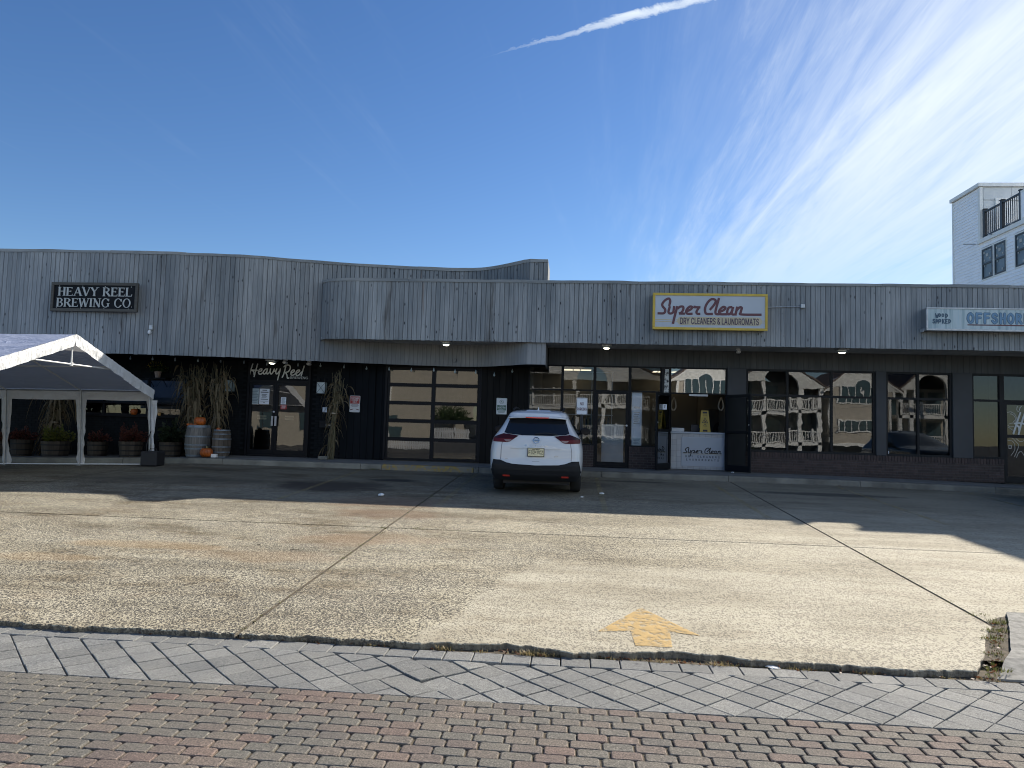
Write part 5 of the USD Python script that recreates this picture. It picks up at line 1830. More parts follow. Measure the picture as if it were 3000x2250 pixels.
pumpkin('orange pumpkin on the sill of the dark brewery window', (at(392, 1203, WY-.06)[0], WY-.055, LW[2]+.001), .1, .2)
pumpkin('small pale gourd on the window sill beside the tent leg', (at(467, 1207, WY-.06)[0], WY-.055, LW[2]+.001), .045, .11, 'gourd_pale')
sb_ = spot(627, 17.86)
cb = thing('stone_block', 'small pale stone block between the pumpkin and the barrel cage', 'block', sb_)
obj('block', bevel_box(-.075, .075, -.05, .05, 0, .095, .012), 'white_patch', cb)
wbx = spot(946, 18.7)
cb = thing('stone_block', 'pale block at the foot of the thin cornstalk bundle by the doors', 'block', wbx)
obj('block', bevel_box(-.13, .13, -.06, .06, 0, .09, .012), 'kerb_stone', cb)


def leaf_quads(n, fn, size, seed, droop=.4):
    """many small pointed leaves: fn(rng) -> (point, outward direction)"""
    r = np.random.default_rng(seed)
    v, f = [], []
    for i in range(n):
        p, d = fn(r)
        d = d/np.linalg.norm(d)
        s_ = size*r.uniform(.6, 1.3)
        w = np.cross(d, r.normal(size=3))
        w /= np.linalg.norm(w)+1e-9
        tip = p+d*s_+[0, 0, -droop*s_*r.random()]
        m_ = (p+tip)/2
        k_ = len(v)
        v += [p, m_+w*s_*.28, tip, m_-w*s_*.28]
        f += [[k_, k_+1, k_+2], [k_, k_+2, k_+3]]
    return np.array(v), np.array(f)


def bush_fn(rx, rz, zc_):
    def fn(r):
        d = r.normal(size=3)
        d /= np.linalg.norm(d)
        q = r.random()**.45
        bump_ = 1+.25*math.sin(d[0]*7+d[1]*5)
        return np.array([d[0]*rx*q*bump_, d[1]*rx*q*bump_, zc_+abs(d[2])*rz*q*bump_]), d+[0, 0, .5]
    return fn


def tub(px, w_px, h_px, Y, lab):
    loc = spot(px, Y)
    s_ = Y/F*1.01
    R, Hh = w_px*s_/2, h_px*s_
    t = thing('half_barrel_planter', lab, 'planter', loc, rnd.random())
    prof = [(R*.86, 0), (R*.93, Hh*.4), (R*.98, Hh*.75), (R, Hh)]
    staves(t, 16, prof, mat='planter_wood')
    for z in (.05, .36, .72):
        hoop(t, z*Hh, .035, np.interp(z*Hh, [q[1] for q in prof], [q[0] for q in prof])+.001, np.interp(z*Hh+.035, [q[1] for q in prof], [q[0] for q in prof])+.001, 'black_plastic')
    obj('soil', MB().lathe([(.001, Hh-.05), (R-.03, Hh-.05), (R-.03, Hh-.09), (.001, Hh-.09)], 14).get(), 'soil', t)
    return loc, R, Hh


def potplant(name, lab, loc, Hh, R, h, mat, n, size, seed, stalks=True):
    p = thing(name, lab, 'plant', (loc[0], loc[1], loc[2]+Hh-.055))
    obj('leaves', leaf_quads(n, bush_fn(R*1.05, h, .05), size, seed), mat, p)
    if stalks:
        b_ = MB()
        r = np.random.default_rng(seed)
        for i in range(9):
            a, q = r.random()*6.28, R*.6*r.random()
            b_.bar((q*math.cos(a)*.5, q*math.sin(a)*.5, -.02), (q*1.3*math.cos(a), q*1.3*math.sin(a), h*.8), .006, 4)
        obj('stems', b_.get(), 'leaf_dark', p)
    return p


l1 = tub(61, 62, 50, 18.45, 'half barrel planter with reddish flowers left of the yellow bush')
potplant('flower_plant', 'low reddish flower plant in the planter left of the yellow bush', l1[0], l1[2], l1[1], .3, 'leaf_red', 520, .075, 1)
l2 = tub(160, 80, 46, 18.3, 'half barrel planter with a yellow green bush under the tent')
potplant('flower_plant', 'bushy yellow green plant in the planter under the hanging cornstalks', l2[0], l2[2], l2[1]*.95, .42, 'leaf_yellow', 760, .075, 2)
l3 = tub(283, 58, 44, 18.45, 'half barrel planter with sparse reddish flowers behind the middle tent leg')
potplant('flower_plant', 'sparse reddish flower plant behind the middle tent leg', l3[0], l3[2], l3[1], .3, 'leaf_red', 420, .07, 3)
l4 = tub(381, 68, 46, 18.2, 'half barrel planter with a big red brown flower plant beside the weight bag')
potplant('flower_plant', 'big red brown flower plant beside the right tent leg', l4[0], l4[2], l4[1]*1.05, .42, 'leaf_red', 900, .07, 4)
l5 = tub(498, 66, 44, 18.3, 'half barrel planter with dark grass between weight bag and barrels')
potplant('ornamental_grass', 'dark upright grassy plant in the planter right of the weight bag', l5[0], l5[2], l5[1]*.9, .5, 'leaf_dark', 420, .15, 5)
l0 = tub(2, 40, 46, 18.45, 'half barrel planter at the left tent leg')
potplant('flower_plant', 'dark red flower plant beside the left tent leg', l0[0], l0[2], l0[1]*1.2, .3, 'leaf_red', 420, .075, 6)
# potted mum on a wall bracket
mp = at(462, 1107, WY-.2)
sh = thing('plant_shelf', 'small black shelf on the dark wall carrying the potted yellow flowers', 'shelf', (mp[0], WY-.03, mp[2]))
obj('board', box(-.3, .3, -.3, 0, -.025, -.001), 'frame_black', sh)
obj('bracket', MB().bar((-.2, -.25, -.03), (-.2, -.01, -.25), .012, 4).bar((.2, -.25, -.03), (.2, -.01, -.25), .012, 4).get(), 'frame_black', sh)
ft = thing('flower_pot', 'pale clay pot of yellow flowers on the shelf above the blue blind', 'flower pot', (mp[0], WY-.2, mp[2]+.001))
obj('pot', MB().lathe([(.001, 0), (.065, 0), (.09, .15), (.1, .15), (.1, .18), (.08, .18), (.08, .14), (.001, .14)], 14).get(), 'terracotta', ft, 40)
obj('leaves', leaf_quads(420, bush_fn(.24, .26, .17), .06, 8), 'leaf_green', ft)


def fl_fn(r):
    d = r.normal(size=3)
    d /= np.linalg.norm(d)
    return np.array([d[0]*.25-.06, d[1]*.25, .22+abs(d[2])*.25]), d


obj('flowers', leaf_quads(110, fl_fn, .035, 9), 'flower_yellow', ft)


# ---------------------------------------------------------------- dried cornstalk bundles
def corn(lab, base_, h, spread, n, seed, waist=.55, fan=1., leaves=5, lean=0., leaf_len=.55, foot=.16):
    """a bundle of dried maize: stems tied at a waist, fanning out above, with long curling leaves"""
    t = thing('cornstalk_bundle', lab, 'cornstalks', base_, 0)
    r = np.random.default_rng(seed)
    st, lf = MB(), MB()
    zt_ = h*waist
    for i in range(n):
        a = r.random()*6.28
        q = math.sqrt(r.random())
        foot_ = np.array([math.cos(a)*foot*q, math.sin(a)*foot*.6*q, 0])
        wst = np.array([math.cos(a)*.065*q+lean*.5, math.sin(a)*.05*q, zt_])
        top = np.array([math.cos(a)*spread*q*fan+lean+r.normal()*.06, math.sin(a)*spread*.45*q, h*r.uniform(.82, 1.0)])
        bend = np.array([r.normal()*.05, r.normal()*.03, 0])
        pts_ = spline([foot_, (foot_+wst)/2+bend*.5, wst, (wst+top)/2+bend, top], 4)
        st.tube(pts_, .0105, 5, .004)
        for j in range(leaves):
            u_ = r.uniform(.12, 1.)
            p = pts_[int(u_*(len(pts_)-1))]
            b_ = r.random()*6.28
            d = np.array([math.cos(b_), math.sin(b_)*.6, 0])
            L_ = leaf_len*r.uniform(.55, 1.5)
            rise = r.uniform(.0, .95)
            w_ = r.uniform(.016, .036)
            side = np.array([-d[1], d[0], 0])
            side /= np.linalg.norm(side)
            tw = r.uniform(-2, 2)
            v, m_ = [], 7
            for s_ in range(m_):
                k_ = s_/(m_-1)
                c = p+d*L_*(k_*.85)*(1-.3*k_)+np.array([0, 0, L_*(rise*k_-1.25*k_*k_)])
                ww = w_*math.sin(math.pi*min(1, .18+.82*k_))**.6
                sd = side*math.cos(tw*k_)+np.array([0, 0, 1])*math.sin(tw*k_)
                v += [c+sd*ww, c-sd*ww]
            f = []
            for s_ in range(m_-1):
                f += [[2*s_, 2*s_+1, 2*s_+3], [2*s_, 2*s_+3, 2*s_+2]]
            lf.add(v, f)
    obj('stalks', st.get(), 'corn_stalk', t)
    obj('leaves', lf.get(), 'corn_leaf', t)
    obj('twine', MB().lathe([(.09, zt_-.02), (.1, zt_-.01), (.1, zt_+.01), (.09, zt_+.02)], 14, (lean*.5, 0, 0)).get(), 'rope', t)
    return t


c = spot(556, 18.75)
corn('thick cornstalk bundle behind the large grey barrel', c, 2.6, .52, 44, 11, .42, 1., 8, .02, .62, .24)
c = spot(628, 18.8)
corn('tall narrow cornstalk bundle behind the slatted barrel cage', c, 2.62, .34, 32, 12, .4, .9, 7, .04, .5, .16)
c = spot(968, 18.95)
corn('slim cornstalk bundle tied upright right of the brewery doors', (c[0]-.02, c[1], c[2]), 2.5, .2, 26, 13, .5, 1., 4, .12, .42, .12)
c = at(143, 1262, 18.7)
corn('cornstalk bundle standing in the planter behind the yellow bush', (c[0], c[1], lay_z(c[0])+.3), 2.1, .6, 40, 14, .3, 1.1, 8, .3, .6, .1)
# ---------------------------------------------------------------- cars
CZ = np.array([.28, .31, .35, .41, .5, .6, .68, .76, .85, .93, 1.0, 1.05, 1.1, 1.15, 1.21, 1.28, 1.35, 1.42, 1.49, 1.545, 1.59, 1.62, 1.642, 1.652])
c_w = lambda z: np.interp(z, [.22, .3, .5, .68, .85, .95, 1.03, 1.12, 1.2, 1.3, 1.4, 1.5, 1.58, 1.62, 1.642, 1.652], [.80, .86, .905, .92, .918, .91, .893, .862, .80, .735, .68, .632, .59, .545, .48, .40])
c_r = lambda z: np.interp(z, [.28, .4, .5, .6, .66, .9, 1.0, 1.1, 1.17, 1.3, 1.5, 1.58, 1.62, 1.652], [.16, .05, .02, .02, .05, .075, .09, .11, .15, .27, .44, .46, .52, .75])
c_f = lambda z: np.interp(z, [.22, .35, .6, .85, .95, 1.0, 1.04, 1.08, 1.2, 1.35, 1.5, 1.6, 1.652], [4.30, 4.42, 4.45, 4.38, 4.25, 4.05, 3.6, 3.3, 3.03, 2.7, 2.35, 2.05, 1.75])


def rear_y(x, z, r=.17):
    w = c_w(z)
    a = np.minimum(np.abs(x), w-1e-4)
    d = np.maximum(0, a-(w-r))
    return c_r(z)+.07*(a/w)**2+r-np.sqrt(np.maximum(r*r-d*d, 0))


def slices(zs):
    t = np.r_[np.linspace(-1, -.72, 9), np.linspace(-.6, .6, 9), np.linspace(.72, 1, 9)]
    P = []
    for z in zs:
        w = c_w(z)
        a = t*w
        rear = np.stack([a, rear_y(a, z)], 1)
        yf = c_f(z)
        rf = .42
        tf = t[::-1]*w*.97
        d = np.maximum(0, np.abs(tf)-(w*.97-rf))
        fr2 = np.stack([tf, yf-.10*(tf/w)**2-(rf-np.sqrt(np.maximum(rf*rf-d*d, 0)))], 1)
        y0, y1 = rear[-1, 1], fr2[0, 1]
        side = np.array([[w+.0*k, y0+(y1-y0)*k] for k in (.25, .5, .75)])
        ring = np.vstack([rear, side*[1, 1], fr2, side[::-1]*[-1, 1]])
        P.append(np.c_[ring, np.full(len(ring), z)])
    P = np.array(P)
    n, m = P.shape[:2]
    idx = np.arange(n*m).reshape(n, m)
    f = []
    for i in range(n-1):
        for j in range(m):
            k = (j+1) % m
            f += [[idx[i, j], idx[i, k], idx[i+1, k]], [idx[i, j], idx[i+1, k], idx[i+1, j]]]
    v = P.reshape(-1, 3)
    c0, c1 = len(v), len(v)+1
    v = np.vstack([v, [[0, P[0, :, 1].mean(), zs[0]], [0, P[-1, :, 1].mean(), zs[-1]]]])
    for j in range(m):
        k = (j+1) % m
        f += [[c0, idx[0, k], idx[0, j]], [c1, idx[-1, j], idx[-1, k]]]
    return v, np.array(f)


def cut_arches(m):
    import manifold3d as mf
    body = mf.Manifold(mf.Mesh(vert_properties=np.asarray(m[0], np.float32), tri_verts=np.asarray(m[1], np.uint32)))
    for y in (.93, 3.40):
        for s in (-1, 1):
            cyl = mf.Manifold.cylinder(.40, .40, .40, 36).rotate([0, 90, 0]).translate([s*.80-.2, y, .36])
            body = body-cyl
    o = body.to_mesh()
    return np.array(o.vert_properties[:, :3]), np.array(o.tri_verts)


def on_rear(poly, off, th=.01, size=.05):
    """a shape in (x, z) wrapped onto the car's tail"""
    b_ = MB()
    for g in getattr(poly, 'geoms', [poly]):
        m = trimesh.creation.extrude_polygon(g, th, engine='earcut')
        b_.add(*trimesh.remesh.subdivide_to_size(m.vertices, m.faces, size))
    v, f = b_.get()
    x, z, t = v[:, 0], v[:, 1], v[:, 2]
    return np.stack([x, rear_y(x, z)-off+th-t, z], 1), f


def mirror(p):
    return affinity.scale(p, -1, 1, origin=(0, 0))


def make_car(label, loc, paint, badges):
    t = thing('parked_car', label, 'car', loc)
    UsdGeom.Xformable(t).AddRotateXOp().Set(math.degrees(math.atan(.0488)))
    lo_, hi_ = CZ[CZ <= .42], np.r_[.4101, CZ[CZ > .42]]
    obj('sill_cladding', cut_arches(slices(np.r_[lo_[:-1], .41])), 'black_plastic', t, 30)
    obj('body', cut_arches(slices(np.r_[hi_])), paint, t, 30)
    bump_ = Polygon([(-.845, .69), (-.70, .685), (-.58, .64), (-.45, .615), (0, .60), (.45, .615), (.58, .64), (.70, .685), (.845, .69), (.89, .47), (.87, .42), (.80, .30), (-.80, .30), (-.87, .42), (-.89, .47)])
    obj('bumper', on_rear(bump_, .012, .03), 'black_plastic', t, 30)
    ins = Polygon([(-.60, .535), (.60, .535), (.75, .40), (.62, .33), (-.62, .33), (-.75, .40)])
    obj('bumper_insert', on_rear(ins.difference(ins.buffer(-.035, join_style=2)), .02, .012), 'black_plastic', t, 30)
    obj('skid_panel', on_rear(Polygon([(-.42, .43), (.42, .43), (.5, .33), (-.5, .33)]), .02, .012), 'black_plastic', t, 30)
    gl = Polygon([(-.555, 1.50), (.555, 1.50), (.645, 1.215), (.56, 1.195), (.3, 1.175), (-.3, 1.175), (-.56, 1.195), (-.645, 1.215)])
    obj('rear_window', on_rear(gl, .006, .012), 'car_glass', t, 30)
    obj('wiper', on_rear(LineString([(-.02, 1.205), (.2, 1.225), (.40, 1.205)]).buffer(.011), .02, .012), 'black_plastic', t)
    lamp = Polygon([(-.868, 1.085), (-.845, 1.125), (-.76, 1.165), (-.655, 1.20), (-.35, 1.165), (-.52, 1.045), (-.575, 1.03), (-.86, 1.035)])
    seg = Polygon([(-.60, 1.045), (-.575, 1.04), (-.52, 1.055), (-.48, 1.085), (-.64, 1.085)])
    for q, fl_ in ((lamp, 1), (lamp, -1)):
        tl_ = thing('tail_lamp', parent=t)
        fx = (lambda p: p) if fl_ == 1 else mirror
        upper = lamp.intersection(sbox(-1, 1.105, 0, 1.3))
        obj('lens', on_rear(fx(lamp.difference(upper)), .008, .014, .04), 'lamp_red', tl_, 30)
        obj('upper_lens', on_rear(fx(upper), .0085, .014, .04), 'lamp_dark', tl_, 30)
        obj('reverse_lamp', on_rear(fx(seg), .011, .006, .04), 'lamp_clear', tl_, 30)
    for s in (-1, 1):
        obj('gap_line', on_rear(LineString([(s*.672, 1.03), (s*.69, .9), (s*.69, .695)]).buffer(.004), .0015, .003), 'ink', t)
        obj('reflector', on_rear(sbox(s*.575-.065, .365, s*.575+.065, .39).buffer(.003), .024, .02), 'reflector_red', t)
    obj('crease', on_rear(Polygon([(-.45, .945), (.45, .945), (.50, .92), (-.50, .92)]), .012, .03), paint, t, 30)
    # roof spoiler with the high lamp
    sp = MB()
    sec = [(.62, 1.565), (.335, 1.53), (.33, 1.515), (.345, 1.503), (.46, 1.50), (.62, 1.52)]
    v, f = [], []
    for x in np.linspace(-.585, .585, 13):
        k = .06*(x/.585)**4
        v += [(x, y+k, z-.02*(x/.585)**4) for y, z in sec]
    n = len(sec)
    for i in range(12):
        for j in range(n):
            a_, b_ = i*n+j, i*n+(j+1) % n
            f += [[a_, b_, b_+n], [a_, b_+n, a_+n]]
    for e, s in ((0, 1), (12*n, -1)):
        for j in range(1, n-1):
            f.append([e, e+j+1, e+j][::s])
    obj('spoiler', (np.array(v), np.array(f)), paint, t, 40)
    obj('high_lamp', MB().hexa([[-.22, .327, 1.508], [.22, .327, 1.508], [.21, .36, 1.508], [-.21, .36, 1.508]], [[-.24, .327, 1.528], [.24, .327, 1.528], [.23, .36, 1.528], [-.23, .36, 1.528]]).get(), 'reflector_red', t)
    # glass along the sides
    for s in (-1, 1):
        Yg_, Zg_ = np.meshgrid(np.linspace(0, 1, 12), np.linspace(1.09, 1.52, 6), indexing='ij')
        y0, y1 = c_r(Zg_)+.32, c_f(Zg_)-.42
        X = s*(c_w(Zg_)+.004)
        obj('side_window', sheet(X, y0+(y1-y0)*Yg_, Zg_, flip=s < 0), 'car_glass', t, True)
        mh = trimesh.creation.icosphere(2, 1.)
        vv = np.array(mh.vertices)*[.125, .075, .085]
        mi = thing('mirror', parent=t)
        obj('shell', (vv+[s*1.0, 2.78, 1.15], mh.faces), 'black_plastic', mi, True)
        obj('glass', MB().lathe([(.001, 0), (.1, 0), (.1, .004), (.001, .005)], 18).get() and (lambda q: (q[0]*[1, 1, .68]+[s*1.0, 2.708, 1.15], q[1]))(moved(MB().lathe([(.001, 0), (.1, 0), (.1, .004), (.001, .005)], 18).get(), rx=math.pi/2)), 'car_glass', mi)
        obj('arm', MB().bar((s*.80, 2.85, 1.08), (s*.95, 2.8, 1.11), .03, 6).get(), 'black_plastic', mi)
        obj('roof_rail', MB().tube([(s*.50, .72, 1.635), (s*.515, .85, 1.672), (s*.52, 1.5, 1.69), (s*.50, 2.1, 1.65)], .018, 6).get(), 'black_plastic', t, 40)
    obj('roof_ridge', MB().hexa([[-.28, .62, 1.63], [.28, .62, 1.63], [.28, 1.9, 1.63], [-.28, 1.9, 1.63]], [[-.22, .70, 1.663], [.22, .70, 1.663], [.22, 1.75, 1.665], [-.22, 1.75, 1.665]]).get(), paint, t)
    obj('antenna', MB().hexa([[-.02, .68, 1.655], [.02, .68, 1.655], [.02, .86, 1.655], [-.02, .86, 1.655]], [[-.004, .69, 1.725], [.004, .69, 1.725], [.004, .73, 1.72], [-.004, .73, 1.72]]).get(), paint, t)
    pl = Polygon([(-.165, .765), (.165, .765), (.165, .935), (-.165, .935)])
    np_ = thing('number_plate', parent=t)
    obj('holder', on_rear(pl, .02, .016, .2), 'black_plastic', np_)
    obj('plate', on_rear(sbox(-.152, .778, .152, .925), .023, .004, .2), 'plate_yellow' if badges else 'white', np_)
    py_ = float(rear_y(np.array(0.), np.array(.85)))-.026
    if badges:
        b_ = MB()
        text_at(b_, 'F32', -.138, py_, .815, .072, .118)
        text_at(b_, 'VCZ', .022, py_, .815, .072, .116)
        b_.box(-.008, .004, py_, py_+.002, .84, .87)
        text_at(b_, 'NEW JERSEY', 0, py_, .898, .016, .15, True, True)
        text_at(b_, 'GARDEN STATE', 0, py_, .785, .016, .15, True, True)
        obj('lettering', b_.get(), 'ink', np_)
        ring = Point(0, 1.085).buffer(.062).difference(Point(0, 1.085).buffer(.050))
        obj('emblem', on_rear(ring.union(sbox(-.07, 1.073, .07, 1.097)), .014, .012), 'chrome', t)
        b_ = MB()
        text_at(b_, 'NISSAN', 0, 0, 1.077, .015, .1, True, True)
        v, f = b_.get()
        obj('emblem_lettering', (v+[0, float(rear_y(np.array(0.), np.array(1.085)))-.0165, 0], f), 'ink', t)
        b_ = MB()
        for ch, xx in zip('ROGUE', (-.2, -.1, 0, .1, .2)):
            text_at(b_, ch, xx, 0, .962, .034, .042, False, True)
        text_at(b_, 'AWD', .36, 0, .775, .018, .075, False)
        text_at(b_, 'SV', -.60, 0, .70, .016, .05, False)
        v, f = b_.get()
        obj('badge_lettering', (np.stack([v[:, 0], rear_y(v[:, 0], v[:, 2])-.010+v[:, 1], v[:, 2]], 1), f), 'chrome', t)
        obj('handle_recess', on_rear(Polygon([(-.075, .675), (.075, .675), (.055, .645), (-.055, .645)]), .004, .006), 'grey_metal', t)
    for y in (.93, 3.40):
        for s in (-1, 1):
            w = thing('wheel', parent=t)
            ty = [(.22, -.1), (.30, -.112), (.345, -.10), (.36, -.07), (.363, 0), (.36, .07), (.345, .10), (.30, .112), (.22, .1)]
            rot = lambda q: (np.stack([q[0][:, 2]+s*.785, q[0][:, 1]+y, q[0][:, 0]+.36], 1), q[1])
            q = MB().lathe(ty, 36).get()
            obj('tyre', (rot(q)[0], q[1][:, ::-1]), 'rubber', w, 40)
            q = MB().lathe([(.001, .06*s), (.22, .08*s), (.225, -.08*s), (.001, -.06*s)], 24).get()
            obj('rim', rot(q), 'grey_metal', w, 30)
    obj('underbody', box(-.66, .66, .35, 4.0, .2, .4), 'ink', t)
    return t


CARX = -.70
make_car('white compact SUV seen from behind, parked at the kerb before the shops', (CARX, 13.92, float(lotz(CARX, 13.92))), 'paint_white', True)
make_car('black SUV at the right picture edge, nose at the kerb before the last door', (10.98, 12.66, float(lotz(10.98, 12.66))), 'paint_dark', False)

# ---------------------------------------------------------------- inside the laundromat
CXa, CXb = wx(1966, 1300)-.0, wx(2127, 1300)
CT = wz(2050, 1266)
Yc = WY+.10
ct = thing('service_counter', 'white tiled service counter with the cleaners sign in the open doorway', 'counter')
z0 = .80
obj('core', box(CXa+.01, CXb-.01, Yc+.008, Yc+.6, z0, CT-.05), 'grout', ct)
obj('top', bevel_box(CXa-.01, CXb+.01, Yc-.03, Yc+.65, CT-.05, CT, .006), 'white_sign', ct)
TS = .152
r_ = 0
z = CT-.055
while z > z0+.02:
    x = CXa+.01
    while x < CXb-.015:
        obj('tile', bevel_box(x+.0015, min(x+TS-.0025, CXb-.01), Yc, Yc+.0075, max(z-TS+.003, z0), z, .0012), 'tile_white', ct)
        x += TS
    z -= TS
k5 = 14.75
tc = lambda cx, cy: at(1980+cx/k5, 1290+cy/k5, Yc-.02)[[0, 2]]
pa, pb = tc(225, 1100), tc(2095, -100)
sp_ = thing('sign_panel', parent=ct)
obj('board', bevel_box(pa[0], pb[0], Yc-.014, Yc-.0005, pa[1], pb[1], .003), 'white_sign', sp_)
ys_ = Yc-.017


def remap(l, x0, x1, X0, X1):
    out = []
    for p in l:
        u_ = (p[0]-x0)/(x1-x0)
        cx = X0+u_*(X1-X0)
        cy = 285+(p[1]-140)*.84+(cx-330)*.033
        out.append(tc(cx, cy))
    return out


sw = [remap(l, 162, 940, 325, 1130) for l in SC[:9]]
cw_ = [remap([(min(p[0], 1735), p[1]) for p in l], 1024, 1735, 1255, 1975) for l in SC[9:]]
kq = (tc(1000, 0)[0]-tc(0, 0)[0])/1000
obj('script', upright(strokes(sw+cw_, 40*kq, True), ys_, .002), 'ink', sp_)
obj('stripe', upright(unary_union([LineString([tc(310, y_), tc(1995, y_+62)]).buffer(9*kq) for y_ in (535, 580)]), ys_, .002), 'sign_tan', sp_)
b = MB()
for word_, xa, xb, yb in (('DRY CLEANERS', 415, 1890, 725), ('LAUNDROMATS', 445, 1855, 862)):
    for i, ch in enumerate(word_):
        if ch != ' ':
            cx = xa+(xb-xa-60)*i/(len(word_)-1)
            p = tc(cx, yb+(cx-400)*.038)
            text_at(b, ch, p[0], ys_, p[1], 84*kq, 60*kq, True)
obj('lettering', b.get(), 'ink', sp_)
cp = at(2064, 1262, Yc+.25)
cs = thing('caution_sign', 'yellow folding caution sign standing on the white counter', 'caution sign', (cp[0], Yc+.25, CT+.002))
hh_ = at(2064, 1203, Yc+.25)[2]-CT
v0 = [[-.145, -.10, 0], [.145, -.10, 0], [.145, -.085, 0], [-.145, -.085, 0]]
v1 = [[-.095, -.02, hh_], [.095, -.02, hh_], [.095, -.004, hh_], [-.095, -.004, hh_]]
obj('front_panel', MB().hexa(v0, v1).get(), 'sign_yellow', cs)
obj('rear_panel', MB().hexa([[p[0], -p[1]+.0, p[2]] for p in v0[::-1]], [[p[0], -p[1]+.0, p[2]] for p in v1[::-1]]).get(), 'sign_yellow', cs)
b = MB()
fy = lambda z_: -.10+.08*z_/hh_


def slant(m):
    v, f = m
    v = v.copy()
    v[:, 1] += fy(v[:, 2])-.003
    return v, f


zt_ = hh_*.42
tri = Polygon([(-.085, zt_), (.085, zt_), (0, zt_+.15)])
b.mesh(slant(upright(tri.difference(tri.buffer(-.012)), 0, .002))).mesh(slant(upright(LineString([(-.015, zt_+.08), (.0, zt_+.05), (.03, zt_+.03), (-.03, zt_+.03)]).buffer(.008), 0, .002)))
b.mesh(slant(upright(sbox(-.05, hh_*.88, .05, hh_*.93).buffer(.01), 0, .002))).mesh(slant(upright(sbox(-.05, hh_*.04, .05, hh_*.1).buffer(.01), 0, .002)))
for tx, zf, hf in (('CAUTION', .77, .022), ('WET', .34, .022), ('FLOOR', .27, .022)):
    q = MB()
    text_at(q, tx, 0, 0, hh_*zf, hf, .11 if len(tx) > 4 else .06, True, True)
    b.mesh(slant(q.get()))
obj('print', b.get(), 'ink', cs)
for px_, lab in ((1974, 'white looped towel hanging inside the laundromat door on the left'), (2113, 'white looped towel hanging inside the laundromat door on the right')):
    p = at(px_, 1164, WY+.5)
    tw = thing('towel', lab, 'towel', p)
    obj('cloth', MB().tube(spline([(0, 0, 0), (-.05, 0, -.12), (-.065, .01, -.28), (0, .02, -.36), (.06, .01, -.27), (.045, 0, -.12), (0, 0, 0)], 6), .022, 8).get(), 'rope', tw, True)
p = at(1984, 1262, Yc+.35)
rg = thing('cash_register', 'low pale till on the left end of the white counter', 'till', (p[0], Yc+.35, CT+.001))
obj('body', bevel_box(-.17, .17, -.12, .12, 0, .10, .012), 'white', rg)
obj('screen', bevel_box(.36, .62, -.03, 0, 0, .2, .006), 'ink', rg)
wp_ = at(2118, 1240, 21.6)
wmch = thing('washing_machine', 'dark machine with a round door behind the counter on the right', 'washing machine', (wp_[0], 21.6, .795))
obj('cabinet', bevel_box(-.4, .4, 0, .8, 0, 1.7, .02), 'inner_dark', wmch)
obj('door_ring', moved(MB().lathe([(.22, 0), (.30, .01), (.31, .05), (.22, .05)], 24).get(), (0, 0, 1.05), rx=math.pi/2), 'black_plastic', wmch, 40)
obj('door_glass', moved(MB().lathe([(.001, .03), (.22, .02), (.22, 0), (.001, 0)], 24).get(), (0, 0, 1.05), rx=math.pi/2), 'car_glass', wmch, 40)
for i, (px_, py_) in enumerate(((1674, 1114), (1701, 1115), (1906, 1110), (1889, 1129), (2081, 1163))):
    q = at_z(px_, py_, 3.85)
    cl = thing('ceiling_light', ('leftmost lit ceiling panel seen through the laundromat glass', 'second lit ceiling panel seen through the laundromat glass', 'nearer lit ceiling panel left of the open door', 'farther lit ceiling panel left of the open door', 'lit ceiling panel seen above the counter')[i], 'ceiling light', (q[0], min(q[1], 24.6), 3.85))
    obj('panel', box(-.3, .3, -.3, .3, -.012, .0), 'panel_lit', cl)
    obj('frame', MB().box(-.33, -.301, -.33, .33, -.016, .004).box(.301, .33, -.33, .33, -.016, .004).box(-.3, .3, -.33, -.301, -.016, .004).box(-.3, .3, .301, .33, -.016, .004).get(), 'white', cl)
q0, q1 = at(1640, 1213, 20.7), at(1795, 1213, 20.7)
rk = thing('clothes_rack', 'white clothes rail with blue garments behind the laundromat window', 'clothes rack', (q0[0], 20.7, 0))
Lr = q1[0]-q0[0]
obj('rail', MB().bar((0, 0, q0[2]), (Lr, 0, q0[2]), .014, 8).bar((.03, 0, .8), (.03, 0, 3.45), .014, 8).bar((Lr*.6, 0, .8), (Lr*.6, 0, 3.45), .014, 8).bar((Lr-.03, 0, .8), (Lr-.03, 0, 3.45), .014, 8).bar((0, 0, 3.45), (Lr, 0, 3.45), .014, 8).get(), 'white', rk)
for i in range(11):
    x = .12+i*(Lr-.24)/10
    dr = rnd.uniform(.5, .75)
    gm = thing('garment', 'blue denim garment hanging on the white rail behind the laundromat window', 'clothing', (q0[0]+x, 20.7, q0[2]), group='garments on the white rail')
    n_ = 7
    U, V = np.meshgrid(np.linspace(-1, 1, n_), np.linspace(0, 1, 8), indexing='ij')
    obj('cloth', sheet(.025*np.sin(U*5+i)+.02*U, U*.2*(.55+.45*np.minimum(1, V*3)), -.06-dr*V-.08*np.abs(U)*(1-V)), 'denim', gm, True)
    obj('hook', MB().bar((0, 0, -.08), (0, 0, .02), .004, 4).get(), 'galvanised', gm)

# ---------------------------------------------------------------- litter, weeds, twigs
def crumple(lab, loc, s, seed, flat=.35):
    name = 'litter'
    t = thing(name, lab, 'litter', loc, seed)
    m = trimesh.creation.icosphere(2, 1.)
    v = np.array(m.vertices)
    v = v*(1+.9*(meshkit.fbm(v*2.2+seed, 3, seed)-.5)[:, None])*[s, s*.7, s*flat]
    v[:, 2] -= v[:, 2].min()
    obj('paper', (v, m.faces), 'litter_paper', t)


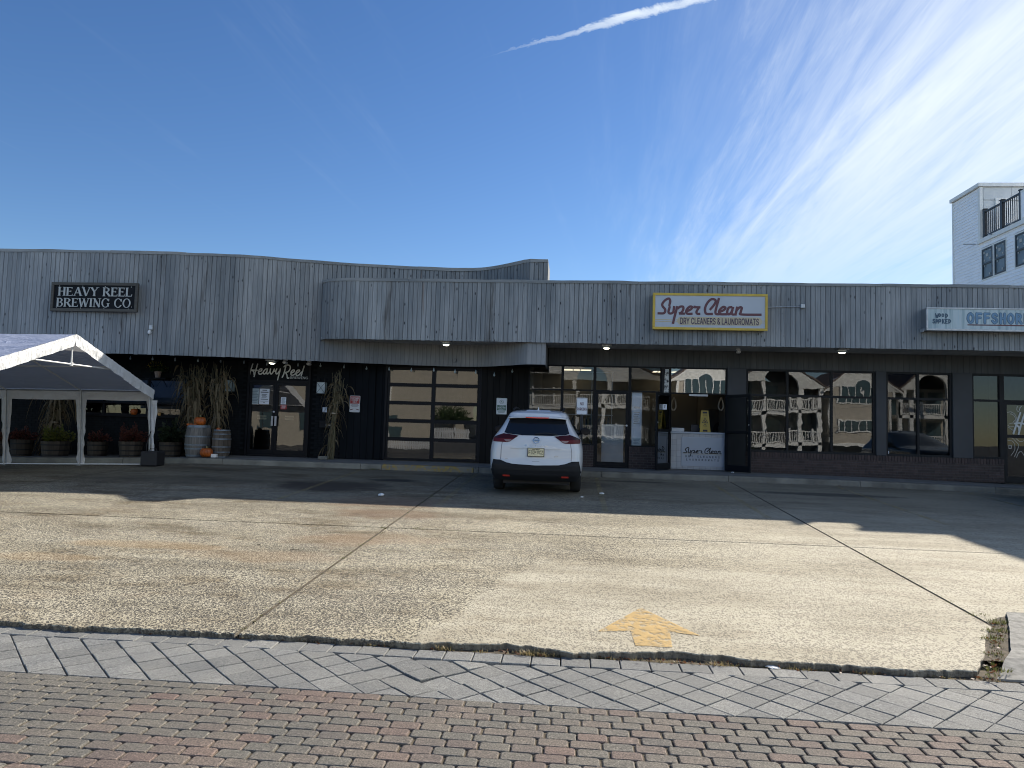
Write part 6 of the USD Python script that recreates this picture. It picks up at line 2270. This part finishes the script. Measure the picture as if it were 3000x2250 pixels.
for i, (px_, py_, s_, lab) in enumerate(((1117, 1454, .075, 'white crumpled paper on the dark oil stain left of the car'), (1763, 1449, .05, 'small white scrap on the faded bay line right of the car'), (1705, 1458, .035, 'tiny white scrap behind the right rear wheel of the car'), (2146, 1391, .05, 'small white scrap on the walkway below the right open door leaf'))):
    p = on_lot(px_, py_) if i < 3 else at(px_, py_, 18.6)
    crumple(lab, (p[0], p[1], float(lotz(p[0], p[1]))+.002 if i < 3 else lay_z(p[0])+.004), s_, i+2)
crumple('flattened white paper scrap in the weeds along the paver edge', (1.55, 5.655, .0), .05, 9, .12)
wd = MB()
r = np.random.default_rng(21)


def tuft(x, y, z, n, h, sp):
    for i in range(n):
        a = r.random()*6.28
        q = sp*math.sqrt(r.random())
        p = np.array([x+q*math.cos(a)*1.6, y+q*math.sin(a)*.5, z])
        d = np.array([math.cos(a)*.6+r.normal()*.4, math.sin(a)*.6+r.normal()*.4, 1.1])
        L_ = h*r.uniform(.4, 1.2)
        d = d/np.linalg.norm(d)*L_
        w = np.array([-d[1], d[0], 0])
        w = w/(np.linalg.norm(w)+1e-6)*.0028
        tip = p+d+[0, 0, -.2*L_]
        md = p+d*.55
        yield np.array([p+w, p-w, md-w*.7, md+w*.7, tip])


TF = np.array([[0, 1, 2], [0, 2, 3], [3, 2, 4]])
def tufts(lst):
    b_ = MB()
    for a_ in lst:
        for v in tuft(*a_):
            b_.add(v, TF)
    return b_.get()


edge_spots = []
for x in np.arange(-5., 3.2, .05):
    if r.random() < .62:
        edge_spots.append((x+r.normal()*.02, 5.655+r.normal()*.014, -.004, int(r.integers(3, 13)), r.uniform(.012, .04), .03))
for x, n, h in ((-.28, 110, .06), (-.16, 60, .05), (-.95, 60, .05), (1.15, 70, .05), (1.75, 60, .045), (2.2, 40, .04), (-1.5, 50, .04), (-2.6, 50, .04), (.75, 40, .045)):
    edge_spots.append((x, 5.65, -.004, n, h, .06))
obj('dry_grass', tufts(edge_spots), 'straw', kind='stuff')
gs = []
for x in np.arange(-5., 3.2, .11):
    if r.random() < .4:
        gs.append((x, 5.665+r.normal()*.012, -.004, int(r.integers(4, 14)), r.uniform(.012, .035), .025))
for (xa, ya, xb, yb, n) in ((3.12, 5.62, 3.9, 6.95, 26), (3.80, 6.9, 3.8, 9.6, 16), (-2.65, 5.8, -2.65, 10.2, 26), (-2.65, 10.2, -2.65, 17.4, 22), (-3.1, 10.2, -2.1, 10.2, 8)):
    for t_ in np.linspace(0, 1, n):
        x, y = xa+(xb-xa)*t_+r.normal()*.012, ya+(yb-ya)*t_+r.normal()*.03
        gs.append((x, y, float(lotz(x, y))-.014, int(r.integers(8, 26)), r.uniform(.018, .05), .035))
for x, y, n, h in ((3.93, 6.98, 160, .09), (3.6, 6.5, 130, .08), (3.75, 6.72, 150, .085), (3.4, 6.1, 90, .06), (3.22, 5.75, 80, .06), (3.85, 7.2, 90, .06), (-2.66, 10.2, 50, .05), (-4.9, 17.55, 90, .12), (-5.0, 17.52, 60, .1), (-2.62, 17.5, 70, .07), (-7.9, 17.56, 60, .05), (-8.5, 17.56, 40, .05), (3.9, 17.56, 60, .04), (9.3, 17.5, 60, .05)):
    gs.append((x, y, float(lotz(x, y))-.012, int(n*.6), h*.75, .07))
obj('weeds', tufts(gs), 'weed', kind='stuff')


def dl(r_):
    t_ = r_.random()
    if t_ < .6:
        p = np.array([r_.uniform(-4.5, 3.2), 5.66+r_.normal()*.025, .006])
    elif t_ < .8:
        p = np.array([3.1+r_.random()*.8, 0, 0])
        p[1] = 5.6+(p[0]-3.1)*1.7+r_.normal()*.06
        p[2] = lotz(p[0], p[1])+.006
    else:
        p = np.array([r_.uniform(-9, 10), 17.52+r_.normal()*.03, 0])
        p[2] = lotz(p[0], p[1])+.006
    return p, np.array([r_.normal(), r_.normal(), .25])


obj('dead_leaves', leaf_quads(420, dl, .03, 31, .2), 'dead_leaf', kind='stuff')
for (x, y, L_, a_, lab) in ((-3.35, 8.55, .11, .2, 'short dark twig on the rust stained concrete at left'), (-3.75, 6.9, .13, .9, 'dark bent twig on the speckled concrete left of the joint'), (-3.9, 8.75, .09, 2.6, 'thin brown twig at the tip of the rust stain')):
    tg = thing('twig', lab, 'twig', (x, y, float(lotz(x, y))+.005), a_)
    obj('stick', MB().tube(spline([(-L_/2, 0, .004), (0, .012, .006), (L_/2, -.004, .004)], 4), .005, 5, .002).get(), 'bark', tg)
# ---------------------------------------------------------------- white building behind, on the right
XB_ = 13.6
wbld = thing('white_building', 'tall white sided building with a roof terrace behind the shops', 'building')
YB0, YB1, YP = 20.9, 26.62, 24.9
ZTR, ZPH = 8.55, 10.52


def q6(cx, cy, X=XB_):
    return atx(2600+cx/3.3175, 500+cy/3.3175, X)


def siding(x, y0, y1, z0, z1, holes=(), step=.112, axis='x'):
    """lapped boards on a wall that faces -x (or -y)"""
    m = MB()
    z = z0
    while z < z1-.01:
        zt2 = min(z+step, z1)
        cuts = [(y0, y1)]
        for h_ in holes:
            if zt2 > h_[2] and z < h_[3]:
                cuts = [s_ for a_, b_ in cuts for s_ in ((a_, min(b_, h_[0])), (max(a_, h_[1]), b_)) if s_[1]-s_[0] > .01]
        for a_, b_ in cuts:
            lo2, hi2 = [[x-.018, a_, z], [x+.02, a_, z], [x+.02, b_, z], [x-.018, b_, z]], [[x-.004, a_, zt2], [x+.02, a_, zt2], [x+.02, b_, zt2], [x-.004, b_, zt2]]
            if axis == 'y':
                lo2, hi2 = ([[p[1], p[0], p[2]] for p in q][::-1] for q in (lo2, hi2))
            else:
                lo2, hi2 = (q for q in (lo2, hi2))
            m.hexa(lo2, hi2)
        z += step
    return m.get()


wins = []
for TL, BR in (((925, 775), (1030, 1030)), ((1045, 720), (1157, 975)), ((1248, 620), (1362, 872))):
    a_, c_ = q6(*TL), q6(*BR)
    bl = q6(TL[0], BR[1]+45)
    wins.append((min(a_[1], c_[1]), max(a_[1], c_[1]), 0, 0))
zw1 = q6(1045, 718)[2]
zw0 = q6(1048, 1016)[2]
wins = [(w[0], w[1], zw0, zw1) for w in wins]
obj('siding', siding(XB_, YB0, YP, 3., ZTR-.12, wins), 'siding_white', wbld, kind='stuff')
obj('siding', siding(XB_, YP, YB1, 3., ZPH-.14), 'siding_white', wbld, kind='stuff')
obj('siding', siding(YB0-.02, XB_+.05, 24., 3., ZTR-.12, axis='y'), 'siding_white', wbld, kind='stuff')
obj('core', MB().box(XB_+.03, 24, YB0+.03, YB1, -.5, ZTR-.02).box(XB_+.03, 24, YP+.03, YB1, ZTR-.01, ZPH-.03).get(), 'panel_white', wbld)
obj('corner_trim', MB().box(XB_-.03, XB_+.08, YB1-.06, YB1+.03, 0, ZPH-.14).box(XB_-.03, XB_+.07, YP-.03, YP+.09, ZTR+.02, ZPH-.14).box(XB_-.03, XB_+.08, YB0-.03, YB0+.07, 0, ZTR-.12).get(), 'trim_white', wbld)
obj('cornice', MB().box(XB_-.09, 24, YP-.07, YB1+.08, ZPH-.12, ZPH).get(), 'trim_white', wbld)
obj('terrace_edge', MB().box(XB_-.07, XB_+.3, YB0-.1, YP+.1, ZTR-.12, ZTR+.02).box(XB_+.3, 24, YB0-.1, YB0+.3, ZTR-.12, ZTR+.02).get(), 'trim_white', wbld)
pf = thing('terrace_front', parent=wbld)
x = XB_+.10
for wd_ in (.92, .82, .9, .9, .9, .9, .9):
    for z0_, z1_ in ((ZTR+.03, ZTR+1.38), (ZTR+1.4, ZPH-.15)):
        obj('panel', bevel_box(x, x+wd_-.012, YP-.004, YP+.028, z0_, z1_, .004), 'panel_white', pf)
    x += wd_
obj('door', bevel_box(XB_+.55, XB_+1.42, YP-.03, YP-.005, ZTR+.03, ZTR+1.36, .01), 'trim_white', pf)
obj('door_frame', MB().box(XB_+.47, XB_+.545, YP-.045, YP-.006, ZTR+.03, ZTR+1.45).box(XB_+1.425, XB_+1.50, YP-.045, YP-.006, ZTR+.03, ZTR+1.45).box(XB_+.545, XB_+1.425, YP-.045, YP-.006, ZTR+1.37, ZTR+1.45).get(), 'trim_white', pf)
rl = thing('railing', parent=wbld)
zr0, zr1 = ZTR+.12, ZTR+.95
posts = [YP-.14, YP-.14-.98, YP-.14-1.96]
pier0 = posts[2]-.06
pier1 = pier0-.36
posts2 = [pier1-.10, pier1-.3]
for y in posts+posts2:
    if y > YB0:
        obj('post', MB().box(XB_+.02, XB_+.12, y-.05, y+.05, ZTR+.021, zr1+.06).box(XB_+.005, XB_+.135, y-.065, y+.065, zr1+.061, zr1+.09).get(), 'rail_dark', rl)
for ya, yb in list(zip(posts[:-1], posts[1:]))+list(zip(posts2[:-1], posts2[1:])):
    yb = max(yb, YB0)
    if ya-yb < .2:
        continue
    obj('rail', MB().box(XB_+.04, XB_+.10, yb+.051, ya-.051, zr1-.04, zr1+.01).box(XB_+.05, XB_+.09, yb+.051, ya-.051, zr0-.02, zr0+.02).get(), 'rail_dark', rl)
    for y in np.arange(yb+.13, ya-.08, .108):
        obj('baluster', box(XB_+.06, XB_+.08, y-.01, y+.01, zr0+.0205, zr1-.0405), 'rail_dark', rl)
obj('pier', bevel_box(XB_+.0, XB_+.3, pier1, pier0, ZTR+.021, zr1+.02, .006), 'trim_white', rl)
obj('pier_panel', box(XB_-.012, XB_-.0005, pier1+.06, pier0-.06, ZTR+.1, zr1-.08), 'siding_white', rl)
for (y0, y1, z0_, z1_) in wins:
    w = thing('window', parent=wbld)
    t = .05
    X0 = XB_-.03
    obj('frame', MB().box(X0, XB_+.06, y0, y0+t, z0_, z1_).box(X0, XB_+.06, y1-t, y1, z0_, z1_).box(X0+.001, XB_+.06, y0+t, y1-t, z1_-t, z1_).box(X0+.001, XB_+.06, y0+t, y1-t, z0_, z0_+t).box(X0+.004, XB_+.05, y0+t, y1-t, (z0_+z1_)/2-.03, (z0_+z1_)/2+.03).get(), 'rail_dark', w)
    obj('casing', MB().box(X0+.01, XB_+.02, y0-.06, y0-.001, z0_-.05, z1_+.05).box(X0+.01, XB_+.02, y1+.001, y1+.06, z0_-.05, z1_+.05).box(X0+.01, XB_+.02, y0, y1, z1_+.001, z1_+.05).box(X0+.01, XB_+.02, y0, y1, z0_-.05, z0_-.001).get(), 'trim_white', w)
    zm = (z0_+z1_)/2
    for k, (a_, c_) in enumerate(((z0_+t, zm-.03), (zm+.03, z1_-t))):
        obj('pane', box(X0+.02+.012*(1-k), XB_+.04, y0+t, y1-t, a_, c_), 'house_wrap', w)
    b = MB()
    for u_, v_, s_ in ((.22, .9, .02), (.8, .86, .03), (.25, .62, .025), (.78, .6, .03), (.3, .12, .03), (.75, .42, .02)):
        b.box(X0+.006, X0+.0195, y0+(y1-y0)*u_-s_, y0+(y1-y0)*u_+s_, z0_+(z1_-z0_)*v_-s_, z0_+(z1_-z0_)*v_+s_*1.3)
    b.box(X0+.006, X0+.0195, y0+(y1-y0)*.42, y0+(y1-y0)*.62, z0_+(z1_-z0_)*.72, z0_+(z1_-z0_)*.82)
    obj('sticker', b.get(), 'tape', w)
for cx, cy, L_ in ((860, 715, .5), (1040, 618, .22), (1230, 513, .25)):
    p = q6(cx, cy)
    obj('drain_spout', MB().bar((XB_-.01, p[1], p[2]), (XB_-L_*.8, p[1]+.02, p[2]-.0), .018, 6).get(), 'galvanised', wbld)
# higher front part beyond the picture (its gable throws the bent shadow at the right)
gb = Polygon([(15.4, ZTR), (15.4, 9.15), (18.6, 11.8), (23, 11.8), (23, ZTR)])
obj('parapet', box(XB_+.05, 15.4, YB0-.05, YB0+.15, ZTR+.021, 8.80), 'siding_white', wbld)
vv, f_ = MB().prism(gb, 0, 1.6).get()
obj('front_gable', (np.stack([vv[:, 0], YB0+.05+1.6-vv[:, 2], vv[:, 1]+.03], 1), f_), 'siding_white', wbld)

# ---------------------------------------------------------------- houses across the street (seen in the shop windows)
HY = -19.
VY = 2*(WY+.02)-HY
hx = lambda px: at(px, 1200, VY)[0]
hz = lambda py, px=2070: at(px, py, VY)[2]
xa1, xa2 = hx(2073), hx(2518)
PITCH_ = xa2-xa1
ap = thing('apartment_house', 'beige and white apartment house with gables and white balconies across the street', 'building')
ZEV, ZAP, ZLOW = hz(1116), hz(1054), hz(1290)


def gable_bay(xc, hw):
    obj('wall', box(xc-hw, xc+hw, HY-10, HY, ZLOW, ZEV-.02), 'siding_beige', ap)
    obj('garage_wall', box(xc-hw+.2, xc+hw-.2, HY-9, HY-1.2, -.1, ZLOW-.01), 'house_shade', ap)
    obj('corner_trim', MB().box(xc-hw-.02, xc-hw+.16, HY-.1, HY+.03, ZLOW, ZEV-.3).box(xc+hw-.16, xc+hw+.02, HY-.1, HY+.03, ZLOW, ZEV-.3).box(xc-hw, xc+hw, HY-.1, HY+.04, ZLOW-.2, ZLOW).get(), 'trim_white', ap)
    g2_ = Polygon([(xc-hw-.5, ZEV-.32), (xc, ZAP), (xc+hw+.5, ZEV-.32)])
    win_ = Point(xc, ZEV-.22).buffer(.5, 16).intersection(sbox(xc-1, ZEV-.22, xc+1, 99))
    v, f = MB().prism(g2_, 0, .3).get()
    obj('gable', (np.stack([-(v[:, 0]-xc)+xc, HY+.05-v[:, 2]+0, v[:, 1]], 1)*[1, 1, 1]+[0, 0, 0], f[:, ::-1]), 'scale_white', ap)
    ed = LineString([(xc-hw-.6, ZEV-.36), (xc, ZAP+.04), (xc+hw+.6, ZEV-.36)]).buffer(.12, cap_style=2, join_style=2)
    v, f = MB().prism(ed, 0, .34).get()
    obj('verge', (np.stack([v[:, 0], HY+.09-v[:, 2], v[:, 1]], 1), f), 'trim_white', ap)
    m = MB()
    for p, q in (((xc-hw-.6, ZEV-.36), (xc, ZAP+.06)), ((xc, ZAP+.06), (xc+hw+.6, ZEV-.36))):
        m.hexa([[p[0], HY-10, p[1]], [q[0], HY-10, q[1]], [q[0], HY+.1, q[1]], [p[0], HY+.1, p[1]]], [[p[0], HY-10, p[1]+.14], [q[0], HY-10, q[1]+.14], [q[0], HY+.1, q[1]+.14], [p[0], HY+.1, p[1]+.14]])
    obj('roof', m.get(), 'roof_shingle', ap)

    def flatp(poly, y, mat, name):
        v, f = MB().prism(poly, 0, .04).get()
        obj(name, (np.stack([v[:, 0], y-.04+v[:, 2]*1, v[:, 1]], 1), f[:, ::-1]), mat, ap)
    flatp(win_.buffer(.1).intersection(sbox(xc-1, ZEV-.22, xc+1, 99)), HY+.07, 'trim_white', 'window_trim')
    flatp(win_, HY+.085, 'house_glass', 'window')
    for zt2, zb2 in ((hz(1124), hz(1172)), (hz(1222), hz(1254))):
        obj('window_trim', box(xc-1.75, xc+1.75, HY, HY+.06, zb2-.1, zt2+.08), 'trim_white', ap)
        for k in range(6):
            x0 = xc-1.65+k*.55
            obj('window', box(x0+.04, x0+.51, HY+.06, HY+.075, zb2, zt2), 'house_glass', ap)


def rail_run(x0, x1, zb2, zt2, y):
    m = MB().box(x0, x1, y-.04, y+.04, zt2-.08, zt2).box(x0, x1, y-.03, y+.03, zb2, zb2+.07)
    n = max(2, int((x1-x0)/.15))
    for k in range(n):
        x = x0+(k+.5)*(x1-x0)/n
        m.box(x-.022, x+.022, y-.02, y+.02, zb2+.07, zt2-.08)
    for k in range(int((x1-x0)/1.7)+1):
        x = x0+.08+k*1.7
        m.box(x-.07, x+.07, y-.07, y+.07, zb2-.15, zt2+.15)
    obj('balcony_rail', m.get(), 'trim_white', ap)


def balcony_bay(x0, x1, wall='house_shade'):
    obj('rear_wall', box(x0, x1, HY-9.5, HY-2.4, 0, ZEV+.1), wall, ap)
    for zt2, zb2 in ((hz(1166), hz(1196)), (hz(1258), hz(1290))):
        obj('balcony_floor', box(x0, x1, HY-2.4, HY-.05, zb2-.32, zb2-.05), 'trim_white', ap)
        rail_run(x0, x1, zb2, zt2, HY-.12)
    xc = (x0+x1)/2
    obj('column', MB().box(x0+.02, x0+.3, HY-.35, HY-.05, -.1, ZEV).box(xc-1.45, xc-1.15, HY-.35, HY-.05, -.1, ZEV).box(xc+1.15, xc+1.45, HY-.35, HY-.05, -.1, ZEV).box(x1-.3, x1-.02, HY-.35, HY-.05, -.1, ZEV).get(), 'trim_white', ap)
    for xx in (x0+.9, xc, x1-.9):
        for zz_ in (hz(1196), hz(1290)):
            obj('window', box(xx-.55, xx+.55, HY-2.4, HY-2.36, zz_, zz_+2.0), 'house_glass', ap)
    g2_ = Polygon([(x0-.2, ZEV-.1), (xc, ZAP+.5), (x1+.2, ZEV-.1)])
    arch = Point(xc, ZEV-.05).buffer(1.1, 16)
    v, f = MB().prism(g2_.difference(arch), 0, .3).get()
    obj('gable', (np.stack([v[:, 0], HY-.3+v[:, 2], v[:, 1]], 1), f[:, ::-1]), 'scale_white', ap)
    m = MB()
    for p, q in (((x0-.3, ZEV-.12), (xc, ZAP+.56)), ((xc, ZAP+.56), (x1+.3, ZEV-.12))):
        m.hexa([[p[0], HY-10, p[1]], [q[0], HY-10, q[1]], [q[0], HY+.05, q[1]], [p[0], HY+.05, p[1]]], [[p[0], HY-10, p[1]+.14], [q[0], HY-10, q[1]+.14], [q[0], HY+.05, q[1]+.14], [p[0], HY+.05, p[1]+.14]])
    obj('roof', m.get(), 'roof_shingle', ap)


HWD = 2.35
gable_bay(xa1, HWD)
gable_bay(xa2, HWD)
balcony_bay(xa1+HWD+.55, xa2-HWD-.55)
balcony_bay(hx(1500), xa1-HWD-.55)
balcony_bay(xa2+HWD+.55, xa2+HWD+5.2, 'siding_beige')
bb = thing('stucco_building', 'plain beige building with a white trim strip across the street on the left', 'building')
xe = hx(1340)
obj('wall', box(xe-26, xe, HY-12, HY+1, -.1, hz(1060)), 'beige_stucco', bb)
obj('parapet', box(xe-26.2, xe+.15, HY-12.2, HY+1.15, hz(1060)+.002, hz(1060)+.35), 'trim_white', bb)
obj('corner_strip', box(hx(1150)-.6, hx(1150), HY+1.001, HY+1.08, 0, hz(1062)), 'trim_white', bb)
for k in range(5):
    obj('window', box(xe-20+k*3.6, xe-18.8+k*3.6, HY+1.001, HY+1.05, 1.2, 2.8), 'house_glass', bb)
fn = thing('picket_fence', 'white picket fence across the street in front of the beige building', 'fence', (0, 0, 0))
m = MB()
for k in range(40):
    x = hx(1185)+k*.16
    m.box(x, x+.1, HY+5, HY+5.02, -.05, 1.05)
obj('pickets', m.get(), 'white', fn)
obj('rail', MB().box(hx(1185), hx(1185)+6.4, HY+4.96, HY+4.999, .2, .3).box(hx(1185), hx(1185)+6.4, HY+4.96, HY+4.999, .75, .85).get(), 'white', fn)
bs = thing('street_shrub', 'dark green shrub across the street beside the beige building', 'shrub', (hx(1345), HY+2.5, -.06))
obj('trunk', MB().tube([(0, 0, 0), (.05, .02, 1.), (.0, 0, 2.2)], .09, 7, .04).get(), 'bark', bs)
obj('crown', leaf_quads(2600, bush_fn(1.5, 1.9, 1.5), .22, 41), 'leaf_green', bs)

hd = thing('hedge', 'added row of dark clipped bushes across the street, darkening the window reflections', 'hedge', (0, HY+4, -.07))  # added greenery that darkens the lower part of the shop window reflections
r_h = np.random.default_rng(77)


def hedge_fn(x0, x1, h):
    def fn(r):
        x = r.uniform(x0, x1)
        hh = h*(.75+.5*float(meshkit.noise(np.array([x*.7, 0, 0]))))
        return np.array([x, r.uniform(-.5, .5), r.uniform(.05, hh)]), np.array([r.normal()*.4, r.normal()*.4+.5, .6])
    return fn


obj('leaves', leaf_quads(5200, hedge_fn(hx(1500), hx(2180), 1.5), .2, 78), 'leaf_dark', hd)
obj('stems', MB().box(hx(1500), hx(2180), -.3, .3, 0, .8).get(), 'bark', hd)
up_ = thing('utility_pole', 'wooden utility pole with a cross arm across the street at the right', 'utility pole', (hx(2935), HY+6, -.08))
obj('pole', MB().tube([(0, 0, 0), (.05, 0, 5), (.06, 0, 10.5)], .17, 10, .12).get(), 'bark', up_, 40)
obj('cross_arm', box(-1.2, 1.3, -.07, .07, 9.6, 9.75), 'bark', up_)
obj('insulator', MB().lathe([(.03, 0), (.05, .08), (.02, .16)], 8, (-1., 0, 9.75)).lathe([(.03, 0), (.05, .08), (.02, .16)], 8, (1.1, 0, 9.75)).get(), 'lamp_glass', up_)
for i, (zz_, yo) in enumerate(((9.9, 0), (8.6, .15), (8.2, .15))):
    obj('wire', MB().tube([(-40+q*8, yo, zz_-.9*math.sin(math.pi*((q*8) % 40)/40)) for q in range(11)], .02, 4).get(), 'black_plastic', up_)
